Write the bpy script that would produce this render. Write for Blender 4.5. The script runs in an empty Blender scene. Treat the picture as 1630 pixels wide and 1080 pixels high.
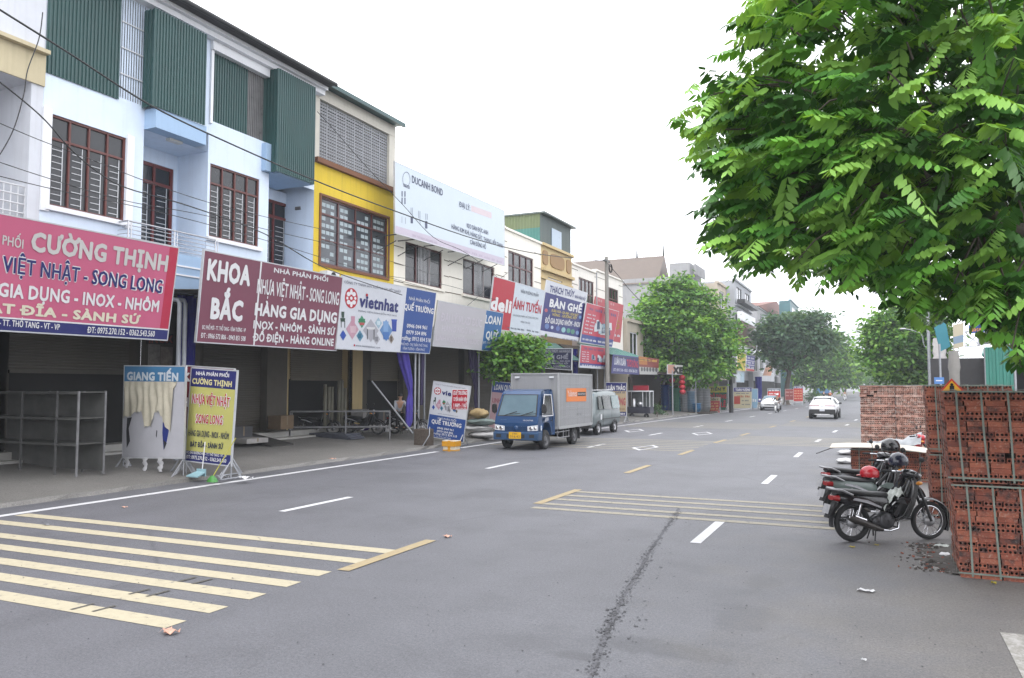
import bpy, math, random
import numpy as np
from mathutils import Vector, Matrix
RN = random.Random(11)
sc = bpy.context.scene
PI = math.pi
# ------------------------------------------------------------------ camera
FPX, CAMH, YAW = 1250.0, 2.3, 0.4353
PIT = math.atan(76 / FPX)
cam = bpy.data.objects.new("camera", bpy.data.cameras.new("camera"))
sc.collection.objects.link(cam)
cam.location = (0, 0, CAMH)
cam.rotation_euler = (PI / 2 + PIT, 0, YAW)
cam.data.sensor_width = 36
cam.data.lens = 36 * FPX / 1630
cam.data.clip_end = 3000
sc.camera = cam
# ------------------------------------------------------------------ world: bright overcast sky
SUN_EL, SUN_ROT = math.radians(58), math.radians(200)
w = bpy.data.worlds.new("World"); sc.world = w; w.use_nodes = True
nt = w.node_tree
bg = nt.nodes["Background"]
sky = nt.nodes.new("ShaderNodeTexSky"); sky.sky_type = "NISHITA"; sky.sun_disc = False
sky.sun_elevation = SUN_EL; sky.sun_rotation = SUN_ROT
sky.air_density = 1.0; sky.dust_density = 4.0; sky.ozone_density = 1.0
hs = nt.nodes.new("ShaderNodeHueSaturation"); hs.inputs["Saturation"].default_value = 0.10
mx = nt.nodes.new("ShaderNodeMix"); mx.data_type = "RGBA"; mx.inputs[0].default_value = 0.62
nt.links.new(sky.outputs[0], hs.inputs["Color"])
nt.links.new(hs.outputs[0], mx.inputs[6])
mx.inputs[7].default_value = (19.2, 19.5, 20.6, 1)      # even cloud cover
nt.links.new(mx.outputs[2], bg.inputs[0])
bg.inputs[1].default_value = 0.13
sun = bpy.data.objects.new("sun", bpy.data.lights.new("sun", "SUN"))
sc.collection.objects.link(sun)
sun.data.energy = 0.9; sun.data.angle = math.radians(28); sun.data.color = (1, .97, .93)
sun.rotation_euler = (math.radians(32), 0, math.radians(20))
sc.view_settings.view_transform = "Standard"; sc.view_settings.look = "None"
sc.view_settings.exposure = 0.55; sc.view_settings.gamma = 1
sc.cycles.use_denoising = True; sc.cycles.denoising_prefilter = 'NONE'
sc.cycles.max_bounces = 7; sc.cycles.diffuse_bounces = 4; sc.cycles.glossy_bounces = 3
sc.cycles.transparent_max_bounces = 8; sc.cycles.volume_bounces = 1
sc.cycles.sample_clamp_indirect = 6

# ------------------------------------------------------------------ pixel -> place
_f = Vector((-math.sin(YAW) * math.cos(PIT), math.cos(YAW) * math.cos(PIT), math.sin(PIT)))
_r = Vector((math.cos(YAW), math.sin(YAW), 0)); _u = _r.cross(_f)
def ray(u, v): return _f + _r * ((u - 815) / FPX) + _u * ((540 - v) / FPX)
O = Vector((0, 0, CAMH))
def at_x(u, v, X): d = ray(u, v); return O + d * (X / d.x)
def at_y(u, v, Y): d = ray(u, v); return O + d * (Y / d.y)
def at_z(u, v, Z=0.0): d = ray(u, v); return O + d * ((Z - CAMH) / d.z)
def at_d(u, v, D): return O + ray(u, v) * D
def proj(p):
    q = Vector(p) - O; D = q.dot(_f)
    return 815 + FPX * q.dot(_r) / D, 540 - FPX * q.dot(_u) / D, D
def bend(y): return 0.04 * max(0, y - 33)               # the street drifts a little to the right

# ------------------------------------------------------------------ materials
def s2l(c): return c / 12.92 if c <= .04045 else ((c + .055) / 1.055) ** 2.4
def hx(h, k=1.0):
    return tuple(s2l(int(h[i:i + 2], 16) / 255) * k for i in (0, 2, 4))
_M = {}
def mat(name, rgb, rough=.6, var=.12, scale=4.0, metal=0.0, bump=0.0, bscale=40.0, spec=.4, streak=0.0, coat=0.0, detail=4):
    if name in _M: return _M[name]
    m = bpy.data.materials.new(name); m.use_nodes = True; n = m.node_tree; L = n.links
    b = n.nodes["Principled BSDF"]
    b.inputs["Roughness"].default_value = rough; b.inputs["Metallic"].default_value = metal
    b.inputs["Specular IOR Level"].default_value = spec; b.inputs["Coat Weight"].default_value = coat
    b.inputs["Base Color"].default_value = (*rgb, 1)
    if var or bump or streak:
        tc = n.nodes.new("ShaderNodeTexCoord")
    if var:
        nz = n.nodes.new("ShaderNodeTexNoise"); nz.inputs["Scale"].default_value = scale; nz.inputs["Detail"].default_value = detail
        nz.inputs["Roughness"].default_value = .65
        L.new(tc.outputs["Object"], nz.inputs["Vector"])
        rp = n.nodes.new("ShaderNodeMapRange"); rp.inputs[1].default_value = .3; rp.inputs[2].default_value = .7
        rp.inputs[3].default_value = 1 - var; rp.inputs[4].default_value = 1 + var * .7
        L.new(nz.outputs[0], rp.inputs[0])
        vm = n.nodes.new("ShaderNodeVectorMath"); vm.operation = "SCALE"; vm.inputs[0].default_value = rgb
        L.new(rp.outputs[0], vm.inputs["Scale"]); out = vm.outputs[0]
        if streak:
            mp = n.nodes.new("ShaderNodeMapping"); mp.inputs["Scale"].default_value = (3.1, 3.1, .22)
            L.new(tc.outputs["Object"], mp.inputs[0])
            n2 = n.nodes.new("ShaderNodeTexNoise"); n2.inputs["Scale"].default_value = 2.2; n2.inputs["Detail"].default_value = 6
            L.new(mp.outputs[0], n2.inputs["Vector"])
            r2 = n.nodes.new("ShaderNodeMapRange"); r2.inputs[1].default_value = .5; r2.inputs[2].default_value = .78
            r2.inputs[3].default_value = 0; r2.inputs[4].default_value = streak
            L.new(n2.outputs[0], r2.inputs[0])
            mm = n.nodes.new("ShaderNodeMix"); mm.data_type = "RGBA"
            L.new(r2.outputs[0], mm.inputs[0]); L.new(out, mm.inputs[6])
            mm.inputs[7].default_value = (rgb[0] * .3 + .02, rgb[1] * .29 + .02, rgb[2] * .26 + .015, 1)
            out = mm.outputs[2]
        L.new(out, b.inputs["Base Color"])
        rr = n.nodes.new("ShaderNodeMapRange"); rr.inputs[3].default_value = max(.05, rough - .1); rr.inputs[4].default_value = min(1, rough + .12)
        L.new(nz.outputs[0], rr.inputs[0]); L.new(rr.outputs[0], b.inputs["Roughness"])
    if bump:
        nb = n.nodes.new("ShaderNodeTexNoise"); nb.inputs["Scale"].default_value = bscale; nb.inputs["Detail"].default_value = 5
        L.new(tc.outputs["Object"], nb.inputs["Vector"])
        bp = n.nodes.new("ShaderNodeBump"); bp.inputs["Strength"].default_value = bump; bp.inputs["Distance"].default_value = .02
        L.new(nb.outputs[0], bp.inputs["Height"]); L.new(bp.outputs[0], b.inputs["Normal"])
    _M[name] = m
    return m
def col(h, k=.62, rough=.5, **kw):                       # a plain painted / printed colour by its hex
    return mat("paint_%s_%d_%d" % (h, k * 100, rough * 100), hx(h, k), rough, kw.pop("var", .05), **kw)
def glass_mat(name, rgb, rough=.08):
    if name in _M: return _M[name]
    m = mat(name, rgb, rough, var=.15, scale=1.2, spec=.5); return m
def emis(name, rgb, st):
    if name in _M: return _M[name]
    m = mat(name, rgb, .5, var=0); b = m.node_tree.nodes["Principled BSDF"]
    b.inputs["Emission Color"].default_value = (*rgb, 1); b.inputs["Emission Strength"].default_value = st
    return m

# ------------------------------------------------------------------ objects
C = sc.collection
BASE = {}
def tag(o, label=None, cat=None, group=None, kind=None):
    if label: o["label"] = label
    if cat: o["category"] = cat
    if group: o["group"] = group
    if kind: o["kind"] = kind
    return o
def thing(name, label, cat, loc=(0, 0, 0), rz=0, group=None):
    o = bpy.data.objects.new(name, None); C.objects.link(o)
    o.location = loc; o.rotation_euler = (0, 0, rz); o.empty_display_size = .2
    BASE[o.name] = Vector(loc) if rz == 0 else Vector((0, 0, 0))
    return tag(o, label, cat, group)
def copy_tree(o, par=None):
    c = o.copy(); C.objects.link(c); c.parent = par
    BASE[c.name] = BASE.get(o.name, Vector((0, 0, 0)))
    for ch in list(o.children): copy_tree(ch, c)
    return c

class MB:
    def __init__(s): s.v = []; s.f = []; s.m = []; s.s = []
    def add(s, vs, fs, m=0, sm=False):
        o = len(s.v); s.v.extend((p[0], p[1], p[2]) for p in vs)
        for f in fs: s.f.append([i + o for i in f]); s.m.append(m); s.s.append(sm)
        return s
    def box(s, a, b, m=0):
        x0, x1 = sorted((a[0], b[0])); y0, y1 = sorted((a[1], b[1])); z0, z1 = sorted((a[2], b[2]))
        v = [(x0, y0, z0), (x1, y0, z0), (x1, y1, z0), (x0, y1, z0), (x0, y0, z1), (x1, y0, z1), (x1, y1, z1), (x0, y1, z1)]
        return s.add(v, [(0, 3, 2, 1), (4, 5, 6, 7), (0, 1, 5, 4), (1, 2, 6, 5), (2, 3, 7, 6), (3, 0, 4, 7)], m)
    def obox(s, c, e1, e2, e3, m=0):                     # half-edge vectors
        c, a, b, d = Vector(c), Vector(e1), Vector(e2), Vector(e3)
        v = [c - a - b - d, c + a - b - d, c + a + b - d, c - a + b - d, c - a - b + d, c + a - b + d, c + a + b + d, c - a + b + d]
        return s.add(v, [(0, 3, 2, 1), (4, 5, 6, 7), (0, 1, 5, 4), (1, 2, 6, 5), (2, 3, 7, 6), (3, 0, 4, 7)], m)
    def quad(s, a, b, c, d, m=0): return s.add([a, b, c, d], [(0, 1, 2, 3)], m)
    def prism(s, poly, vec, m=0, sm=False):
        n = len(poly); vec = Vector(vec)
        p = [Vector(q) for q in poly]; q = [a + vec for a in p]
        s.add(p + q, [tuple(range(n - 1, -1, -1)), tuple(range(n, 2 * n))], m)
        s.add(p + q, [(i, (i + 1) % n, n + (i + 1) % n, n + i) for i in range(n)], m, sm)
        return s
    def tube(s, pts, r, n=6, m=0, caps=True):
        pts = [Vector(p) for p in pts]; k = len(pts)
        rs = list(r) if hasattr(r, "__len__") else [r] * k
        vs = []; prev = None
        for i, p in enumerate(pts):
            t = (pts[min(i + 1, k - 1)] - pts[max(i - 1, 0)]).normalized()
            if prev is None:
                a = Vector((0, 0, 1)) if abs(t.z) < .9 else Vector((1, 0, 0)); x = t.cross(a).normalized()
            else:
                x = (prev - t * prev.dot(t)).normalized()
            prev = x; y = t.cross(x)
            for j in range(n):
                an = 2 * PI * j / n; vs.append(p + (x * math.cos(an) + y * math.sin(an)) * rs[i])
        fs = [(i * n + j, i * n + (j + 1) % n, (i + 1) * n + (j + 1) % n, (i + 1) * n + j) for i in range(k - 1) for j in range(n)]
        s.add(vs, fs, m, n > 5)
        if caps: s.add(vs[:n], [tuple(range(n - 1, -1, -1))], m); s.add(vs[-n:], [tuple(range(n))], m)
        return s
    def lathe(s, c, ax, prof, n=20, m=0):                # prof: (radius, offset along ax)
        c = Vector(c); ax = Vector(ax).normalized()
        a = Vector((0, 0, 1)) if abs(ax.z) < .9 else Vector((1, 0, 0)); x = ax.cross(a).normalized(); y = ax.cross(x)
        vs = [c + ax * h + (x * math.cos(2 * PI * j / n) + y * math.sin(2 * PI * j / n)) * r for r, h in prof for j in range(n)]
        fs = [(i * n + j, i * n + (j + 1) % n, (i + 1) * n + (j + 1) % n, (i + 1) * n + j) for i in range(len(prof) - 1) for j in range(n)]
        return s.add(vs, fs, m, True)
    def ball(s, c, r, n=12, m=0, z0=-1, z1=1):
        rx, ry, rz = r if hasattr(r, "__len__") else (r, r, r)
        k = max(4, n // 2); vs = []
        for i in range(k + 1):
            t = z0 + (z1 - z0) * i / k; a = math.asin(max(-1, min(1, t))) if (z0, z1) != (-1, 1) else -PI / 2 + PI * i / k
            for j in range(n):
                p = 2 * PI * j / n; vs.append((c[0] + rx * math.cos(a) * math.cos(p), c[1] + ry * math.cos(a) * math.sin(p), c[2] + rz * math.sin(a)))
        fs = [(i * n + j, i * n + (j + 1) % n, (i + 1) * n + (j + 1) % n, (i + 1) * n + j) for i in range(k) for j in range(n)]
        return s.add(vs, fs, m, True)
    def ribbed(s, o, al, up, nr, pitch=.15, depth=.03, m=0, duty=.35):   # corrugated sheet: ribs run along `up`, repeat along `al`
        o, al, up, nr = Vector(o), Vector(al), Vector(up), Vector(nr).normalized()
        L = al.length; a = al / L; n = max(1, int(L / pitch)); p = L / n; prof = []
        for i in range(n):
            prof += [(i * p, 0), (i * p + p * (1 - duty - .2), 0), (i * p + p * (1 - duty - .1), depth), (i * p + p * .93, depth)]
        prof.append((L, 0)); vs = []
        for t, h in prof: vs += [o + a * t + nr * h, o + a * t + nr * h + up]
        return s.add(vs, [(2 * i, 2 * i + 2, 2 * i + 3, 2 * i + 1) for i in range(len(prof) - 1)], m)
    def loft(s, rings, m=0, sm=True, caps=True, close=True):
        n = len(rings[0]); vs = [p for r in rings for p in r]; e = n if close else n - 1
        s.add(vs, [(i * n + j, i * n + (j + 1) % n, (i + 1) * n + (j + 1) % n, (i + 1) * n + j) for i in range(len(rings) - 1) for j in range(e)], m, sm)
        if caps: s.add(rings[0], [tuple(range(n - 1, -1, -1))], m); s.add(rings[-1], [tuple(range(n))], m)
        return s
    def build(s, name, mats, par=None, world=True, bevel=0, sub=0, kind=None, uvbase=None):
        if not hasattr(mats, "__len__"): mats = [mats]
        if par is None:
            xs = np.array(s.v); b = Vector(((xs[:, 0].min() + xs[:, 0].max()) / 2, (xs[:, 1].min() + xs[:, 1].max()) / 2, xs[:, 2].min()))
        else:
            b = BASE.get(par.name, Vector((0, 0, 0))) if world else Vector((0, 0, 0))
        me = bpy.data.meshes.new(name)
        me.from_pydata([(p[0] - b.x, p[1] - b.y, p[2] - b.z) for p in s.v], [], s.f)
        for m in mats: me.materials.append(m)
        me.polygons.foreach_set("material_index", s.m); me.polygons.foreach_set("use_smooth", s.s); me.update()
        o = bpy.data.objects.new(name, me); C.objects.link(o)
        if par is None: o.location = b
        else: o.parent = par
        BASE[o.name] = b
        if bevel:
            md = o.modifiers.new("Bevel", "BEVEL"); md.width = bevel; md.segments = 2; md.limit_method = "ANGLE"; md.angle_limit = .6
        if sub:
            md = o.modifiers.new("Sub", "SUBSURF"); md.levels = md.render_levels = sub
        if kind: o["kind"] = kind
        return o

# ------------------------------------------------------------------ lettering
_T = {}; _G = {}
import unicodedata as _ud
def glyph(ch):
    """Outline faces of one letter; bars and horns of the Vietnamese alphabet are added to the plain letter."""
    if ch in _G: return _G[ch]
    base = ch; extra = []
    d = _ud.normalize("NFD", ch)
    if "\u031b" in d: base = _ud.normalize("NFC", d.replace("\u031b", ""))
    if ch in "Đđ": base = "D" if ch == "Đ" else "d"
    def raw(s):
        cu = bpy.data.curves.new("t", "FONT"); cu.body = s; cu.resolution_u = 2; cu.fill_mode = "FRONT"
        ob = bpy.data.objects.new("t", cu); me = bpy.data.meshes.new_from_object(ob)
        v = np.array([p.co[:2] for p in me.vertices]) if len(me.vertices) else np.zeros((0, 2))
        f = [tuple(p.vertices) for p in me.polygons]
        bpy.data.objects.remove(ob); bpy.data.curves.remove(cu); bpy.data.meshes.remove(me); return v, f
    v, f = raw(base); vh = raw("H" + base + "H")[0]; hh = raw("HH")[0]
    adv = (vh[:, 0].max() - hh[:, 0].max()) if len(vh) else .3
    if base == " ": adv = .26
    v = [tuple(p) for p in v]; f = list(f)
    def poly(pts): f.append(tuple(range(len(v), len(v) + len(pts)))); v.extend(pts)
    if ch == "Đ": poly([(-.03, .30), (.36, .30), (.36, .39), (-.03, .39)])
    if ch == "đ": poly([(.3, .55), (.66, .55), (.66, .63), (.3, .63)])
    if "\u031b" in d:
        x = max(p[0] for p in v); z = .66 if d[0].isupper() else .5
        poly([(x - .1, z - .06), (x + .01, z - .08), (x + .09, z + .0), (x + .11, z + .1), (x + .02, z + .1), (x + .01, z + .02), (x - .07, z + .0)])
    _G[ch] = (np.array(v).reshape(-1, 2), f, adv); return _G[ch]
def text_mesh(s, bold):
    k = (s, bold)
    if k in _T: return _T[k]
    V = []; F = []; x = 0; n = 0
    for ch in s:
        v, f, adv = glyph(ch)
        if len(v): V.append(v + [x, 0]); F += [tuple(i + n for i in q) for q in f]; n += len(v)
        x += adv + bold * .9
    V = np.concatenate(V) if V else np.zeros((0, 2)); _T[k] = (V, F); return _T[k]
def fat(b): return [(0, 0)] if b <= .012 else ([(-b, -b * .6), (b, b * .6), (-b, b * .6), (b, -b * .6)] if b < .03 else [(0, 0)] + [(b * math.cos(a), b * math.sin(a)) for a in np.arange(8) * PI / 4 + .39])
CAP = text_mesh("H", 0)[0][:, 1].max()
def homog(px):
    A = []; b = []
    for (u, v), (x, y) in zip(px, [(0, 0), (1, 0), (1, 1), (0, 1)]):
        A += [[u, v, 1, 0, 0, 0, -u * x, -v * x], [0, 0, 0, u, v, 1, -u * y, -v * y]]; b += [x, y]
    h = np.linalg.solve(np.array(A, float), np.array(b, float))
    def f(u, v):
        d = h[6] * u + h[7] * v + 1
        return (h[0] * u + h[1] * v + h[2]) / d, (h[3] * u + h[4] * v + h[5]) / d
    return f
class Sheet:
    """A flat printed board: four corners in space, artwork placed on it as thin cut-vinyl layers."""
    def __init__(s, px, P3): s.h = homog(px); s.P = [Vector(p) for p in P3]; s.n = (s.P[1] - s.P[0]).cross(s.P[0] - s.P[3]).normalized(); s.mats = []; s.art = MB(); s.let = MB()
    def at(s, x, y, off=0):
        a, b, c, d = s.P
        return (a * (1 - x) + b * x) * (1 - y) + (d * (1 - x) + c * x) * y + s.n * off
    def mi(s, m):
        if m not in s.mats: s.mats.append(m)
        return s.mats.index(m)
    def rect(s, m, x0, y0, x1, y1, lay=1):
        s.art.quad(s.at(x0, y1, .003 * lay), s.at(x1, y1, .003 * lay), s.at(x1, y0, .003 * lay), s.at(x0, y0, .003 * lay), s.mi(m))
    def poly(s, m, pts, lay=2):
        s.art.add([s.at(*s.h(*p), .003 * lay) for p in reversed(pts)], [tuple(range(len(pts)))], s.mi(m))
    def ring(s, m, c, r, inner=0, lay=2, n=28):
        o = [(c[0] + r[0] * math.cos(2 * PI * i / n), c[1] - r[1] * math.sin(2 * PI * i / n)) for i in range(n)]
        if not inner: return s.poly(m, o[::-1], lay)
        q = [(c[0] + (p[0] - c[0]) * inner, c[1] + (p[1] - c[1]) * inner) for p in o]
        s.art.add([s.at(*s.h(*p), .003 * lay) for p in o + q], [(i, (i + 1) % n, n + (i + 1) % n, n + i) for i in range(n)], s.mi(m))
    def text(s, t, m, L, R, cap, bold=.02, lay=4):
        v, f = text_mesh(t, bold)
        if not len(v): return
        xa, ya = s.h(*L); xb, yb = s.h(*R)
        mu, mv = (L[0] + R[0]) / 2, (L[1] + R[1]) / 2
        cy = s.h(mu, mv)[1] - s.h(mu, mv - cap)[1]
        x0, x1 = v[:, 0].min(), v[:, 0].max(); k = s.mi(m); ex = (xb - xa) / (x1 - x0)
        for i, (dx, dy) in enumerate(fat(bold)):
            t_ = (v[:, 0] - x0) / (x1 - x0); X = xa + (xb - xa) * t_ + dx * ex; Y = ya + (yb - ya) * t_ - (v[:, 1] + dy) / CAP * cy
            s.let.add([s.at(a, b, .003 * lay + .0002 * i) for a, b in zip(X, Y)], f, k)
    def text2(s, t, m, mo, L, R, cap, bold=.025, out=.06):
        s.text(t, mo, (L[0] - cap * .06, L[1]), (R[0] + cap * .06, R[1]), cap, out, 3); s.text(t, m, L, R, cap, bold, 4)
    def board(s, m, root, thick=.05, name="board", frame=None, fw=.03):
        b = MB(); f = [s.at(0, 1), s.at(1, 1), s.at(1, 0), s.at(0, 0)]; k = [p - s.n * thick for p in f]
        b.add(f + k, [(0, 1, 2, 3), (7, 6, 5, 4), (0, 4, 5, 1), (1, 5, 6, 2), (2, 6, 7, 3), (3, 7, 4, 0)])
        b.build(name, m, root)
        if frame:
            g = MB(); e = s.n * (thick * .5 + .006)
            for i in range(4):
                a, c = f[i], f[(i + 1) % 4]; d = (c - a).normalized(); q = s.n.cross(d)
                g.obox((a + c) / 2 - s.n * thick * .5 - q * fw * .5, (c - a) * .5 + d * fw, q * fw * .5, e)
            g.build("frame", frame, root)
        if s.art.v: s.art.build("printed_panel", s.mats, root)
        if s.let.v: s.let.build("lettering", s.mats, root)
def sign(name, label, px, Xt, Xb=None, m=None, group=None, plane="x", thick=.06, frame=None):
    """Board hung along the street (plane x) or across it (plane y); corners by picture position at that distance."""
    Xb = Xt if Xb is None else Xb; at = at_x if plane == "x" else at_y
    P = [at(*px[0], Xt), at(*px[1], Xt), at(*px[2], Xb), at(*px[3], Xb)]
    zt = (P[0].z + P[1].z) / 2; zb = (P[2].z + P[3].z) / 2
    if plane == "x":
        for p, z in zip(P, (zt, zt, zb, zb)): p.z = .35 * p.z + .65 * z
    root = thing(name, label, "sign", ((P[2] + P[3]) / 2)[:], group=group)
    sh = Sheet(px, P); sh.root = root; sh.m = m; sh.thick = thick; sh.frame = frame
    sh.done = lambda: sh.board(m, root, thick, frame=frame)
    return sh
# ================================================================== GROUND, ROAD, PAVEMENT
def ground_mat(name, base, tan, dust0, dust1, road=False):
    m = bpy.data.materials.new(name); m.use_nodes = True; n = m.node_tree; L = n.links; b = n.nodes["Principled BSDF"]
    g = n.nodes.new("ShaderNodeNewGeometry"); P = g.outputs["Position"]
    def noise(sc_, det=5, rough=.6, src=P):
        z = n.nodes.new("ShaderNodeTexNoise"); z.inputs["Scale"].default_value = sc_; z.inputs["Detail"].default_value = det; z.inputs["Roughness"].default_value = rough
        L.new(src, z.inputs["Vector"]); return z.outputs[0]
    def rng(src, a, b_, c, d):
        r = n.nodes.new("ShaderNodeMapRange"); r.inputs[1].default_value = a; r.inputs[2].default_value = b_; r.inputs[3].default_value = c; r.inputs[4].default_value = d
        L.new(src, r.inputs[0]); return r.outputs[0]
    def math_(op, a, c):
        q = n.nodes.new("ShaderNodeMath"); q.operation = op
        for i, x in enumerate((a, c)):
            if isinstance(x, (int, float)): q.inputs[i].default_value = x
            else: L.new(x, q.inputs[i])
        return q.outputs[0]
    def mix(f, a, c):
        q = n.nodes.new("ShaderNodeMix"); q.data_type = "RGBA"; L.new(f, q.inputs[0])
        for i, x in ((6, a), (7, c)):
            if isinstance(x, tuple): q.inputs[i].default_value = (*x, 1)
            else: L.new(x, q.inputs[i])
        return q.outputs[2]
    fine = rng(noise(60, 3, .7), .28, .72, .58, 1.4); grain = rng(noise(28, 4, .75), .3, .7, .72, 1.28); big = rng(noise(.5, 7, .7), .3, .7, .84, 1.16)
    k = math_("MULTIPLY", math_("MULTIPLY", fine, grain), big)
    vm = n.nodes.new("ShaderNodeVectorMath"); vm.operation = "SCALE"; vm.inputs[0].default_value = base; L.new(k, vm.inputs["Scale"]); c = vm.outputs[0]
    if road:
        mp = n.nodes.new("ShaderNodeMapping"); mp.inputs["Scale"].default_value = (1.1, .05, 1); L.new(P, mp.inputs[0])   # long wheel tracks
        tr = noise(1.0, 4, .5, mp.outputs[0]); c = mix(rng(tr, .45, .75, 0, .22), c, tuple(x * 1.35 for x in base))
        st = math_("MULTIPLY", rng(noise(.55, 6, .7), .52, .64, 0, 1), .4); c = mix(st, c, tuple(x * .62 for x in base))
        for (px, py, ra, rb, k_) in STAINS:                # damp and oily patches, each with its own ragged outline
            ms = n.nodes.new("ShaderNodeMapping"); ms.vector_type = "TEXTURE"; ms.inputs["Location"].default_value = (px, py, 0); ms.inputs["Scale"].default_value = (ra, rb, 1); L.new(P, ms.inputs[0])
            ln = n.nodes.new("ShaderNodeVectorMath"); ln.operation = "LENGTH"; L.new(ms.outputs[0], ln.inputs[0])
            q_ = math_("ADD", ln.outputs["Value"], rng(noise(1.7, 6, .7), .3, .7, -.55, .55)); c = mix(rng(q_, .55, 1.0, k_, 0), c, tuple(x * .5 for x in base))
        mq = n.nodes.new("ShaderNodeMapping"); mq.inputs["Scale"].default_value = (1, .45, 1); L.new(P, mq.inputs[0])
        vo = n.nodes.new("ShaderNodeTexVoronoi"); vo.feature = "DISTANCE_TO_EDGE"; vo.inputs["Scale"].default_value = .16; L.new(mq.outputs[0], vo.inputs["Vector"])
        cr = math_("MULTIPLY", rng(vo.outputs[0], .0, .004, 1, 0), rng(noise(.25, 3), .45, .6, 0, .5)); c = mix(cr, c, tuple(x * .4 for x in base))
    sx = n.nodes.new("ShaderNodeSeparateXYZ"); L.new(P, sx.inputs[0])
    xx = math_("ADD", sx.outputs[0], rng(noise(.8, 5, .65), .3, .7, -1.3, 1.3))
    d = rng(xx, dust0, dust1, 0, 1)
    tn = n.nodes.new("ShaderNodeVectorMath"); tn.operation = "SCALE"; tn.inputs[0].default_value = tan; L.new(k, tn.inputs["Scale"])
    c = mix(math_("MULTIPLY", d, .85), c, tn.outputs[0])
    sp = rng(noise(3.2, 6, .75), .60, .72, 0, .45); c = mix(math_("MULTIPLY", sp, rng(xx, dust0 - 1, dust1, .15, 1)), c, (.055, .05, .045))
    L.new(c, b.inputs["Base Color"]); b.inputs["Roughness"].default_value = .62; b.inputs["Specular IOR Level"].default_value = .5
    bp = n.nodes.new("ShaderNodeBump"); bp.inputs["Strength"].default_value = .35; bp.inputs["Distance"].default_value = .01
    L.new(noise(170, 3, .7), bp.inputs["Height"]); L.new(bp.outputs[0], b.inputs["Normal"])
    return m
_s = lambda u, v, a, b_, k: (at_z(u, v, 0).x, at_z(u, v, 0).y, a, b_, k)
STAINS = [_s(1050, 1035, .75, .28, .5), _s(1190, 985, .4, .55, .42), _s(1215, 925, .25, .5, .35), _s(1295, 812, .3, .2, .7), _s(930, 1045, .3, .12, .5), _s(620, 745, 1.2, .9, .25), _s(1450, 960, .5, .4, .3), _s(1345, 765, .6, .5, .35)]
ASPH = (.094, .095, .105); TAN = (.127, .119, .111)
M_road = ground_mat("asphalt", ASPH, TAN, -1.8, 1.2, True)
M_ground = ground_mat("packed_dirt", TAN, (.12, .108, .092), 2, 9)
M_pave = ground_mat("old_concrete", (.142, .136, .127), (.142, .136, .127), 50, 60)
ys = [-25, -10, 0] + list(range(4, 60, 2)) + list(range(60, 420, 10))
def strip(name, prof, m, kind="structure", y0=-25, y1=420):        # prof: (x, z) across the street
    b = MB(); yy = [y for y in ys if y0 <= y <= y1]
    vs = [(x + bend(y), y, z) for y in yy for x, z in prof]; k = len(prof)
    b.add(vs, [(i * k + j, i * k + j + 1, (i + 1) * k + j + 1, (i + 1) * k + j) for i in range(len(yy) - 1) for j in range(k - 1)])
    return b.build(name, m, kind=kind)
g = MB(); g.add([(-700, -60, -.03), (700, -60, -.03), (700, 1300, -.03), (-700, 1300, -.03)], [(0, 1, 2, 3)]); g.build("ground", M_ground, kind="structure")
strip("road", [(-15.2, 0), (-11, .0), (-6, .0), (-2, .0), (2.6, .0)], M_road)
b = MB(); yy = [-25 + .5 * i for i in range(230)] + list(range(92, 420, 8))
prof = lambda y: [(-15.15 + RN.uniform(-.05, .05), -.02), (-15.2 + RN.uniform(-.05, .04), .085 + RN.uniform(-.012, .012)), (-16.5, .15), (-18.2, .28), (-21.2, .44)]
vs = [(x + bend(y), y, z) for y in yy for x, z in prof(y)]
b.add(vs, [(i * 5 + j, (i + 1) * 5 + j, (i + 1) * 5 + j + 1, i * 5 + j + 1) for i in range(len(yy) - 1) for j in range(4)])
b.build("pavement", M_pave, kind="structure")
def worn(name, rgb, wear, base=ASPH):
    m = mat(name, rgb, .75, var=.1, scale=9); n = m.node_tree; L = n.links; b_ = n.nodes["Principled BSDF"]
    src = b_.inputs["Base Color"].links[0].from_socket
    g_ = n.nodes.new("ShaderNodeNewGeometry"); z = n.nodes.new("ShaderNodeTexNoise"); z.inputs["Scale"].default_value = 9; z.inputs["Detail"].default_value = 8; z.inputs["Roughness"].default_value = .75
    L.new(g_.outputs["Position"], z.inputs["Vector"])
    r = n.nodes.new("ShaderNodeMapRange"); r.inputs[1].default_value = wear; r.inputs[2].default_value = wear + .12; r.inputs[3].default_value = 0; r.inputs[4].default_value = .9; L.new(z.outputs[0], r.inputs[0])
    q = n.nodes.new("ShaderNodeMix"); q.data_type = "RGBA"; L.new(r.outputs[0], q.inputs[0]); L.new(src, q.inputs[6]); q.inputs[7].default_value = (*base, 1); L.new(q.outputs[2], b_.inputs["Base Color"])
    return m
M_wl = worn("white_road_paint", (.48, .48, .49), .60); M_yl = worn("yellow_road_paint", (.37, .33, .235), .57); M_yf = worn("faded_yellow_road_paint", (.25, .23, .18), .53); M_yo = worn("ochre_road_paint", (.30, .24, .14), .58)
M_wf = worn("scuffed_white_road_paint", (.33, .32, .305), .43, (.2, .19, .17))
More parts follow.
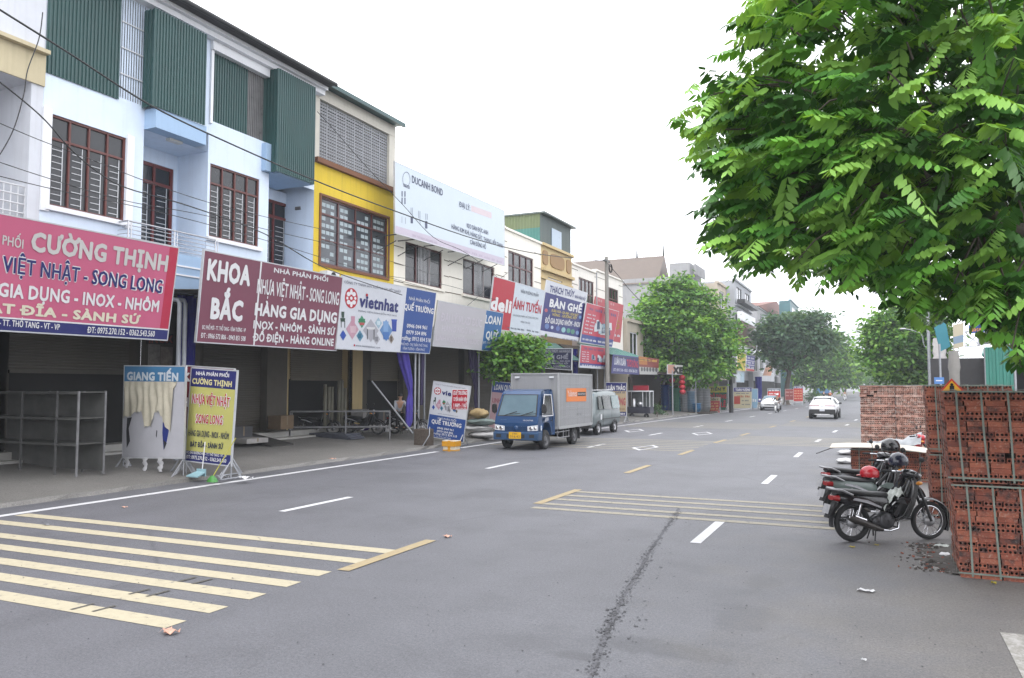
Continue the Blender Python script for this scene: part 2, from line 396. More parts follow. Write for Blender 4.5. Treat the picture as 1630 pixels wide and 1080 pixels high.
# --- painted markings (4 mm above the asphalt)
def mk(b, x0, x1, y0, y1, z=.004, sk=0.0):
    n = max(1, int((y1 - y0) / 4)); 
    for i in range(n):
        a, c = y0 + (y1 - y0) * i / n, y0 + (y1 - y0) * (i + 1) / n
        b.quad((x0 + bend(a), a, z), (x1 + bend(a), a + sk, z), (x1 + bend(c), c + sk, z), (x0 + bend(c), c, z))
b = MB(); mk(b, -14.33, -14.12, -20, 24.3)
mk(b, -14.40, -14.20, 26.2, 200); b.build("edge_line", M_wl, kind="structure")
b = MB(); mk(b, .98, 1.2, -10, 8.75); b.build("worn_edge_line", M_wf, kind="structure")
b = MB()
for k in range(-2, 14):
    y = 11.5 + k * 8.4
    mk(b, -10.12, -9.96, y, y + 2.1)
for k in range(0, 14):
    y = 11.78 + k * 7.8
    mk(b, -2.58, -2.42, y, y + 2.0)
b.build("lane_dashes", M_wl, kind="structure")
b = MB()
for a, c in ((8.16, 10.3), (14.35, 16.7), (20.4, 22.7), (26.6, 28.7), (32.8, 35), (38.3, 40.4), (46.5, 48.6), (54.7, 56.8), (63, 65), (71, 73)): mk(b, -6.22, -6.04, a, c, .009)
b.build("centre_dashes", M_yo, kind="structure")
b = MB()
for u, v in ((0, 832), (0, 853.5), (0, 872.5), (0, 895.5), (0, 922), (0, 953)):
    p = at_z(u, v, 0); mk(b, -14.05, -6.22, p.y - .13, p.y + .13, .0045, .12)
p = at_z(51.6, 821.5, 0); mk(b, -14.05, -6.22, p.y - .13, p.y + .13, .0045, .12)
b.build("rumble_strips", M_yl, kind="structure")
b = MB()
for k, v in enumerate((794, 801.3, 808.8, 818, 826)):
    p = at_z(1100, v, 0); mk(b, -6.04, -.75 + .12 * (k % 3), p.y - .11, p.y + .11, .0045)
for y0, y1, xa, xb, n in ((28.3, 33.6, -14.1, -6.2, 7), (32.8, 37.8, -6.05, -.4, 7), (44.5, 50.5, -14, -6.2, 7), (49, 55, -6.0, -.2, 7)):
    for k in range(n):
        y = y0 + (y1 - y0) * k / (n - 1); mk(b, xa, xb, y - .13, y + .13, .0045)
b.build("faded_rumble_strips", M_yf, kind="structure")
b = MB()
for q in (((1005, 713.2), (1040, 708.8), (1049, 712), (1017, 717.3)), ((993, 685.8), (1018, 683.2), (1026, 685.6), (1001, 688.6)), ((1100.5, 690), (1126, 687.8), (1135, 690.8), (1110, 693.2))):
    P = [at_z(u, v, .008) for u, v in q]; c = sum(P, Vector()) / 4; I = [c + (p - c) * .74 for p in P]
    for i in range(4): b.quad(P[i], P[(i + 1) % 4], I[(i + 1) % 4], I[i])
b.build("diamond_marking", M_wl, kind="structure")
b = MB()                                                  # skid marks burnt across the nearest stripes
for (u0, v0), (u1, v1) in (((113, 970.4), (150, 960.8)), ((147, 973.6), (184, 964)), ((233, 949.5), (270, 940)), ((205, 946), (238, 937.5)), ((306, 929.5), (338, 921.4)), ((284, 926), (312, 918.6))):
    p, q = at_z(u0, v0, .0085), at_z(u1, v1, .0085); d = Vector((q.y - p.y, p.x - q.x, 0)).normalized() * .022; b.quad(p - d, p + d, q + d, q - d)
b.build("skid_marks", mat("skid_mark", (.085, .08, .07), .9, .3, 20), kind="structure")
# --- dark band of the worn seam
M_seam = mat("worn_seam", (.086, .086, .095), .85, var=.15, scale=20)
b = MB(); path = [(1082, 808), (1068, 830), (1050, 855), (1035, 876), (1020, 905), (1001, 935), (985, 965), (968, 1000), (957, 1030), (938, 1085)]; V = []
for i in range(len(path) - 1):
    for k in range(12):
        t_ = k / 12; p = at_z(path[i][0] * (1 - t_) + path[i + 1][0] * t_, path[i][1] * (1 - t_) + path[i + 1][1] * t_, .003); V += [(p.x - .008 - RN.uniform(0, .03), p.y, .003), (p.x + .008 + RN.uniform(0, .03), p.y, .003)]
b.add(V, [(2 * i, 2 * i + 1, 2 * i + 3, 2 * i + 2) for i in range(len(V) // 2 - 1)]); b.build("asphalt_seam", M_seam, kind="structure")
# --- pitted seam worn into the asphalt
M_pit = mat("pitted_asphalt", (.062, .062, .067), .95, var=.3, scale=30)
b = MB(); path = [(1080, 815), (1068, 830), (1050, 855), (1035, 876), (1020, 905), (1001, 935), (985, 965), (968, 1000), (957, 1030), (942, 1075)]
for i in range(1300):
    k = RN.randrange(len(path) - 1); t = RN.random(); u = path[k][0] * (1 - t) + path[k + 1][0] * t; v = path[k][1] * (1 - t) + path[k + 1][1] * t
    p = at_z(u, v, 0); dens = .5 + .5 * math.sin(k * 2.1 + t * 3)
    if RN.random() > .35 + .65 * dens: continue
    x = p.x + RN.gauss(0, .042) + (.28 if RN.random() < .07 else 0); y = p.y + RN.gauss(0, .04); r = RN.uniform(.004, .015) * (1.7 if RN.random() < .1 else 1)
    n = RN.randint(5, 7); ph = RN.random() * 6
    b.add([(x + r * RN.uniform(.6, 1.2) * math.cos(ph + 2 * PI * j / n), y + 1.15 * r * RN.uniform(.6, 1.2) * math.sin(ph + 2 * PI * j / n), .0065 + .0001 * (i % 9)) for j in range(n)], [tuple(range(n))])
b.build("asphalt_pitting", M_pit, kind="structure")
b = MB()
for i in range(300):                                      # grit and dark crumbs lying on the carriageway
    p = at_z(RN.uniform(-50, 1680), 640 + 440 * RN.random() ** 1.1, 0)
    if p.x < -15 or p.x > 2.2: continue
    r = RN.uniform(.004, .013); n = 5; ph = RN.random() * 6
    b.add([(p.x + r * RN.uniform(.5, 1.3) * math.cos(ph + 2 * PI * j / n), p.y + r * RN.uniform(.5, 1.3) * math.sin(ph + 2 * PI * j / n), .009) for j in range(n)] + [(p.x, p.y, .014)], [(j, (j + 1) % n, n) for j in range(n)])
b.build("grit", M_pit, kind="stuff")
# ================================================================== HOUSES ON THE LEFT
FX = -18.3
W_blue = mat("pale_blue_wall", hx("d8e5f5", .9), .8, .05, 1.5, streak=.10, bump=.1)
W_sky = mat("sky_blue_wall", hx("b0cdec", .70), .8, .05, 1.5, streak=.08)
W_white = mat("white_wall", hx("e9ebee", .82), .8, .05, 1.5, streak=.12, bump=.1)
W_cream = mat("cream_wall", hx("f3eee2", .86), .8, .05, 1.2, streak=.13, bump=.1)
W_yellow = mat("yellow_wall", hx("f3d23f", .68), .78, .06, 1.2, streak=.25, bump=.1)
W_buff = mat("buff_wall", hx("e8cf9a", .62), .8, .07, 1.2, streak=.2)
W_grey = mat("grey_render", hx("b4b4b6", .62), .85, .1, 1.0, streak=.25)
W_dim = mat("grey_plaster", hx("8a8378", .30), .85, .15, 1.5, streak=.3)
M_green = mat("green_sheet", (.0185, .064, .062), .42, .12, 2.5, streak=.15, spec=.5)
M_green2 = mat("faded_green_sheet", (.045, .16, .14), .45, .12, 2.5, streak=.2)
M_brownf = mat("brown_frame", (.105, .028, .022), .4, .15, 6)
M_red = mat("red_brown_door", (.13, .022, .02), .4, .15, 6)
M_pane = glass_mat("dark_glass", (.016, .018, .022)); M_pane2 = glass_mat("grey_glass", (.05, .058, .07))
M_steel = mat("stainless", (.5, .5, .52), .3, .1, 8, metal=.9)
M_pipe = mat("galvanised", (.30, .31, .33), .45, .15, 8, metal=.5)
M_dk = mat("dark_steel", (.03, .03, .032), .5, .2, 8)
M_tile = mat("dark_roof_tile", (.035, .033, .036), .7, .3, 9)
M_whitep = mat("white_trim", hx("eef0f4", .85), .6, .04, 2, streak=.08)
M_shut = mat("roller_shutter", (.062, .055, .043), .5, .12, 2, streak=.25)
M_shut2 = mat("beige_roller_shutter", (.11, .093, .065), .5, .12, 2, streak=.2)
M_int = mat("dark_interior", (.012, .0115, .011), .9, .3, 2)  # shade of the open shops is put into this flat doorway colour
M_poly = mat("clear_sheet", (.15, .148, .15), .3, .2, 3, streak=.35)
M_bar = mat("white_bars", (.55, .56, .58), .4, .05)
M_plinth = mat("white_step", hx("d4d2cc", .5), .6, .12, 3, streak=.1)
def fw(mb, X, y0, y1, z0, z1, holes=(), dp=.25, m=0):     # street wall with openings and reveals
    Y = sorted({y0, y1, *[a for h in holes for a in h[:2]]}); Z = sorted({z0, z1, *[a for h in holes for a in h[2:4]]})
    for a, c in zip(Y, Y[1:]):
        for d, e in zip(Z, Z[1:]):
            my, mz = (a + c) / 2, (d + e) / 2
            if any(h[0] < my < h[1] and h[2] < mz < h[3] for h in holes): continue
            mb.quad((X, a, d), (X, c, d), (X, c, e), (X, a, e), m)
    for a, c, d, e in [h[:4] for h in holes]:
        q = X - dp
        mb.quad((X, a, d), (X, a, e), (q, a, e), (q, a, d), m); mb.quad((X, c, e), (X, c, d), (q, c, d), (q, c, e), m)
        mb.quad((X, c, d), (X, a, d), (q, a, d), (q, c, d), m); mb.quad((X, a, e), (X, c, e), (q, c, e), (q, a, e), m)
def shell(mb, X, y0, y1, z0, z1, back=-33, m=0):          # side walls, back and top of a house body
    mb.quad((X, y0, z0), (X, y0, z1), (back, y0, z1), (back, y0, z0), m); mb.quad((X, y1, z1), (X, y1, z0), (back, y1, z0), (back, y1, z1), m)
    mb.quad((back, y0, z0), (back, y0, z1), (back, y1, z1), (back, y1, z0), m); mb.quad((X, y0, z1), (X, y1, z1), (back, y1, z1), (back, y0, z1), m)
def window(par, X, y0, y1, z0, z1, cols=3, trans=None, fm=None, pm=None, bars=0, name="window", dp=.13, t=.06, curtain=None, sill=None, leaf=None):
    fm = fm or M_brownf; pm = pm or M_pane; f = MB(); q = X - dp
    cs = [y0 + (y1 - y0) * c for c in (cols if hasattr(cols, "__len__") else [i / cols for i in range(cols + 1)])]
    for i, c in enumerate(cs):
        k = t if i in (0, len(cs) - 1) else t * .8
        f.box((q, max(y0, c - k / 2 - (k / 2 if i == len(cs) - 1 else 0)), z0), (q + .07, min(y1, c + k / 2 + (k / 2 if i == 0 else 0)), z1))
    zs = [z0 + t / 2, z1 - t / 2] + ([z0 + (z1 - z0) * trans] if trans else [])
    for z in zs:
        for a, c in zip(cs, cs[1:]): f.box((q + .004, a + t * .45, z - t / 2), (q + .066, c - t * .45, z + t / 2))
    if leaf:
        for a, c in zip(cs, cs[1:]):
            for z in leaf: zz = z0 + (z1 - z0) * z; f.box((q + .006, a + t * .5, zz - .02), (q + .05, c - t * .5, zz + .02))
    o = f.build(name, fm, par)
    p = MB(); p.quad((q + .02, y0 + .01, z0 + .01), (q + .02, y1 - .01, z0 + .01), (q + .02, y1 - .01, z1 - .01), (q + .02, y0 + .01, z1 - .01)); p.build("pane", pm, o)
    if bars:
        r = MB(); ztop = z0 + (z1 - z0) * (trans or 1)
        for a, c in zip(cs, cs[1:]):
            n = int((ztop - z0) / bars)
            for k in range(1, n):
                z = z0 + k * bars; r.box((q + .03, a + t + .04, z - .008), (q + .04, c - t - .1, z + .008))
            r.box((q + .026, c - t - .11, z0 + .08), (q + .038, c - t - .09, ztop - .05))
        r.build("grille", M_bar, o)
    if curtain:
        r = MB(); r.ribbed((q - .10, y0, z0), (0, y1 - y0, 0), (0, 0, z1 - z0), (1, 0, 0), .16, .05); r.build("curtain", curtain, o)
    if sill:
        s = MB(); w_ = .1; s.box((X + .002, y0 - w_, z0 - .12), (X + .1, y1 + w_, z0)); s.build("sill", sill, o)
    return o
def railing(par, X, y0, y1, z0, z1, n=6, posts=4, m=None, back=0.0):
    r = MB()
    for k in range(n):
        z = z0 + (z1 - z0) * k / (n - 1); rr = .025 if k == n - 1 else .012
        r.tube([(X, y0, z), (X, y1, z)], rr, 6)
        if back: r.tube([(X, y0, z), (X - back, y0, z)], rr, 6)
    for k in range(posts):
        y = y0 + (y1 - y0) * k / (posts - 1); r.tube([(X, y, z0 - .1), (X, y, z1)], .022, 6)
        r.tube([(X, y + .09, z0 - .1), (X, y + .09, z1)], .016, 6)
    return r.build("railing", m or M_steel, par)
ZC = 5.0                                                  # underside of the upper storeys
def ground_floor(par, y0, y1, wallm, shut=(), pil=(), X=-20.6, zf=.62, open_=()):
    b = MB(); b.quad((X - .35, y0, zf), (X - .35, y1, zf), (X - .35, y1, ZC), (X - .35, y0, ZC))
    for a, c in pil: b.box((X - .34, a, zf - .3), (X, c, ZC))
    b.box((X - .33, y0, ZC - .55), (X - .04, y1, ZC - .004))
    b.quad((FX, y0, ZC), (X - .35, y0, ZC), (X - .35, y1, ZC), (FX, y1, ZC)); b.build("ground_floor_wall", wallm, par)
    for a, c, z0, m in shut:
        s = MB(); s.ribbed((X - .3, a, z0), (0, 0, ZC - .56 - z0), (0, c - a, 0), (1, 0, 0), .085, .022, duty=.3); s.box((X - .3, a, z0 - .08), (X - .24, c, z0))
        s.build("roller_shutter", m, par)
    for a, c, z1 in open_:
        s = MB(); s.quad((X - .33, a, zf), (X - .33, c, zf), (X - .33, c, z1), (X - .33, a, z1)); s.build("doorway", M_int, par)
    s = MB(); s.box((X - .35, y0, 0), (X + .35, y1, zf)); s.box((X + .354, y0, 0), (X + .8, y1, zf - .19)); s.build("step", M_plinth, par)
def Y(u, v, X=FX): return at_x(u, v, X).y
def Z(u, v, X=FX): return at_x(u, v, X).z
def canopy(y0, y1, zi, zo, X0=FX + .02, X1=-16.95, label="", m=None, group="awning roofs over the shop fronts"):
    r = thing("awning", label, "awning", (X0, (y0 + y1) / 2, zi), group=group)
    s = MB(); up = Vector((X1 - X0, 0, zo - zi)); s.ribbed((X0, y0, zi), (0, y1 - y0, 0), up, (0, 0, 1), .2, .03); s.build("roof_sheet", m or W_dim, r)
    f = MB()
    for k in range(5):
        y = y0 + .1 + (y1 - y0 - .2) * k / 4; f.tube([(X0, y, zi - .05), (X1, y, zo - .05)], .025, 5)
    f.tube([(X1, y0, zo - .06), (X1, y1, zo - .06)], .025, 5); f.build("frame", M_dk, r)
    return r
# ---- the row's party lines, measured where they meet the street wall
YB = [Y(u, 300) for u in (64, 330, 500, 628)] + [Y(715, 400), Y(803, 400), Y(861, 400), Y(910, 400), Y(948, 430), Y(991, 450)]
# ---- house at the left edge: white upper floor, cream band, recessed balcony
h = thing("house", "white house with a cream ledge and white barred balcony, leftmost of the row", "house", (FX, 8, .5), group="shop houses along the street")
y0, y1 = 3.0, YB[0] - .004; b = MB()
zl = Z(62, 80); zb = Z(62, 136)
yr = Y(46, 250)
fw(b, FX, y0, y1, zb, 14, ())
fw(b, FX, yr, y1, ZC, zb); shell(b, FX, y0, y1, ZC, 14)
b.quad((FX, yr, ZC), (FX, yr, zb), (FX - 1.5, yr, zb), (FX - 1.5, yr, ZC)); b.quad((FX - 1.5, y0, ZC), (FX - 1.5, yr, ZC), (FX - 1.5, yr, zb), (FX - 1.5, y0, zb))
b.quad((FX, y0, zb), (FX - 1.5, y0, zb), (FX - 1.5, yr, zb), (FX, yr, zb)); b.build("wall", mat("lavender_white_wall", hx("e0e3ea", .76), .8, .06, 1.5, streak=.15), h)
b = MB(); b.box((FX + .003, y0, zb + .0), (FX + .05, y1, zl - .1)); b.box((FX + .003, y0, zl - .095), (FX + .22, y1, zl)); b.build("ledge", mat("cream_band", hx("e6d8b4", .64), .8, .06, 2, streak=.2), h)
b = MB(); ya, za, zc = Y(-90, 300), Z(20, 350), Z(20, 292)
for k in range(5): z = za + (zc - za) * k / 4; b.tube([(FX - .1, ya, z), (FX - .1, yr - .02, z)], .022, 5)
for k in range(12): y = ya + (yr - ya) * k / 11; b.tube([(FX - .1, y, za), (FX - .1, y, zc)], .018, 5)
b.build("railing", M_bar, h)
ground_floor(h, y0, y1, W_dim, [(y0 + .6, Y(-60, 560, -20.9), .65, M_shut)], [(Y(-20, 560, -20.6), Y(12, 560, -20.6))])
# ---- the two blue houses
def cladding(par, X, y0, y1, z0, z1, ret0=0, ret1=0, m=None, name="cladding"):
    c = MB(); c.ribbed((X, y0, z0), (0, y1 - y0, 0), (0, 0, z1 - z0), (1, 0, 0), .10, .028)
    if ret0: c.ribbed((X - ret0, y0, z0), (ret0, 0, 0), (0, 0, z1 - z0), (0, -1, 0), .13, .03)
    if ret1: c.ribbed((X, y1, z0), (-ret1, 0, 0), (0, 0, z1 - z0), (0, 1, 0), .13, .03)
    return c.build(name, m or M_green, par)
def eave(par, y0, y1, ze, m):
    r = MB(); X0 = FX + .72
    r.box((FX - .2, y0, ze - .34), (FX + .28, y1, ze - .18)); r.box((FX - .2, y0, ze - .177), (FX + .42, y1, ze - .06)); r.build("eave_beam", M_whitep, par)
    r = MB(); n = max(2, int((y1 - y0) / .3)); vs = []
    for i in range(n * 4 + 1):
        y = y0 + (y1 - y0) * i / (n * 4); d = .035 * math.sin(i * PI / 2)
        vs += [(X0, y, ze + .06 + d), (FX - 4.2, y, ze + 2.1 + d)]
    r.add(vs, [(2 * i, 2 * i + 2, 2 * i + 3, 2 * i + 1) for i in range(n * 4)]); r.box((FX - .2, y0, ze - .055), (FX + .7, y1, ze - .01)); 
    o = r.build("roof", m, par)
    g = MB(); g.tube([(X0 + .06, y0, ze - .03), (X0 + .06, y1, ze - .03)], .075, 8); g.build("gutter", M_dk, o)
ze = Z(400, 82)
def blue_house(i, label):
    y0, y1 = YB[i], YB[i + 1] - .004
    h = thing("house", label, "house", (FX, (y0 + y1) / 2, .5), group="shop houses along the street")
    return h, y0, y1
# house 1
h, y0, y1 = blue_house(1 - 1, "blue-white house with green sheet cladding and brown window, nearest of its matching pair")
yw = Y(229, 220); zc = Z(100, 126); w1 = (Y(79, 250), Y(199.5, 280)); wz = (Z(77, 327), Z(81, 180.5))
b = MB(); fw(b, FX, y0, yw, ZC, ze - .3, [(*w1, *wz)]); shell(b, FX, y0, y1, ZC, ze - .3)
zr0, zr1 = 6.05, Z(246, 202, FX + .45)
b.quad((FX, yw, ZC), (FX, yw, zr1), (FX - 1.25, yw, zr1), (FX - 1.25, yw, ZC))
d1 = (Y(215, 300, FX - 1.25), Y(276, 300, FX - 1.25), zr0, Z(250, 262, FX - 1.25))
fw(b, FX - 1.25, yw, y1, ZC, zr1, [d1], dp=.15); b.quad((FX, y1 - .02, zr1), (FX, y1 - .02, ZC), (FX - 1.25, y1 - .02, ZC), (FX - 1.25, y1 - .02, zr1))
b.quad((FX, yw, zr1 - .002), (FX - 1.25, yw, zr1 - .002), (FX - 1.25, y1, zr1 - .002), (FX, y1, zr1 - .002))
zt = Z(246, 170, FX + .45); zs0 = Z(230, 170); fw(b, FX, yw, y1, zt, ze - .3); b.build("wall", W_blue, h)
b = MB(); b.box((FX - .3, yw, zr1), (FX + .45, Y(329, 190, FX + .45), zt - .0)); b.build("balcony_roof", W_sky, h); b = MB(); b.box((FX - 1.2, yw + .02, ZC), (FX + .5, Y(326, 420, FX + .5), zr0)); b.build("balcony", W_sky, h)
b = MB()
for k in (0, 1): z = Z(305, 428 + 14 * k, FX + .5); b.box((FX + .502, yw + .1, z), (FX + .52, y1 - .15, z + .045))
b.build("trim", M_whitep, h)
b = MB(); c = at_x(268, 216, FX); b.box((c.x - .1, c.y - .0, zr1 - .07), (c.x + .08, c.y + .45, zr1 - .004)); b.build("ceiling_light", col("f4f4f0", .66), h)
window(h, FX, *w1, *wz, [0, .25, .5, .75, 1], .74, bars=.16, sill=M_whitep, dp=.1)
window(h, FX - 1.25, *d1, [0, .5, 1], .8, M_red, bars=.17, name="door", dp=.1, t=.1)
b = MB(); x_ = .22
b.box((FX + .004, w1[0] - x_, wz[0] - .16), (FX + .06, w1[0] - .001, wz[1] + .1)); b.box((FX + .004, w1[1] + .001, wz[0] - .16), (FX + .06, w1[1] + x_, wz[1] + .1)); b.build("window_trim", M_whitep, h)
railing(h, FX + .45, Y(204, 370, FX + .45), y1 - .06, Z(206, 392, FX + .45) - .1, Z(206, 352, FX + .45), 8, 3, back=.4)
cladding(h, FX + .02, y0, Y(190, 80), zc, ze - .34)
b = MB(); b.ribbed((FX - .03, Y(190, 80) + .01, zs0), (0, yw - Y(190, 80) + .1, 0), (0, 0, ze - .36 - zs0), (1, 0, 0), .075, .03); b.build("clear_panel", M_poly, h)
b = MB(); s = zc
for k in range(3): z = zs0 + (ze - .6 - zs0) * (.25 + .28 * k); b.box((FX + .012, Y(192, 80), z), (FX + .03, yw, z + .03))
b.build("panel_batten", M_bar, h)
cladding(h, FX + .47, Y(246, 100, FX + .47), Y(328, 100, FX + .47), zt - .0, ze - .5, ret0=.45)
eave(h, y0, y1, ze, M_tile)
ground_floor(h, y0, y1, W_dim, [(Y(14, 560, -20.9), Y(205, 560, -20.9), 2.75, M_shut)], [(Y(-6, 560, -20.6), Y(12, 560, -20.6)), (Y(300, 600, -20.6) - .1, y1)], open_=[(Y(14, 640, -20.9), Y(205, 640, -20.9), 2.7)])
# house 2
h, y0, y1 = blue_house(1, "blue-white house with green cladding box beside the yellow house")
w1 = (Y(334, 300), Y(412.5, 320)); wz = (Z(333, 377), Z(335, 260)); yw = Y(427, 340); zc = Z(329, 189.5)
zr1 = Z(440, 274, FX + .45); zr0 = 6.05
b = MB(); fw(b, FX, y0, yw, ZC, zc, [(*w1, *wz)]); shell(b, FX, y0, y1, ZC, ze - .3)
b.quad((FX, y0, zc), (FX, yw, zc), (FX - .6, yw, zc), (FX - .6, y0, zc))
d1 = (Y(412, 350, FX - 1.25), Y(460, 350, FX - 1.25), zr0, Z(440, 320, FX - 1.25))
b.quad((FX, yw, ZC), (FX, yw, zr1), (FX - 1.25, yw, zr1), (FX - 1.25, yw, ZC))
fw(b, FX - 1.25, yw, y1, ZC, zr1, [d1], dp=.15); b.quad((FX, y1 - .02, zr1), (FX, y1 - .02, ZC), (FX - 1.25, y1 - .02, ZC), (FX - 1.25, y1 - .02, zr1))
fw(b, FX, yw, y1, zr1, ze - .3); b.build("wall", W_blue, h)
b = MB(); b.box((FX - 1.2, yw, zr1), (FX + .42, Y(499, 280, FX + .45), zr1 + .08)); b.build("balcony_roof", W_sky, h); b = MB(); b.box((FX - .3, Y(416, 255), Z(418, 273)), (FX + .2, yw + .1, Z(418, 229))); b.build("corner_box", W_sky, h); b = MB(); b.box((FX - 1.2, yw + .02, ZC), (FX + .5, Y(495, 420, FX + .5), zr0)); b.build("balcony", W_sky, h)
b = MB(); b.box((FX - .25, y0, ze - .62), (FX + .12, Y(443, 110, FX + .47), ze - .345)); b.box((FX + .003, y0, zc - .1), (FX + .06, y0 + .1, ze - .63)); b.build("trim", M_whitep, h)
window(h, FX, *w1, *wz, [0, .25, .5, .75, 1], .74, bars=.16, sill=M_whitep, dp=.1)
window(h, FX - 1.25, *d1, [0, .5, 1], .8, M_red, bars=.17, name="door", dp=.1, t=.1)
yp = Y(393, 160, FX - .1)
cladding(h, FX - .1, y0, yp, zc - .2, ze - .5)
b = MB(); b.ribbed((FX - .12, yp, zc), (0, Y(419, 160, FX - .1) - yp, 0), (0, 0, ze - .5 - zc), (1, 0, 0), .075, .03); b.build("clear_panel", M_poly, h)
cladding(h, FX - .1, Y(419, 160, FX - .1), Y(440, 160, FX + .4) + .2, zc - .3, ze - .5)
cladding(h, FX + .47, Y(443, 180, FX + .47), Y(501, 200, FX + .47), zr1 + .02, ze - .35, ret0=.95, ret1=.45)
eave(h, y0, y1 + .2, ze, M_tile)
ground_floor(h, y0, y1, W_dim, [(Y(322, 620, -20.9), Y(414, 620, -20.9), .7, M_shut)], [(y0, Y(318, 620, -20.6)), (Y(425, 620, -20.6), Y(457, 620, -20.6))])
# ---- yellow house
y0, y1 = YB[2], YB[3] - .004
h = thing("house", "yellow house with a lattice screen top floor", "house", (FX, (y0 + y1) / 2, .5), group="shop houses along the street")
zk = Z(506, 252); zt = Z(508, 137); w1 = (Y(510, 360), Y(617, 390)); wz = (Z(511, 420), Z(511, 312))
b = MB(); fw(b, FX, y0, y1, ZC, zk, [(*w1, *wz)]); shell(b, FX, y0, y1, ZC, zk); b.build("wall", W_yellow, h)
b = MB(); ls = (Y(508, 200), Y(619, 250)); zl1 = Z(508, 157); b.box((FX - .3, y0, zl1), (FX + .03, y1, zt)); b.box((FX - .3, ls[1], zk + .0), (FX + .02, y1, zl1 - .003)); b.box((FX - .3, y0, zk), (FX + .02, ls[0], zl1 - .003)); b.box((-33, y1 - .2, zk), (FX - .301, y1 - .05, zt)); b.build("parapet", mat("white_frame_wall", hx("ece7da", .64), .8, .06, 2, streak=.2), h)
b = MB(); b.box((FX - .1, y0, zk - .18), (FX + .16, y1, zk - .0)); b.build("ledge", mat("brown_ledge", hx("8d5f44", .62), .8, .1, 3), h)
b = MB(); n = 8; X = FX - .12
for k in range(n + 1):
    y = ls[0] + (ls[1] - ls[0]) * k / n; b.box((X - .02, y - .035, zk), (X + .03, y + .035, zl1))
for k in range(n):
    ya = ls[0] + (ls[1] - ls[0]) * (k + .04) / n; yb = ls[0] + (ls[1] - ls[0]) * (k + .96) / n
    for j in range(19):
        z = zk + (zl1 - zk) * (j + .5) / 19; b.box((X, ya, z - .035), (X + .02, yb, z + (.045 if j % 2 else .03)))
    for j in range(1, 4): y = ya + (yb - ya) * j / 4; b.box((X + .021, y - .015, zk), (X + .032, y + .015, zl1))
b.build("lattice_screen", mat("grey_lattice", hx("aeb0b4", .6), .6, .1, 4), h)
b = MB(); b.quad((FX - .9, y0, zk), (FX - .9, y1, zk), (FX - .9, y1, zl1), (FX - .9, y0, zl1)); b.build("back_wall", W_dim, h)
b = MB(); b.box((FX - 5, y0 - .05, zt + .03), (FX + .45, y1 + .12, zt + .1)); b.box((FX + .35, y0 - .05, zt - .06), (FX + .46, y1 + .12, zt + .025)); b.build("roof", M_green, h)
o = window(h, FX, *w1, *wz, [0, .25, .5, .75, 1], .75, mat("plum_frame", (.09, .03, .03), .4, .1), M_pane2, leaf=[.37], dp=.1, t=.07)
b = MB()
for k in range(4):
    ya = w1[0] + (w1[1] - w1[0]) * (k + .15) / 4; yb = w1[0] + (w1[1] - w1[0]) * (k + .85) / 4
    for j in range(9):
        for i in range(3):
            if RN.random() < .75:
                y = ya + (yb - ya) * i / 3; z = wz[0] + .12 + (wz[1] - wz[0] - .2) * j / 9; b.quad((FX - .075, y, z), (FX - .075, y + (yb - ya) / 3.6, z), (FX - .075, y + (yb - ya) / 3.6, z + .14), (FX - .075, y, z + .14))
b.build("curtain", mat("lace_curtain", hx("c7d6dc", .62), .8, .15, 8), o)
b = MB(); t = .09
b.box((FX + .003, w1[0] - t, wz[0] - t), (FX + .05, w1[1] + t, wz[0] - .001)); b.box((FX + .003, w1[0] - t, wz[1] + .001), (FX + .05, w1[1] + t, wz[1] + t))
for y in (w1[0] - t, w1[1] + .001): b.box((FX + .003, y, wz[0]), (FX + .05, y + t - .001, wz[1]))
b.build("window_trim", mat("brown_ledge", hx("8d5f44", .62)), o)
ground_floor(h, y0, y1, W_buff, [(Y(462, 580, -20.9), Y(556, 580, -20.9), Z(500, 603, -20.9), M_shut2), (Y(590, 580, -20.9), Y(640, 580, -20.9), Z(610, 604, -20.9), M_shut2)], [(Y(557, 620, -20.6), Y(577, 620, -20.6)), (y1 - .0, y1 + .15)], open_=[(Y(460, 640, -20.9), Y(556, 640, -20.9), 2.6), (Y(585, 640, -20.9), Y(640, 640, -20.9), 2.6)])
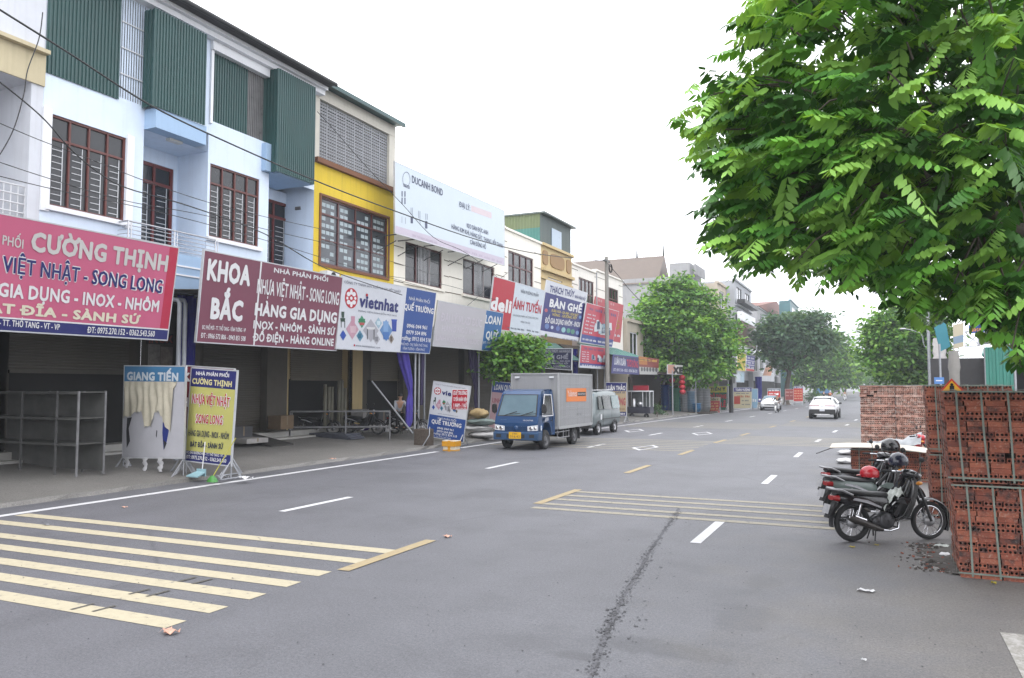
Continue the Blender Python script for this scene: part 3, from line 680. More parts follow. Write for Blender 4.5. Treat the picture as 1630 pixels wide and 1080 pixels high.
# ---- cream houses
def grooves(par, y0, y1, z0, z1, n, m=None):
    g = MB()
    for k in range(n): z = z0 + (z1 - z0) * k / max(1, n - 1); g.box((FX + .002, y0, z), (FX + .012, y1, z + .035))
    g.build("wall_groove", m or mat("groove", hx("8b8271", .5), .9), par)
def cream(i, label, u0, u1, vt, vb, cols, trans, wallm, ztop, shut, pilm=W_dim, fm=None):
    y0, y1 = YB[i], YB[i + 1] - .004
    h = thing("house", label, "house", (FX, (y0 + y1) / 2, .5), group="shop houses along the street")
    w1 = (Y(u0, 430), Y(u1, 440)); wz = (Z(u0, vb), Z(u0, vt)); b = MB(); fw(b, FX, y0, y1, ZC, ztop, [(*w1, *wz)], .2); shell(b, FX, y0, y1, ZC, ztop)
    b.box((FX - .3, y0, ztop + .002), (FX + .1, y1, ztop + .12)); b.build("wall", wallm, h)
    window(h, FX, *w1, *wz, cols, trans, fm or mat("plum_frame", (.09, .03, .03)), M_pane, dp=.12, t=.08, sill=wallm)
    if "bars" in label or i < 5:
        g = MB(); a = w1[0] + (w1[1] - w1[0]) * .36; c = w1[0] + (w1[1] - w1[0]) * .66
        for k in range(9): y = a + (c - a) * k / 8; g.tube([(FX - .03, y, wz[0] + .05), (FX - .03, y, wz[1] - .05)], .012, 4)
        g.build("grille", M_bar, h)
    grooves(h, y0, w1[0] - .15, wz[0] - .1, wz[1] + .4, 4); grooves(h, w1[1] + .15, y1, wz[0] - .1, wz[1] + .4, 4)
    ground_floor(h, y0, y1, pilm, shut, [(y0, y0 + .35), (y1 - .3, y1 - .02)])
    return h, y0, y1
zt4 = Z(803, 364)
h, *_ = cream(3, "cream house with barred window half behind the tall pale advertising panel", 645, 704, 384, 448, [0, .3, .66, 1], None, W_cream, zt4, [(Y(690, 600, -20.9) - 1.3, YB[4] - .4, .7, M_shut2)])
h, *_ = cream(4, "cream house with dark window under the far half of the tall pale advertising panel", 737, 787, 411, 468, [0, .36, .66, 1], None, W_cream, zt4, [(YB[4] + .4, YB[5] - .4, .7, M_shut2)])
h, *_ = cream(5, "cream house with grooved wall and a three-column window above the white-and-red shop sign", 809, 849, 398, 458, 4, .62, W_cream, Z(803, 365), [(YB[5] + .4, YB[6] - .4, .7, M_shut)])
# buff ornate house with sheet-metal shed on top
y0, y1 = YB[6], YB[7] - .004
h = thing("house", "narrow buff house with oval parapet panels and a green sheet-metal top floor", "house", (FX, (y0 + y1) / 2, .5), group="shop houses along the street")
zp = Z(861, 386); zq = Z(861, 430); b = MB(); w1 = (Y(872, 440), Y(895, 450)); wz = (Z(872, 466), Z(872, 441))
fw(b, FX, y0, y1, ZC, zp, [(*w1, *wz)]); shell(b, FX, y0, y1, ZC, zp); b.box((FX + .002, y0, zq), (FX + .22, y1, zq + .18)); b.box((FX + .002, y0, zp - .16), (FX + .18, y1, zp)); b.box((FX + .002, y0, zq - .5), (FX + .1, y1, zq - .4)); b.build("wall", W_buff, h)
b = MB(); n = 22
for ya, yb in ((.04, .2), (.27, .73), (.8, .96)):
    yc = y0 + (y1 - y0) * (ya + yb) / 2; hw = (y1 - y0) * (yb - ya) / 2; zc_ = (zp + zq) / 2; hh = (zp - zq) * .26; pts = []
    for k in range(n): a = 2 * PI * k / n; cs = math.cos(a); sn = math.sin(a); pts.append((FX + .004, yc + math.copysign(abs(cs) ** .5, cs) * hw, zc_ + math.copysign(abs(sn) ** .6, sn) * hh))
    b.prism(pts, (.05, 0, 0))
b.build("parapet_panel", mat("tan_panel", hx("b8956a", .6), .8, .08), h)
window(h, FX, *w1, *wz, 3, None, M_whitep, M_pane); ground_floor(h, y0, y1, W_dim, [(y0 + .4, y1 - .3, .7, M_shut)], [(y0, y0 + .3)])
zs, zf_ = Z(861, 340), Z(861, 386); zsh = zs
s = MB(); s.ribbed((FX - .05, y0, zp + .01), (0, y1 - y0 - .1, 0), (0, 0, zs - zp), (1, 0, 0), .2, .03)
s.build("shed_front", mat("grey_green_sheet", hx("6d7a76", .55), .5, .1, 2, streak=.2), h)
s = MB(); bk = -23.2; zm = zp + (zs - zp) * .52; s.ribbed((bk, y0 + .02, zp + .0), (FX - .05 - bk, 0, 0), (0, 0, zm - zp), (0, -1, 0), .2, .03, 0)
s.ribbed((bk, y0 + .02, zm), (FX - .05 - bk, 0, 0), (0, 0, zs - zm), (0, -1, 0), .2, .03, 1); s.box((bk, y0 + .03, zp), (bk + .05, y1 - .12, zs)); s.box((bk, y1 - .1, zp), (FX - .1, y1 - .06, zs))
s.build("shed_side", [M_green2, mat("olive_sheet", hx("7d8b62", .55), .5, .1, 2, streak=.2)], h)
s = MB(); s.box((bk - .2, y0 - .1, zs + .002), (FX + .3, y1 + .1, zs + .1)); s.build("roof", mat("grey_green_sheet", hx("6d7a76", .55)), h)
wa, wb = at_x(878, 362, FX), at_x(893.5, 396, FX); s = MB(); s.box((FX - .01, wa.y, Z(878, 396)), (FX + .02, wb.y, Z(878, 363))); s.build("window", mat("pale_blue_pane", hx("b4c9dd", .62), .3, .05), h)
h, *_ = cream(7, "white house with dark window directly right of the buff house", 921, 945, 441, 500, 4, .6, mat("soft_white_wall", hx("ece8df", .82), .8, .06, 1.2, streak=.15), Z(913, 422), [(YB[7] + .4, YB[8] - .4, .7, M_shut)])
h, *_ = cream(8, "white house with small window behind the roadside concrete pole", 966, 984, 456, 500, 4, .6, mat("soft_white_wall", hx("e4ded2", .62)), Z(991, 449), [(YB[8] + .4, YB[9] - .4, .7, M_shut)])
# ---- awning roofs that shade the pavement; those behind signs reach out to block sky light
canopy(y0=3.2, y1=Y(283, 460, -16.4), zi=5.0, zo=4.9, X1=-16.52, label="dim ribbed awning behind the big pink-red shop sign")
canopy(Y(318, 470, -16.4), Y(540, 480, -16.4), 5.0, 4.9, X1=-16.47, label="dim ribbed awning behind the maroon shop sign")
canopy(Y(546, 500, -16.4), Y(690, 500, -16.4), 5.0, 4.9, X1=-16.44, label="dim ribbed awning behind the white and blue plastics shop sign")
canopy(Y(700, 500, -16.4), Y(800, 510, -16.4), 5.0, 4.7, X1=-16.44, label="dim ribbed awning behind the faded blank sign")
canopy(Y(802, 520, -16.4), Y(930, 540, -16.4), 5.0, 3.9, label="green-edged awning under the navy furniture sign", m=M_green2, X1=-16.6)
canopy(Y(934, 545, -16.4), Y(975, 550, -16.4), 5.0, 4.2, label="dim awning under the red bottle-print sign")
canopy(Y(978, 556, -15.6), Y(1034, 570, -15.6), Z(976, 552, -17.5), Z(976, 566, -15.6), X0=-18.2, X1=-15.6, label="green awning over the purple banner shop", m=M_green2)
# ================================================================== SHOP SIGNS
XS = -16.2
c_w = col("f2f2f4", .64); c_nv = col("252a70", .66); c_rd = col("bf1f36", .66); c_dk = col("333a52", .66); c_gr = col("6b7280", .6); c_bl = col("2b5098", .66); c_cr = col("efe8d0", .64)
M_back = mat("sign_backing", (.2, .2, .21), .7, .1)
c_al = mat("aluminium_edge", (.5, .51, .53), .4, .1, 5, metal=.4)
def scrib(s, m, L, R, cap, words=5, lay=4):               # lettering too small to read in the photo: word-shaped strokes
    w_ = [RN.uniform(.5, 1.3) for _ in range(words)]; T = sum(w_) + .25 * (words - 1); x = 0
    for q in w_:
        n = max(2, int(q * 4))
        for i in range(n):
            a = (x + q * i / n) / T; b_ = (x + q * (i + .68) / n) / T; c = cap * RN.uniform(.75, 1.05)
            P = lambda t, d: (L[0] + (R[0] - L[0]) * t, L[1] + (R[1] - L[1]) * t - d)
            s.poly(m, [P(a, 0), P(b_, 0), P(b_, c), P(a, c)], lay)
        x += q + .25
FAC = "fascia signs over the shop fronts"
# pink-red sign
s = sign("shop_sign", "large pink-red sign with silver and navy lettering and a navy strip below", [(-118, 321), (284, 394), (265.5, 539), (-126, 521)], XS, XS - .45, mat("red_vinyl", hx("cd6486", .70), .42, .07, .5), FAC, frame=c_al)
s.rect(c_nv, 0, .895, 1, 1); s.rect(c_w, 0, .883, 1, .897, 2); s.rect(mat("deep_red_vinyl", hx("c3304f", .66), .42, .05), .955, 0, 1, .883)
slv = col("d2d0cd", .68)
s.text("NHÀ PHÂN PHỐI", slv, (-88, 372), (36.7, 397.8), 15); s.text("CƯỜNG THỊNH", slv, (50.4, 400), (264.4, 430.8), 26.5, .045)
s.text2("NHỰA VIỆT NHẬT - SONG LONG", c_nv, c_w, (-82, 424), (256, 466), 23)
s.text("HÀNG GIA DỤNG - INOX - NHÔM", c_w, (-88, 466), (251, 495.5), 19.5, .035); s.text("BÁT ĐĨA - SÀNH SỨ", c_cr, (-36, 497.5), (221.6, 515), 13.5, .045)
s.text("ĐC: ĐẦU ĐƯỜNG MỚI - TT. THỔ TANG - VT - VP", c_w, (-104, 513), (95, 525.6), 9.5, .02); s.text("ĐT: 0975.270.152 - 0362.543.560", c_w, (139, 529.5), (245.4, 534.4), 9, .02); s.done()
# maroon sign
s = sign("shop_sign", "maroon sign split by a white line, heavy white lettering on both halves", [(326, 400.5), (545, 441.5), (534.5, 557), (313, 545)], XS, XS - .3, mat("maroon_vinyl", hx("814659", .66), .45, .06, .6), FAC, frame=c_al)
s.rect(c_w, .352, 0, .362, 1)
for t, L, R_, cp, bd in (("KHOA", (329.5, 445.4), (395.8, 454.5), 30, .05), ("BẮC", (335, 507), (383.5, 510.8), 30, .05), ("ĐC: PHỐ MỚI - TT. THỔ TANG - VĨNH TƯỜNG - VP", (321, 525), (390, 529.3), 6, .02), ("ĐT : 0966 572 806 - 0943 851 508", (319, 538.7), (389.6, 543.5), 7.5, .02),
    ("NHÀ PHÂN PHỐI", (435.5, 433.6), (521, 447.8), 6.8, .03), ("NHỰA VIỆT NHẬT - SONG LONG", (408, 466.8), (538, 485), 21, .02), ("HÀNG GIA DỤNG", (405, 501.4), (534.3, 513.6), 17, .045), ("INOX - NHÔM - SÀNH SỨ", (402.5, 522.8), (532, 533), 11.3, .035), ("ĐỒ ĐIỆN - HÀNG ONLINE", (401.5, 543), (529.8, 550), 11.5, .035)): s.text(t, c_w, L, R_, cp, bd)
s.done()
# white + blue plastics sign
DIA = [((200, 720), 50, 80, "d0a3b4"), ((275, 660), 30, 50, "4c9c78"), ((345, 725), 62, 90, "b6b6be"), ((405, 665), 28, 45, "a9c6d6"), ((465, 720), 50, 85, "6b96c8"), ((390, 790), 28, 45, "bcbcc2"), ((260, 770), 28, 45, "5f94b0"), ((127, 770), 26, 42, "4468b4"), ((505, 785), 22, 38, "a89e94")]
def plastics(s, f, k):
    for (x, y), a, b_, c in DIA:
        x0, y0 = f(x, y); s.poly(col(c, .62), [(x0 - a * k, y0), (x0, y0 + b_ * k), (x0 + a * k, y0), (x0, y0 - b_ * k)], 2)
    def blk(x, y, a, b_, c, l=3): x0, y0 = f(x, y); s.poly(col(c, .6), [(x0 - a * k, y0 - b_ * k), (x0 - a * k * .8, y0 + b_ * k), (x0 + a * k * .8, y0 + b_ * k), (x0 + a * k, y0 - b_ * k)], l)
    blk(125, 610, 12, 24, "2f4a3c"); blk(124, 650, 20, 14, "2f4a3c"); blk(112, 682, 3, 28, "26362e"); blk(140, 684, 3, 28, "26362e"); blk(528, 680, 20, 46, "2f4cae"); blk(528, 640, 24, 8, "3d5cc0"); blk(127, 768, 13, 24, "2d52b8")
    blk(205, 655, 16, 36, "cf9aae"); blk(205, 722, 24, 26, "e2c2cc"); blk(275, 650, 26, 14, "2f8a5c"); blk(275, 676, 22, 10, "c05a5a"); blk(345, 708, 34, 9, "e6e6e8"); blk(318, 755, 4, 40, "55585e"); blk(370, 755, 4, 40, "55585e"); blk(462, 690, 22, 40, "87b0e0"); blk(464, 762, 26, 28, "4d7fc4"); blk(390, 790, 13, 18, "8a8a92"); blk(258, 770, 14, 18, "31708e"); blk(505, 785, 9, 20, "6a5a4e"); blk(405, 665, 14, 16, "d8ecf4")
def vlogo(s, c, r):
    s.ring(c_rd, c, r, 0, 2); W = [(0, .62, .2, .28), (0, -.62, .2, .28), (-.42, .4, .3, .22), (.42, .4, .3, .22), (-.42, -.4, .3, .22), (.42, -.4, .3, .22), (-.62, 0, .17, .15), (.62, 0, .17, .15), (0, 0, .2, .16), (-.3, 0, .1, .12), (.3, 0, .1, .12)]
    for x, y, a, b_ in W[:9]: s.ring(c_w, (c[0] + x * r[0], c[1] + y * r[1]), (a * r[0], b_ * r[1]), 0, 3, 12)
c_pw = col("dfe2ea", .64)
s = sign("shop_sign", "pale sign with a red flower emblem and plastic goods, blue panel at its right end", [(546.5, 441.5), (694, 464.8), (683.6, 560), (535, 557.7)], XS, XS - .25, c_pw, FAC, frame=c_al)
s.rect(c_bl, .644, 0, 1, 1)
f5 = lambda x, y: (x / 4.908 + 520, y / 4.908 + 380)
s.text("CÔNG TY TNHH SẢN XUẤT NHỰA VIỆT NHẬT", c_dk, (547.5, 453.5), (638, 466.5), 3.8, .01); vlogo(s, (559, 477.5), (10.3, 16.3))
s.text("vietnhat", c_nv, (572, 490), (632.7, 497), 18, .04); s.ring(c_rd, (583.8, 471.6), (1.9, 2.4), 0, 5, 12); s.text("MANG TIỆN NGHI ĐẾN MỌI NHÀ", c_gr, (570, 498.3), (631.6, 504.5), 2.8, 0)
plastics(s, f5, 1 / 4.908); s.text("www.vietnhatplastic.com", c_gr, (566, 553.6), (605, 555.8), 3.4, 0); s.ring(c_rd, (564, 552), (1.3, 1.8), 0, 3, 8)
for t, L, R_, cp, bd in (("NHÀ PHÂN PHỐI", (650.8, 476.8), (683.6, 482), 5.2, .0), ("QUẾ TRƯỜNG", (643, 492), (689, 498), 8.6, .035), ("0946 044 961", (647.3, 520.8), (679, 523), 5.8, .02), ("0979 504 896", (646.3, 531), (678, 532.8), 5.8, .02), ("Trưởng: 0912 834 518", (635.7, 540.2), (684.6, 543), 6.2, .02), ("PHỐ MỚI - THỊ TRẤN THỔ TANG", (638, 549), (680, 550.6), 3.8, .01), ("VĨNH TƯỜNG - VĨNH PHÚC", (640.6, 555.8), (676, 557), 3.8, .01)): s.text(t, c_w, L, R_, cp, bd)
s.done()
# faded sign
s = sign("shop_sign", "sun-bleached blank lilac sign with a blue end panel in white lettering", [(698, 480), (801, 499), (793.7, 559.5), (689, 550.7)], XS, XS - .25, mat("bleached_vinyl", hx("c9c6cc", .64), .5, .05, .8), FAC, frame=c_al)
bl2 = col("2f6aa6", .66); gh = col("d9d3dd", .64); s.rect(bl2, .71, 0, 1, 1)
s.text("ĐẠI LÝ VLXD ĐỨC", gh, (701, 511), (766, 521), 12, .03, 2); s.text("HÀNG NGŨ KIM", gh, (703, 527), (757, 533), 8, .02, 2); s.text("LINH KIỆN ĐIỆN NƯỚC", gh, (694, 542), (762, 549), 8, .02, 2)
for t, L, R_, cp, bd in (("LOAN", (771.9, 514.4), (795.6, 517.2), 12.5, .03), ("QUÝ", (772.6, 539.5), (791.6, 540), 12, .03), ("ĐT: 0987 543 256", (768.5, 547), (791.6, 548.4), 3.6, .01), ("0917 756 138", (772, 554), (790.6, 555.4), 3.6, .01)): s.text(t, c_w, L, R_, cp, bd)
s.done()
# red/white stationery sign
s = sign("shop_sign", "sign with a crimson end and a white field lettered in red", [(786.7, 441), (867.6, 463.6), (858.5, 535), (777, 521)], XS, XS - .25, col("d6e0ea", .66), FAC, frame=c_al)
s.rect(c_rd, 0, 0, .38, 1); s.text("deli", c_w, (780.7, 492), (811, 498), 19, .05); s.text("VĂN PHÒNG PHẨM", c_gr, (828, 466.2), (856.5, 473), 4.8, .015); s.text("ÁNH TUYẾN", c_rd, (815.8, 490.7), (859.8, 500), 13.5, .035)
s.text("VĂN PHÒNG PHẨM | ĐỒ DÙNG HỌC SINH", c_gr, (815, 503.2), (856, 509.4), 3, .01); s.text("HÀNG TẠP HÓA", c_gr, (828, 514), (843, 516.4), 3, .01); scrib(s, c_gr, (807, 522.5), (834, 527), 2.4, 5); scrib(s, c_gr, (838, 527), (857, 531), 2.4, 3); s.done()
# navy furniture sign
yl = col("d8c25e", .66)
s = sign("shop_sign", "navy furniture-shop sign with a white header and chair pictures", [(871, 446.7), (935, 467), (923.4, 545), (858.5, 531)], XS, XS - .25, col("2c2f78", .66), FAC, frame=c_al)
s.rect(c_pw, 0, 0, 1, .22); s.rect(c_pw, 0, .925, 1, 1); s.text("THẠCH THÚY", c_nv, (874, 464.6), (912.4, 473.5), 10, .03); s.text("NHÀ PHÂN PHỐI", c_nv, (914, 474.5), (931, 479.5), 5, .02)
s.text("BÀN GHẾ", c_w, (874, 487.8), (924.6, 499), 11.5, .045); s.text("XUÂN HÒA - GIA ANH - HÒA PHÁT", yl, (876.7, 496), (919.4, 504.8), 4, .02); s.text("VÕNG - GIƯỜNG XẾP", yl, (878, 502.6), (917, 509.4), 4.2, .02); s.text("ĐỒ GIA DỤNG NHÔM - INOX", c_w, (866.8, 513), (922.6, 522), 8, .03)
for x, y, r, c in ((870, 519, 3.5, "6a86c0"), (878, 521, 2.2, "c8d2e8"), (887, 523, 3.2, "5f74b4"), (896, 525.5, 3.4, "9ccfd4"), (904, 527, 3.2, "57a089"), (911, 529, 3.2, "4f9478"), (918.5, 531, 2.8, "7d9cc8"), (869, 494, 2.4, "c25a6a"), (923, 506, 2.2, "6f9ad0")):
    s.ring(col(c, .62), (x, y), (r, r * 1.25), 0, 2, 10)
s.text("ĐC: PHỐ MỚI - TT. THỔ TANG", c_nv, (861, 535.3), (885, 539.4), 2.6, .01); s.text("ĐT: 0917 869 868", c_nv, (894, 541), (917, 544.4), 2.6, .01); s.done()
# red bottle signs
def bottles(s, f, k):
    for i in range(26):
        a = RN.random(); x, y = f(a, RN.uniform(.1, .9)); c = RN.choice(["e8eef2", "c4dbe6", "8fb6cc", "2f4a6e", "dfe6ea"]); h_ = k * RN.uniform(.7, 1.1)
        s.poly(col(c, .62), [(x - k * .16, y - h_), (x - k * .2, y), (x + k * .2, y), (x + k * .16, y - h_)], 3 + i % 3)
rdv = mat("red_vinyl_sign", hx("c63a52", .66), .45, .06, 1)
s = sign("shop_sign", "red sign printed with a group of pale bottles over a blue strip", [(934, 483), (985, 496), (974, 553), (924, 544)], XS + .1, XS - .1, rdv, FAC, frame=c_al)
s.rect(col("3a4a92", .66), 0, .80, 1, 1); scrib(s, col("7d5a86", .62), (938, 494), (981, 505.5), 4.5, 4); bottles(s, lambda a, b_: (947 + 29 * a, 521 + 13 * b_ + 5 * a), 12)
for k in range(6): scrib(s, c_pw, (935 - k * 1.2, 502 + 5.5 * k), (948 - k * 1.2, 505 + 5.5 * k), 2.2, 2)
scrib(s, c_w, (927, 541), (948, 545), 3, 4); scrib(s, c_w, (951, 545.6), (974, 549.6), 3, 4); s.done()
s = sign("shop_sign", "flat coral-red sign standing behind the bottle-print sign", [(948, 472.6), (992.6, 485.5), (987.5, 546.5), (938, 536)], XS - .8, XS - .9, col("c6525c", .64), FAC); scrib(s, col("d69a9c", .64), (952, 480), (978, 487), 4, 3)
s.text("5", col("b5762e", .62), (978.5, 522), (985, 524), 14, .03); scrib(s, c_pw, (976, 535), (987, 537), 4, 2); s.done()
s = sign("shop_sign", "small red bottle-print sign hanging low beneath the larger one", [(925, 550), (969.5, 555), (967.5, 588), (922.5, 584.5)], XS, XS - .1, rdv, FAC, frame=c_al)
s.rect(col("3a4a92", .66), 0, .80, 1, .93); s.rect(c_pw, 0, .93, 1, 1); scrib(s, col("7d5a86", .62), (930, 556.5), (960, 560), 3.2, 4); bottles(s, lambda a, b_: (942 + 25 * a, 570 + 9 * b_), 8)
for k in range(5): scrib(s, c_pw, (926, 561 + 3.6 * k), (937, 562 + 3.6 * k), 1.6, 2)
scrib(s, c_w, (926, 582), (965, 586), 2, 9); s.done()
# low furniture sign: its shade is put into the dim print colours
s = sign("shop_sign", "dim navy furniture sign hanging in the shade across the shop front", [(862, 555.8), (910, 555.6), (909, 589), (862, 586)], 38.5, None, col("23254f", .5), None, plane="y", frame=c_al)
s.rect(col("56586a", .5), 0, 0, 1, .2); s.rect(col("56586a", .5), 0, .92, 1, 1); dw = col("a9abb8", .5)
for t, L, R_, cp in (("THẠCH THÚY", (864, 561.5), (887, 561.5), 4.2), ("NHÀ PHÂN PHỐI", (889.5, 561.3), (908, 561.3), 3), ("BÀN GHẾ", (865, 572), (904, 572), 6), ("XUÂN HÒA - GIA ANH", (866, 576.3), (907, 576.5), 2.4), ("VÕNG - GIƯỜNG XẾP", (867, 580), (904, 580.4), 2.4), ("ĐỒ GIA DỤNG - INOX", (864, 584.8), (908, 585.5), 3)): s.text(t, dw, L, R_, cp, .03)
s.done()
# purple banner, orange banner
s = sign("banner", "purple and white cloth banner hanging under the green awning", [(975.7, 564.6), (1016, 568.5), (1017.5, 597), (973, 594.5)], -15.6, None, col("3b3a7c", .64), "banners under the green awning", thick=.015)
s.text("LUÂN XUÂN", c_pw, (977.5, 579.5), (995, 582), 10, .04); s.text("TƯỚI ĐÔNG", col("c23a58", .66), (997, 582.5), (1015.5, 585), 10, .04); s.text("ĐT: 0917 518 - 0355 - 0356 286 232", c_pw, (976, 590.5), (1014, 593), 4.5, .02); s.done()
s = sign("banner", "orange and grey printed banner beside the purple one under the green awning", [(1016.5, 567), (1049, 572), (1048, 596), (1018, 597)], -15.6, None, col("8f3a35", .6), "banners under the green awning", thick=.015)
s.rect(col("c07a3c", .62), 0, 0, .4, .45); s.rect(col("c3c3c0", .62), 0, .58, 1, 1); scrib(s, col("e3b34c", .64), (1018, 575), (1046, 577.5), 4, 4)
for k in range(6): s.ring(col("55585c", .55), (1022 + 4.6 * k, 589), (1.8, 3.6), 0, 3, 8)
s.done()
# ---- the big pale panel on the cream houses
s = sign("billboard", "tall pale blue panel lettered in grey, fixed above the cream houses' windows", [(629, 261.5), (802.5, 333.5), (803, 419), (629.5, 375.5)], -17.2, -17.2, mat("pale_blue_panel", hx("dbe8f3", .66), .4, .04, .6), None, frame=c_al)
f6 = lambda x, y: (x / 6.75 + 620, y / 6.75 + 260)
s.poly(col("d9cfdf", .64), [f6(62, 700), f6(62, 778), f6(1232, 1072), f6(1232, 1000)][::-1], 1)
gb = col("4a5170", .66)
s.text("DUCANH BOND", gb, f6(245, 228), f6(580, 362), 10.8, .02); s.text("ĐẠI LÝ:", gb, f6(757, 470), f6(872, 510), 8.2, .015); s.text("KEO DÁN ĐỨC ANH", gb, f6(838, 690), f6(1062, 760), 6.6, .015); s.text("HÀNG KIM KHÍ, HÀNG SẮT, THANG, BẾP THAN", gb, f6(675, 708), f6(1215, 893), 6.6, .015); s.text("CÂN ĐỒNG HỒ", gb, f6(873, 865), f6(1040, 912), 6.6, .015)
s.poly(col("ead9de", .64), [f6(885, 450), f6(885, 515), f6(1100, 585), f6(1100, 520)][::-1], 1)
s.ring(gb, f6(183, 195), (6.2, 12), .93, 3)
for k in range(3): s.poly(gb, [f6(150, 240 + 13 * k), f6(150, 246 + 13 * k), f6(220, 275 + 13 * k), f6(220, 268 + 13 * k)][::-1], 2)
def bar(x, y, a, b_, m=gb): s.poly(m, [f6(x, y), f6(x, y + b_), f6(x + a, y + b_), f6(x + a, y)][::-1], 2)
for x in (130, 162): bar(x, 325, 12, 60); bar(x, 395, 12, 70)
g3 = col("9aa3b5", .64)
for x, y, h_ in ((232, 500, 80), (248, 500, 85), (315, 530, 80), (330, 535, 150), (393, 558, 70), (410, 560, 65)): bar(x, y, 6, h_, g3)
bar(230, 595, 26, 75); bar(388, 640, 26, 80); bar(132, 600, 5, 70, g3); bar(170, 610, 5, 70, g3)
scrib(s, col("c9bccf", .64), f6(250, 805), f6(520, 880), 3, 6, 3); scrib(s, col("c9bccf", .64), f6(690, 915), f6(1210, 1055), 3, 8, 3)
b = MB()
for u, v in ((634, 385), (668, 392), (708, 400), (745, 409), (772, 415), (798, 420)):
    p = at_x(u, v, -17.2); b.tube([(-17.28, p.y, p.z + .3), (FX + .02, p.y, p.z + .3)], .025, 5); b.tube([(-17.3, p.y, p.z + .05), (FX + .02, p.y, p.z - .35)], .02, 5)
b.build("bracket", M_dk, s.root); s.done()
# ---- standing boards on the pavement (they face up the street, towards the camera)
def feet(root, pts, h=.45, w_=.35, m=None):
    for p in pts:
        b = MB(); p = Vector(p); top = p + Vector((0, 0, h))
        for dx, dy in ((-.02, -w_), (.02, w_), (-w_ * .35, -w_ * .6), (w_ * .35, w_ * .6)): b.tube([top, (p.x + dx, p.y + dy, p.z + .02)], .016, 5)
        b.tube([(p.x, p.y - w_, p.z + .02), (p.x, p.y + w_, p.z + .02)], .016, 5); b.build("foot", m or M_pipe, root)
def stand(label, px, Y_, m, zg=.06, frame=None, thick=.04, group="standing boards on the pavement"):
    s = sign("standing_sign", label, px, Y_, None, m, group, plane="y", thick=thick, frame=frame or c_al)
    s.zg = zg; a, b_ = s.P[3], s.P[2]
    pl = MB()
    for p, q in ((s.P[3], s.P[0]), (s.P[2], s.P[1])): pl.tube([(p.x, p.y + .03, zg), p + Vector((0, .03, 0)), q + Vector((0, .03, 0))], .018, 6)
    pl.build("leg_frame", M_pipe, s.root); feet(s.root, [(a.x, a.y + .03, zg), (b_.x, b_.y + .03, zg)]); return s
mar = col("7c2434", .62)
s = stand("maroon standing board mostly hidden behind the yellow-green one", [(291, 583), (372, 588.5), (367, 736), (288, 724)], 14.95, mar, .1)
s.rect(c_w, 0, .155, 1, .17); s.text("KIM KHÍ", c_w, (294, 607), (352, 611), 13, .04); s.text("HÀNG INOX", c_w, (293, 648), (360, 652), 14, .03); s.text("NỒI CƠM ĐIỆN", c_w, (292, 695), (356, 700), 12, .03); s.done()
s = stand("yellow-green standing board with navy header and red lettering", [(305.3, 586.5), (376.6, 591.6), (366.4, 741.3), (295, 733)], 14.6, mat("yellow_green_vinyl", hx("c9c673", .64), .5, .05, 2), .05)
s.rect(c_nv, 0, 0, 1, .195); s.rect(c_nv, 0, .893, 1, 1); ylw = col("ece3a8", .64)
for t, m_, L, R_, cp, bd in (("NHÀ PHÂN PHỐI", c_w, (312.8, 597), (365, 600.9), 5.4, .03), ("CƯỜNG THỊNH", ylw, (306.7, 610.5), (369, 616.2), 8.2, .04), ("HÀNG GIA DỤNG - INOX - NHÔM", c_dk, (300.4, 693.4), (364.4, 699.7), 9.5, .02), ("BÁT ĐĨA - SÀNH SỨ", c_dk, (303.6, 710.7), (355.2, 715), 7.6, .04), ("ĐC: ĐẦU ĐƯỜNG MỚI - TT. THỔ TANG - VT - VP", c_w, (297, 721.6), (361, 728.6), 3.8, .02), ("ĐT: 0975.270.152 - 0362.543.560", c_w, (296.6, 729.6), (360.5, 737), 5.6, .02)): s.text(t, m_, L, R_, cp, bd)
s.text2("NHỰA VIỆT NHẬT", c_rd, c_w, (306.3, 641.5), (365.4, 647.8), 14); s.text2("SONG LONG", c_rd, c_w, (312.5, 673), (354.2, 676.2), 13.5); s.done()
# tattered board
s = stand("tattered standing board with blue header and torn cream cloth over grey-white panel", [(198.7, 583.4), (294.5, 584.4), (291, 729), (195.3, 728)], 14.3, mat("scuffed_panel", hx("c9c9d0", .62), .6, .06, 3), .07)
s.rect(col("4a86b4", .62), 0, 0, 1, .165); s.text("GIANG TIẾN", col("dbe6ee", .62), (203.4, 605), (284, 606.6), 12, .05)
fa = lambda x, y: (x / 4.909 + 180, y / 4.909 + 560)
hole = mat("dark_hole", (.02, .02, .024), .9, 0); s.poly(hole, [fa(*p) for p in ((112, 520), (150, 515), (125, 600), (135, 700), (108, 755), (105, 620))][::-1], 1)
s.poly(col("2c3c8c", .6), [fa(*p) for p in ((395, 520), (415, 540), (440, 620), (425, 700), (400, 770), (390, 640))][::-1], 1)
s.poly(hole, [fa(*p) for p in ((345, 615), (352, 620), (346, 675), (340, 660))][::-1], 1); s.poly(hole, [fa(*p) for p in ((398, 690), (425, 715), (405, 765))][::-1], 2)
cl = MB(); fabric = mat("torn_cream_cloth", hx("d6cfba", .62), .8, .15, 4, bump=.2)
edges = [(88, 520), (112, 510), (150, 500), (170, 480), (205, 470), (240, 480), (262, 580), (300, 590), (330, 480), (372, 470), (392, 515), (425, 600), (448, 620), (470, 500), (480, 300), (500, 245)]
nx = 60; rows = 10; V = []
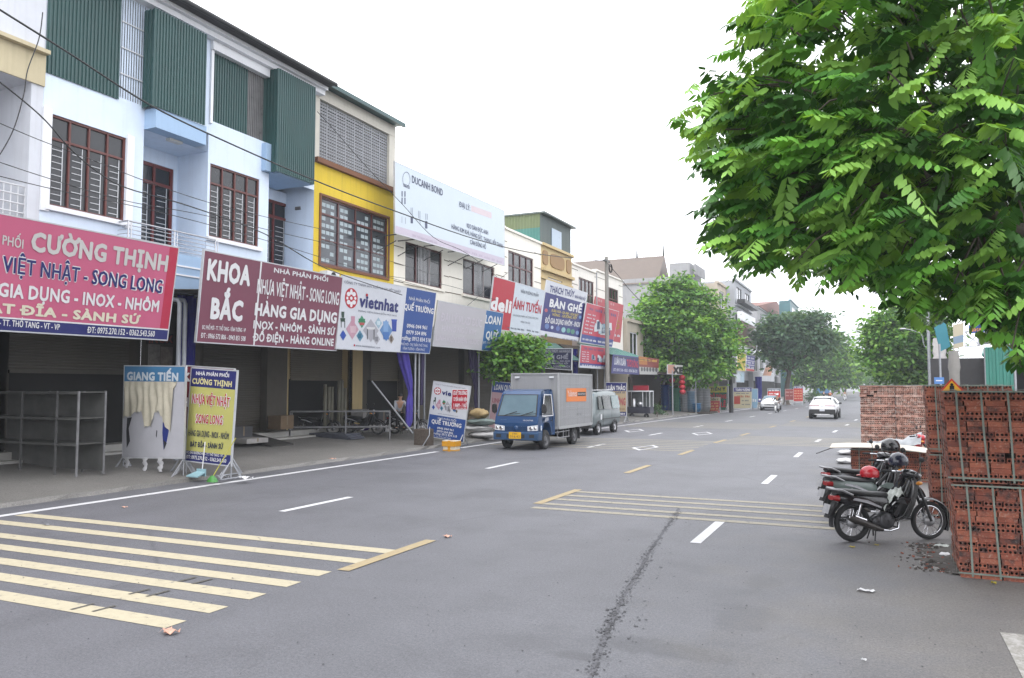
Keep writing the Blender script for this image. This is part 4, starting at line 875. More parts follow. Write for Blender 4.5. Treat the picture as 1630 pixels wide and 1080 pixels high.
for i in range(nx + 1):
    x = 92 + (500 - 92) * i / nx
    for k in range(len(edges) - 1):
        if edges[k][0] <= x <= edges[k + 1][0]: t = (x - edges[k][0]) / (edges[k + 1][0] - edges[k][0]); yb = edges[k][1] * (1 - t) + edges[k + 1][1] * t
    yb += RN.uniform(-14, 14)
    for j in range(rows + 1):
        y = 236 + (yb - 236) * j / rows; q = s.h(*fa(x + 5 * math.sin(j * .5 + i * .3), y)); V.append(s.at(q[0], q[1], .03 + .022 * math.sin(i * .82 + .5 * math.sin(j * .7)) * min(1, j / 3)))
cl.add(V, [(i * (rows + 1) + j, i * (rows + 1) + j + 1, (i + 1) * (rows + 1) + j + 1, (i + 1) * (rows + 1) + j) for i in range(nx) for j in range(rows)], 0, True); cl.build("torn_cloth", fabric, s.root)
cl = MB()
for x, w_, y0_, y1_ in ((120, 60, 825, 905), (265, 50, 830, 940), (385, 60, 825, 935)):
    n = 9; V = []
    for j in range(n + 1):
        y = y0_ + (y1_ - y0_) * j / n; k = w_ * (.75 + .25 * math.sin(j * 1.9 + x)) * (1 - .35 * j / n); o_ = 3 * math.sin(j * 1.3 + x)
        for t in (-.5, 0, .5): q = s.h(*fa(x + o_ + k * t, y)); V.append(s.at(q[0], q[1], .04 + .03 * (t == 0) + .01 * math.sin(j)))
    cl.add(V, [(j * 3 + i, j * 3 + 3 + i, j * 3 + 4 + i, j * 3 + 1 + i) for j in range(n) for i in (0, 1)], 0, True)
cl.build("torn_strip", mat("torn_white_strip", hx("cfcfd2", .62), .7, .12, 5), s.root); s.done()
# leaning white/blue board
s = stand("leaning white and blue standing board with a red notice stuck on it", [(690.7, 607.6), (748.7, 616), (736.7, 704), (679.3, 693.7)], 27.0, c_pw, .02)
s.rect(c_bl, 0, .60, 1, 1); vlogo(s, (696.7, 622.8), (5.6, 6)); s.text("CÔNG TY TNHH SẢN XUẤT NHỰA VIỆT NHẬT", c_gr, (692.5, 612.5), (741, 619.8), 1.8, .01); s.text("vie", c_nv, (703.7, 628.5), (717.8, 631), 7.4, .04)
fk = lambda x, y: (690.5 + (x - 105) * .098 + (y - 640) * -.02, 634 + (y - 600) * .085 + (x - 105) * .013); plastics(s, fk, .095)
c3 = lambda x, y: (x / 5.4 + 600, y / 5.4 + 540)
s.poly(c_rd, [c3(652, 438), c3(778, 438), c3(776, 605), c3(642, 605)][::-1], 4); s.poly(c_w, [c3(648, 430), c3(784, 430), c3(782, 611), c3(638, 611)][::-1], 3)
for t, y in (("QUẾ TRƯỜNG", 477), ("TUYỂN NHÂN VIÊN", 532), ("1 NAM - 1 NỮ", 583)): s.text(t, c_w, c3(657, y), c3(771, y + 3), 5.5, .04, 5)
s.text("ĐT: 0979 504 896", c_w, c3(650, 600), c3(770, 602), 1.8, .02, 5)
for t, L, R_, cp, bd in (("NHÀ PHÂN PHỐI", (697, 667.6), (726, 672), 3.4, .01), ("QUẾ TRƯỜNG", (687, 673.6), (734, 681.5), 6, .04), ("0946 044 961", (696, 683), (722, 687), 3.4, .02), ("0979 504 896", (695.5, 688), (721, 692), 3.4, .02), ("Trưởng: 0912 834 518", (688, 691), (727, 697), 3.4, .02), ("PHỐ MỚI - THỊ TRẤN THỔ TANG", (682, 693.5), (718, 699.5), 1.8, .01)): s.text(t, c_w, L, R_, cp, bd)
s.text("www.vietnhatplastic.com", c_gr, (697, 659), (729, 664), 1.6, 0); s.done()
s = stand("pink standing board with blue header half hidden behind the blue truck's cab", [(784.4, 607.4), (817, 611), (812, 685), (778, 681)], 33.2, col("cbaab0", .62), .05)
s.rect(col("38549a", .66), 0, 0, 1, .225); s.text("LOAN QUÝ", c_w, (786.8, 620), (814, 622), 8, .03); s.text("LINH KIỆN", col("a85a6a", .62), (784, 640), (812, 643), 7, .02); s.done()
s = stand("cream standing board with navy header and tall red letters, behind the silver van", [(964.6, 609.6), (996.8, 610), (996.8, 662), (964.6, 662)], 48.4, col("cbb795", .62), .05)
s.rect(c_nv, 0, 0, 1, .255); s.rect(c_nv, 0, .88, 1, 1); s.text("LUÂN THẢO", c_w, (965.8, 621.2), (995.4, 621.4), 6.6, .04); s.text("CHỢ ĐÔNG", col("b8505e", .66), (966, 645), (995.5, 645.2), 11, .04); scrib(s, c_gr, (980, 626.5), (995, 626.5), 2.5, 2); scrib(s, col("a98a6a", .6), (984, 653), (995, 653), 3.4, 3); s.text("0917 66 8884", c_w, (968, 660.5), (995, 660.5), 3, .03); s.done()
# far boards down the left pavement
far = "small boards far down the left pavement"
def fars(label, u0, u1, v0, v1, Y_, m): return stand(label, [(u0, v0), (u1, v0 + (u1 - u0) * -.01), (u1, v1), (u0, v1)], Y_, m, .12, group=far)
s = fars("green board with yellow header and red lettering by the plastic tubs", 1128, 1157, 615.5, 653, 73, col("1d6a4e", .6)); s.rect(col("e0dc52", .64), 0, 0, 1, .26); s.text("TIẾN Ý", c_dk, (1131, 622.4), (1154.5, 622.2), 4.6, .05); s.text("ĐỒ DÙNG", col("d83a4e", .66), (1130, 634.5), (1156, 634.5), 6, .06); s.text("BÁN LỄ", col("d83a4e", .66), (1131, 648), (1155, 648), 6.6, .06); s.done()
s = fars("small red board with a cream header in front of the green board", 1129, 1146, 633.5, 658, 71.5, col("c84a4c", .64)); s.rect(col("d6cba0", .62), 0, 0, 1, .2); s.text("TIẾN Ý", c_dk, (1131, 637.6), (1143.5, 637.6), 2.4, .04)
for k in range(4): scrib(s, col("e8c07a", .64), (1131, 643.5 + 4.4 * k), (1144, 643.5 + 4.4 * k), 2.4, 2)
s.done()
s = fars("cream board with a navy header and a small red square, beyond the utility pole", 1168, 1196.5, 617.5, 650, 79, col("cbc2a4", .62)); s.rect(col("4a4a8a", .62), 0, 0, 1, .2); s.text("TOÀN VƯỢNG", c_w, (1171, 622.6), (1194, 622.6), 3.4, .05); s.rect(col("b8483c", .62), .02, .42, .36, .8, 2)
scrib(s, c_gr, (1172, 627.4), (1192, 627.4), 1.6, 3); scrib(s, col("b86a4c", .62), (1174, 633), (1194, 633), 3.4, 2); scrib(s, c_gr, (1181, 639), (1192, 639), 2, 2); scrib(s, c_gr, (1181, 645), (1194, 645), 2, 2); s.done()
s = fars("pale blue printed board right of the cream board", 1196.8, 1206, 619.5, 650, 79.2, col("8fb4cf", .62)); scrib(s, c_pw, (1198, 640), (1205, 640), 5, 1); s.done()
s = fars("red and grey board above the parked white sedan", 1222, 1242, 619, 633, 84, col("8a949e", .6)); s.rect(col("cf3f3a", .64), 0, .3, 1, 1); scrib(s, c_w, (1224, 623), (1240, 623), 2.4, 3); scrib(s, c_w, (1224, 628), (1240, 628), 2.2, 3); s.done()
s = fars("dull red board left of the brighter red one by the dark tree", 1250, 1263, 620, 637, 98, col("a8504e", .62)); scrib(s, col("d8b0a8", .62), (1251, 626), (1262, 626), 3, 2); scrib(s, col("d8b0a8", .62), (1251, 631), (1262, 631), 2, 2); s.done()
s = fars("bright red board with rows of small lettering by the dark tree", 1263.3, 1278, 616, 639, 97, col("cc3b33", .64)); s.rect(col("3a4a86", .62), 0, 0, 1, .12); s.text("H. LINH", c_w, (1265, 618.6), (1277, 618.6), 2.2, .03)
for k in range(4): scrib(s, col("ecc8a0", .64), (1264.5, 623.5 + 4 * k), (1277, 623.5 + 4 * k), 1.8, 3)
s.done()
# small wall signs further on
def wsign(label, px, X_, m): return sign("shop_sign", label, px, X_, None, m, "wall signs far down the street", frame=c_al)
s = wsign("yellow vertical wall sign with a dark arc, far down the row", [(1173.5, 562), (1188, 563.5), (1187, 591), (1173, 590)], -13.5, col("d3bf45", .66)); scrib(s, col("8a6a3a", .6), (1177, 572), (1185, 572.4), 2, 2); scrib(s, col("8a6a3a", .6), (1177, 579), (1185, 579.3), 2, 2); s.ring(c_dk, (1185, 580), (2, 5.5), .7, 3, 14); s.done()
s = wsign("purple and white striped wall sign beside the yellow one", [(1188.5, 566), (1201.5, 568), (1200.5, 591.5), (1187.5, 590.5)], -13.4, col("e2dfe8", .64))
for k, (a, c) in enumerate(((0, .3), (.36, .58), (.64, .82))): s.rect(col("4b4a94", .64), 0, a, 1, c); scrib(s, c_w, (1190, 571.5 + 7.4 * k), (1200, 572.5 + 7.4 * k), 3, 2)
s.rect(col("c84a4a", .64), 0, .86, 1, 1); s.done()
s = wsign("green and red faded sign hanging beside the utility pole", [(1130, 577), (1155, 581), (1154, 599), (1129.5, 600)], -13.8, col("6aa08a", .6)); s.rect(col("a8c45a", .62), 0, 0, .2, .9, 1); s.rect(col("b86a6a", .6), .3, .2, .9, .75, 2); scrib(s, col("dab0a8", .6), (1138, 590), (1152, 591), 4, 2); s.done()
s = wsign("pale blue blank panel under the yellow wall sign", [(1168.5, 592), (1185, 593), (1184.5, 608.5), (1168.5, 608.5)], -13.6, col("a9c4d4", .62)); s.rect(col("cfdae0", .62), .05, .08, .6, .9, 1); s.done()
s = wsign("tilted orange panel on a small roof beyond the purple sign", [(1219.5, 583), (1231, 581), (1227, 598), (1214, 599)], -13.2, col("d08a5e", .64)); s.done()
s = wsign("white board lettered in black under the middle tree", [(1063, 582), (1086.5, 581), (1086, 596), (1063, 596)], -14.8, col("dcd8d4", .62)); s.rect(col("d6a08e", .6), 0, 0, .45, .95); s.text("XE", col("1c1c20", .6), (1071, 594.5), (1085.5, 594.5), 9.5, .08); s.done()
# ================================================================== HOUSES FARTHER DOWN THE STREET AND ACROSS IT
M_ft = mat("terracotta_roof", hx("98685c", .6), .75, .2, 3); M_fb = mat("brown_metal_roof", hx("85786f", .6), .6, .12, 1, streak=.15)
def tower(label, X, y0, y1, z, wallm, back=-30, fl=3, cols=2, wm=None, z0=3.6, roof=None, group="taller houses farther down the street", skip=(), side=0):
    h = thing("house", label, "house", (X, (y0 + y1) / 2, 0), group=group)
    hs = []; fh = (z - z0) / fl; w_ = (y1 - y0)
    for k in range(fl):
        if k in skip: continue
        for c in range(cols):
            a = y0 + w_ * (c + .22) / cols; hs.append((a, a + w_ * .56 / cols, z0 + fh * (k + .25), z0 + fh * (k + .8)))
    b = MB(); fw(b, X, y0, y1, 0, z, hs, .2); shell(b, X, y0, y1, 0, z, back); b.box((X - .3, y0 - .0, z + .002), (X + .18, y1, z + .25)); b.build("wall", wallm, h)
    for q in hs: window(h, X, *q, 2, None, wm or M_whitep, M_pane2 if RN.random() < .5 else M_pane, dp=.12, t=.07)
    g = MB(); g.quad((X + .01, y0 + .2, .3), (X + .01, y1 - .2, .3), (X + .01, y1 - .2, 3.1), (X + .01, y0 + .2, 3.1)); g.build("doorway", M_int, h)
    for k in range(1, fl):
        s = MB(); s.box((X + .003, y0 + .05, z0 + fh * k - .12), (X + (.7 if k in skip else .25), y1 - .05, z0 + fh * k)); s.build("ledge", wallm, h)
    if roof:
        r = MB(); m_, hh = roof; ym = (y0 + y1) / 2; r.prism([(X + .3, y0 - .2, z + .26), (X + .3, y1 + .2, z + .26), (X + .3, ym, z + .26 + hh)], (back - X, 0, 0)); r.build("roof", m_, h)
    return h
def Yx(u, X): return at_x(u, 560, X).y
# the wide grey block with a brown ridge roof, its blank gable wall facing up the street
X = -17.6; y0 = Yx(1098, X); y1 = Yx(1117, X); z = at_x(1098, 440, X).z
h = thing("house", "wide grey rendered block with a long brown ridge roof and blank side wall", "house", (X, (y0 + y1) / 2, 0), group="taller houses farther down the street")
b = MB(); fw(b, X, y0, y1, 0, z, [(y0 + 1, y1 - 1, 8, 11)], .3); shell(b, X, y0, y1, 0, z, -48); b.build("wall", W_grey, h)
zr = at_y(1080, 416, y0).z; b = MB(); ym = (y0 + y1) / 2; xs = -21.0
for p in ((((xs, y0 - .15, z - .6), (-48, y0 - .15, z - .6), (-48, ym, zr + 1.2), (xs, ym, zr + 1.2))), ((xs, ym, zr + 1.2), (-48, ym, zr + 1.2), (-48, y1, z - .6), (xs, y1, z - .6))): b.quad(*p)
b.prism([(xs, y0 - .15, z - .6), (xs, ym, zr + 1.2), (xs, y1, z - .6)], (.1, 0, 0))
b.build("roof", M_fb, h); b = MB()
for x in (-47, -36, -24, xs): b.tube([(x, ym, zr + 1.2), (x, ym, zr + 2.6)], [.12, .03], 5)
b.build("roof_finial", M_dk, h)
b = MB(); b.box((X - 2.0, y0 - .05, z + .003), (X + .1, y1, z + 1.4)); b.box((X + .11, y0, z - 1), (X + .9, y1, z - .6))
for k in range(8): b.box((X + .5, y0 + .3 + k * (y1 - y0 - .6) / 8, z + .2), (X + .62, y0 + .3 + (k + .6) * (y1 - y0 - .6) / 8, z + 1.3))
b.build("parapet", W_grey, h); b = MB(); b.box((X - 1.9, y0 - .03, z - 2.6), (X - .1, y0 - .004, z - .6)); b.build("wall_panel", M_whitep, h)
tower("low shop house hidden behind the middle tree's crown, nearer one", -18, 60.4, 76, 7.5, mat("dim_cream_wall", hx("c9bfae", .6), .8, .08, 1, streak=.2), -30, 1, 4)
tower("low shop house hidden behind the middle tree's crown, farther one", -18, 76.1, y0 - .3, 8.5, W_grey, -30, 1, 3)
b = MB(); b.box((-17.6, 60.5, 3.3), (-15.4, 92, 3.45)); b.box((-17.9, 60.6, .2), (-17.7, 92, 3.3)); tag(b.build("awning", mat("dim_brown_awning", (.05, .04, .035), .8, .3, 2)), "long dim brown awning over the tub shop behind the middle tree", "awning")  # upright dark sheet under the slab stands for the shop's unlit inside
Xf = -16.4
def span(u0, u1, v, X): a = Yx(u0, X); return a, Yx(u1, X), at_x(u0, v, X).z
y0, y1, z = span(1143, 1170, 452, Xf); tower("narrow beige house with a grey side wall beyond the middle tree", Xf, y0, y1, z, mat("beige_wall", hx("d9cbb8", .62), .8, .08, 1, streak=.2), -22, 3, 2)
X2 = -15.4; y0, y1, z = span(1171, 1197, 448, X2)
h = tower("modern grey and white house with brown panel and open roof frames", X2, y0, y1, z, mat("cool_grey_wall", hx("bfc2c8", .62), .8, .08, .8, streak=.2), -30, 4, 2, wm=M_dk, skip=(1,))
b = MB()
for k in (0, 1):
    a = y0 + (y1 - y0) * (.1 + .48 * k); c = a + (y1 - y0) * .36
    for q in (a, c): b.box((X2 - .2, q, z + .26), (X2 + .1, q + .25, z + 3.6))
    b.box((X2 - .2, a + .251, z + 3.3), (X2 + .1, c - .001, z + 3.6))
b.build("roof_frame", M_whitep, h); q = (z - 3.6) / 4
b = MB(); b.box((X2 + .26, y0 + .1, 3.6 + q * 1.25), (X2 + .75, y1 - 2.2, 3.6 + q * 2.3)); b.build("brown_panel", mat("brown_cladding", hx("6d5148", .6), .6, .1), h)
b = MB(); b.box((X2 + .26, y0 + .05, 3.6 + q * 1.0), (X2 + .8, y1 - 2.1, 3.6 + q * 1.24)); b.box((X2 + .26, y0 + .05, 3.6 + q * 2.31), (X2 + .8, y1 - 2.1, 3.6 + q * 2.7)); b.build("white_band", M_whitep, h)
b = MB(); b.box((X2 + .26, y0, 3.6 + q * 3.05), (X2 + 1.2, y1 - 1.8, 3.6 + q * 3.2)); b.build("awning", M_dk, h)
X3 = -14.8; y0, y1, z = span(1198, 1232, 527, X3); tower("pale grey terrace house with columned front behind the dark tree", X3, y0, y1, z, mat("pale_grey_wall", hx("cdd0d4", .62), .8, .08, .8, streak=.25), -30, 2, 4)
X4 = -19; y0, y1, z = span(1201, 1258, 487, X4)
tower("tall grey house with a terracotta roof set back behind the dark tree", X4, y0 + 4, y1, z, W_grey, -34, 4, 3, roof=(M_ft, 3.6))
X5 = -14.6; y0, y1, z = span(1256, 1272, 477, X5); h = tower("tall green sheet-clad block behind the dark tree", X5, y0 + 4, y1, z, mat('dusty_teal_sheet', hx('4f7f86', .6), .5, .1, 1, streak=.2), X5 - 2.0, 4, 1)
X6 = -13.5; y0, y1, z = span(1300, 1352, 508, X6); tower("pale terrace-topped house with roof plants, far down the left side", X6, y0, y1, z, W_white, -26, 4, 5)
b = MB(); b.box((X6 - 3, y0 + 8, z + 2.6), (X6, y1 - 8, z + 2.9))
for y in (y0 + 9, y1 - 9): b.box((X6 - .3, y, z + .3), (X6, y + .3, z + 2.6))
b.build("roof_pergola", M_whitep, C.objects[-1] if False else h)
y0, y1, z = span(1352, 1371, 536, -12.5); tower("far pinkish high house closing the left side of the street", -12.5, y0, y0 + 40, z, mat("pinkish_wall", hx("c9b6ad", .62), .8, .08, .6), -30, 5, 6)
tower("far pale block past the bend of the street", 2, 330, 350, 26, W_white, -14, 6, 5)
# ---- right side of the street: open shed of a corner shop behind the brick bales
RX = 6.2
h = thing("shop_shed", "open-fronted shop with a round concrete column under a sheet roof, right side of the street", "shop", (RX, 40, 0))
P = at_y(1545, 560, 38); zr = P.z
b = MB(); b.quad((4.9, 46, zr + .2), (13.5, 36.5, zr + .5), (16, 52, zr + 1.2), (6, 56, zr + .9)); b.tube([(4.9, 46, zr + .12), (13.5, 36.5, zr + .42)], .12, 6); b.tube([(4.9, 46, zr + .12), (6, 56, zr + .8)], .1, 6); b.build("roof_sheet", M_green2, h)
c = at_y(1519, 590, 42); b = MB(); b.lathe((c.x, c.y, 0), (0, 0, 1), [(.22, 0), (.22, 3.0), (.26, 3.2), (.2, zr + .2)], 18); b.build("column", mat("concrete_column", hx("a8a5a0", .6), .85, .12, 2, streak=.2), h)
b = MB(); b.box((2.9, 53, 0), (16, 53.3, zr + .2)); b.box((14, 40, 0), (14.3, 53, zr)); b.build("back_wall", mat("shade_wall", (.04, .038, .04), .9, .3, 1), h)  # the open shop's inner shade is put into this wall's dark colour
b = MB()
for k in range(7):
    x = 6 + k * 1.2; b.tube([(x, 41 + .4 * k % 2, zr - .1), (x + .2, 53, zr + .4)], .06, 5)
for x, y in ((7.5, 44), (9.6, 43), (10.4, 47)): b.tube([(x, y, 0), (x, y, zr + .3)], .07, 6)
b.build("roof_frame", M_pipe, h)
b = MB()
for i in range(16):
    x = RN.uniform(6.6, 12); y = RN.uniform(47, 52); s_ = RN.uniform(.25, .6); b.box((x, y, .1), (x + s_, y + s_, .1 + RN.uniform(.5, 2.2)))
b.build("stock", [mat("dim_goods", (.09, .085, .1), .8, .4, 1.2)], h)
p0, p1 = at_y(1570, 612, 33), at_y(1614, 612, 33); zt = at_y(1572, 553, 33).z
r = thing("sheet_fence", "green corrugated metal sheet screen above the red brick bales", "fence", (p0.x, 33, 0)); b = MB(); b.ribbed((p0.x, 33, .1), (p1.x - p0.x, 0, 0), (0, 0, zt - .1), (0, -1, 0), .2, .03); b.build("sheet", mat("sea_green_sheet", (.03, .16, .125), .4, .12, 2, streak=.15), r)
b = MB(); b.tube([(p1.x + .05, 33.06, 0), (p1.x + .05, 33.06, zt + .3)], .05, 6); b.tube([(p0.x, 33.05, 0), (p0.x, 33.05, zt)], .04, 6); b.build("post", M_pipe, r)
s = sign("shop_sign", "teal side of a boxed sign seen on edge, right side of the street", [(1487, 522), (1505, 511), (1513, 552), (1497, 560)], 40, None, col("3d8fa0", .62), "signs on the right-hand shop", plane="y", thick=.2); s.done()
s = sign("shop_sign", "cream and blue sign between the teal sign and the lattice bracket", [(1517, 518), (1534, 514), (1534, 552), (1518, 556)], 39, None, col("d3c9b0", .62), "signs on the right-hand shop", plane="y", thick=.1); s.rect(col("8fa6bd", .62), 0, .5, 1, .8); s.done()
s = sign("shop_sign", "grey-lilac blank sign board beneath the foliage, right side of the street", [(1557, 531), (1601, 525), (1601, 545), (1558, 549)], 35, None, col("8f8d9c", .6), "signs on the right-hand shop", plane="y", thick=.1, frame=c_al); s.done()
s = sign("shop_sign", "deep blue sign with orange lettering half hidden by the tree's leaves", [(1542, 518), (1600, 510), (1600, 527), (1543, 531)], 37, None, col("2e52a8", .66), "signs on the right-hand shop", plane="y", thick=.1); scrib(s, col("d8904a", .64), (1546, 528.5), (1594, 524), 6, 3); s.done()
b = MB(); P = [at_y(u, v, 37.6) for u, v in ((1535, 528), (1560, 551), (1535, 552), (1560, 530), (1535, 528), (1560, 530), (1556, 552))]
r = thing("lattice_bracket", "white steel lattice bracket under the right-hand shop signs", "bracket", P[2][:])
for a, c in zip(P, P[1:]): b.tube([a, c], .03, 5)
b.build("strut", M_bar, r)
# white building behind the foliage gaps
tower("white building glimpsed through gaps in the big tree's foliage", 9.5, 56, 75, 11, W_white, 24, 2, 3, group=None)
# ================================================================== STREET THINGS
M_conc = mat("concrete_pole", hx("a5a29c", .6), .85, .1, 3, streak=.15)
M_rub = mat("rubber", (.018, .018, .019), .75, .2, 10); M_blk = mat("black_gloss", (.012, .012, .014), .22, .1, 6, coat=.5); M_blkm = mat("black_matt", (.02, .02, .021), .55, .2, 8)
M_chr = mat("chrome", (.6, .6, .62), .18, .05, metal=1.0); M_alu = mat("cast_aluminium", (.32, .32, .33), .45, .2, 12, metal=.7); M_red = mat("red_paint", (.36, .012, .02), .25, .05, coat=.4)
M_wht = mat("white_plastic", (.62, .62, .63), .45, .08, 5); M_lamp = glass_mat("lamp_glass", (.55, .56, .58), .1); M_tail = glass_mat("red_lens", (.22, .01, .012), .15)
# ---- poles and cables
def pole(label, u, v0, v1, X, r0, r1, m, name="utility_pole"):
    a = at_x(u, v0, X); z = at_x(u, v1, X).z; t = thing(name, label, "pole", (a.x, a.y, 0)); b = MB(); b.tube([(a.x, a.y, 0), (a.x, a.y, z * .5), (a.x, a.y, z)], [r0, (r0 + r1) / 2, r1], 12); b.build("shaft", m, t); return t, a, z
t, a, z = pole("grey concrete pole rising behind the coral-red sign with cable bracket on top", 966, 480, 409, -15.9, .16, .115, M_conc)
b = MB(); b.box((a.x - .08, a.y - .5, z - .35), (a.x + .08, a.y + .5, z - .25)); b.build("cross_arm", M_dk, t)
b = MB(); b.lathe((a.x + .22, a.y, z - .8), (1, 0, 0), [(.28, 0), (.3, .05), (.28, .1)], 14); b.build("cable_coil", M_blkm, t)
t, a, z = pole("thin white steel post standing behind the coral-red sign", 950, 480, 434, -16.8, .04, .04, M_pipe, "steel_post")
t, a, z = pole("dark utility pole hung with grey meter boxes beside the green board", 1164, 650, 540, -11.9, .2, .15, M_dk)
for k, (zz, yy) in enumerate(((2.6, -.4), (4.2, -.38), (5.1, -.36), (3.4, .3))):
    b = MB(); b.box((a.x + .16, a.y + yy, zz), (a.x + .45, a.y + yy + .6, zz + .65)); b.build("meter_box", mat("meter_grey", hx("9a9a9c", .6), .6, .15, 6), t)
t, a, z = pole("pale street lamp pole with a curved lamp arm, beside the right-hand tree", 1480, 600, 430, 3.35, .13, .09, M_pipe, "street_lamp")
b = MB(); q = [at_y(u, v, a.y) for u, v in ((1478, 452), (1471, 538 - 90), (1462, 530 - 92))]; b.tube([at_y(*q_, a.y) for q_ in ((1479, 554), (1472, 552), (1469.5, 545), (1469, 537), (1464, 530), (1452, 526), (1440, 523.5))], .03, 6); hd = at_y(1437, 523.5, a.y); b.build("lamp_arm", M_pipe, t)
b = MB(); b.ball(hd[:], (.22, .1, .05), 10); b.build("lamp_head", M_wht, t)
c0, c1 = at_y(1483, 540, a.y), at_y(1507, 575, a.y)
t = thing("wrapped_bundle", "white wrinkled plastic-wrapped bundle tied to the lamp pole", "bundle", (c0.x, a.y, c1.z)); b = MB(); rr = []
for k in range(9):
    z_ = c1.z + (c0.z - c1.z) * k / 8; w_ = (c1.x - c0.x) * (.46 + .05 * math.sin(k * 2.3)); cx = (c0.x + c1.x) / 2; rr.append([(cx + w_ * (1 if math.cos(th) > 0 else -1) * abs(math.cos(th)) ** .5, a.y - .25 + .22 * (1 if math.sin(th) > 0 else -1) * abs(math.sin(th)) ** .5 + .03 * math.sin(5 * th + k), z_ + .05 * math.sin(3 * th + k)) for th in np.arange(20) * PI / 10])
b.loft(rr); b.build("wrap", mat("crumpled_plastic", hx("d8d4d2", .62), .5, .12, 6, bump=.5, bscale=6), t)
def cable(label, pts, X, r=.014, cat="cable", Xe=None):
    n = len(pts); P = [at_x(u, v, X + ((Xe if Xe is not None else X) - X) * i / (n - 1)) for i, (u, v) in enumerate(pts)]; Q = []
    for i in range(n - 1):
        p0, p1, p2, p3 = P[max(i - 1, 0)], P[i], P[i + 1], P[min(i + 2, n - 1)]
        for k in range(6):
            t = k / 6; Q.append(.5 * ((2 * p1) + (p2 - p0) * t + (2 * p0 - 5 * p1 + 4 * p2 - p3) * t * t + (3 * p1 - p0 - 3 * p2 + p3) * t ** 3))
    Q.append(P[-1]); b = MB(); b.tube(Q, r, 6); o = b.build("power_cable", M_blkm); tag(o, label, cat, "overhead cables along the shop fronts"); return o
cable("thick black cable sagging from the top left across the blue houses to the concrete pole", [(-60, -22), (0, 16), (110, 85), (240, 168), (360, 226), (500, 287), (620, 333), (760, 382), (860, 405), (962, 416)], -15.7, .021)
cable("black cable from the upper left looping down across the first window to the maroon sign", [(-30, 108), (30, 155), (72, 192), (110, 235), (150, 270), (200, 299), (300, 328), (420, 372), (520, 428), (640, 470)], -15.9, .015)
cable("thin cable running level with the first window's sill", [(-20, 188), (60, 222), (150, 256), (230, 288), (330, 322), (420, 345), (520, 367), (620, 392)], -16, .009)
cable("thin cable crossing the two blue houses below their windows", [(-20, 276), (100, 305), (220, 330), (325, 356), (440, 388), (560, 425), (690, 462)], -16, .009)
cable("faint thin cable over the white balcony grille", [(-20, 252), (80, 285), (200, 320), (320, 342), (460, 374), (560, 398), (700, 440)], -16.1, .009)
cable("cable dropping from the yellow house's corner past the pale panel to the red-ended sign", [(505, 178), (530, 205), (580, 262), (640, 325), (690, 378), (740, 402), (790, 440), (815, 470)], -16.3, .011)
cable("wire strung slantwise from the cream houses' sill down to the faded sign", [(620, 440), (700, 452), (760, 468), (790, 478)], -16.3, .009)
cable("wire slanting up from the faded sign towards the crimson sign", [(744, 487), (770, 465), (800, 441), (822, 424)], -16.4, .01)
cable("slack cable hanging down the corner of the leftmost house", [(68, 20), (62, 62), (44, 112), (38, 150), (22, 205), (0, 246), (-15, 262)], -17.9, .014)
cable("black cable sloping from the concrete pole into the middle tree", [(966, 418), (985, 440), (1010, 470), (1040, 498)], -15.7, .021, Xe=-15)
P = [at_d(u, v, 130 - 9 * k) for k, (u, v) in enumerate(((1271, 484), (1300, 482.5), (1330, 478), (1380, 469), (1425, 458), (1470, 444)))]
b = MB(); b.tube(P, .03, 5); tag(b.build("power_cable", M_blkm), "thin far cable strung over the street beyond the dark tree", "cable", "overhead cables along the shop fronts")
# ---- steel posts that carry the awnings
def post(label, u, v0, v1, X, r=.045, m=None):
    a = at_x(u, v0, X); z = at_x(u, v1, X).z; b = MB(); b.tube([(a.x, a.y, .05), (a.x, a.y, z)], r, 8); b.lathe((a.x, a.y, .05), (0, 0, 1), [(r * 2.2, 0), (r * 2.2, .02), (r, .03)], 8)
    return tag(b.build("steel_post", m or M_pipe), label, "post", "steel posts under the awnings")
post("galvanised post left of a pair beneath the blue sign end", 660, 700, 556, -16.7); post("galvanised post right of a pair beneath the blue sign end", 666, 700, 556, -16.9); post("separate galvanised post beside the purple curtain pair", 675, 690, 556, -17.4)
post("grey post carrying the faded blank sign's right end", 762, 690, 556, -17); post("slim post at the far edge of the navy furniture sign", 911, 640, 555, -16.8); post("post behind the box truck under the coral-red sign", 962, 640, 580, -17); post("slim galvanised post in front of the plastic tubs", 1071, 660, 590, -14.6, .05); post("second slim post among the plastic tubs", 1108, 655, 600, -14, .05)
t = thing("drain_pipe", "pair of grey plastic drain pipes in the gap between the first two signs", "pipe", at_x(287, 690, -17.4)[:])
for u, k in ((283, 0), (292, 1)):
    a = at_x(u, 600, -17.4); z = at_x(u, 478, -17.4).z; b = MB(); b.tube([(a.x, a.y, .3), (a.x, a.y, z - .1), (a.x - .05, a.y, z), (a.x - .5, a.y + .05 - .1 * k, z + .06)], .06, 10); b.build("pipe", mat("grey_pvc", hx("b9bec6", .6), .5, .1, 4), t)
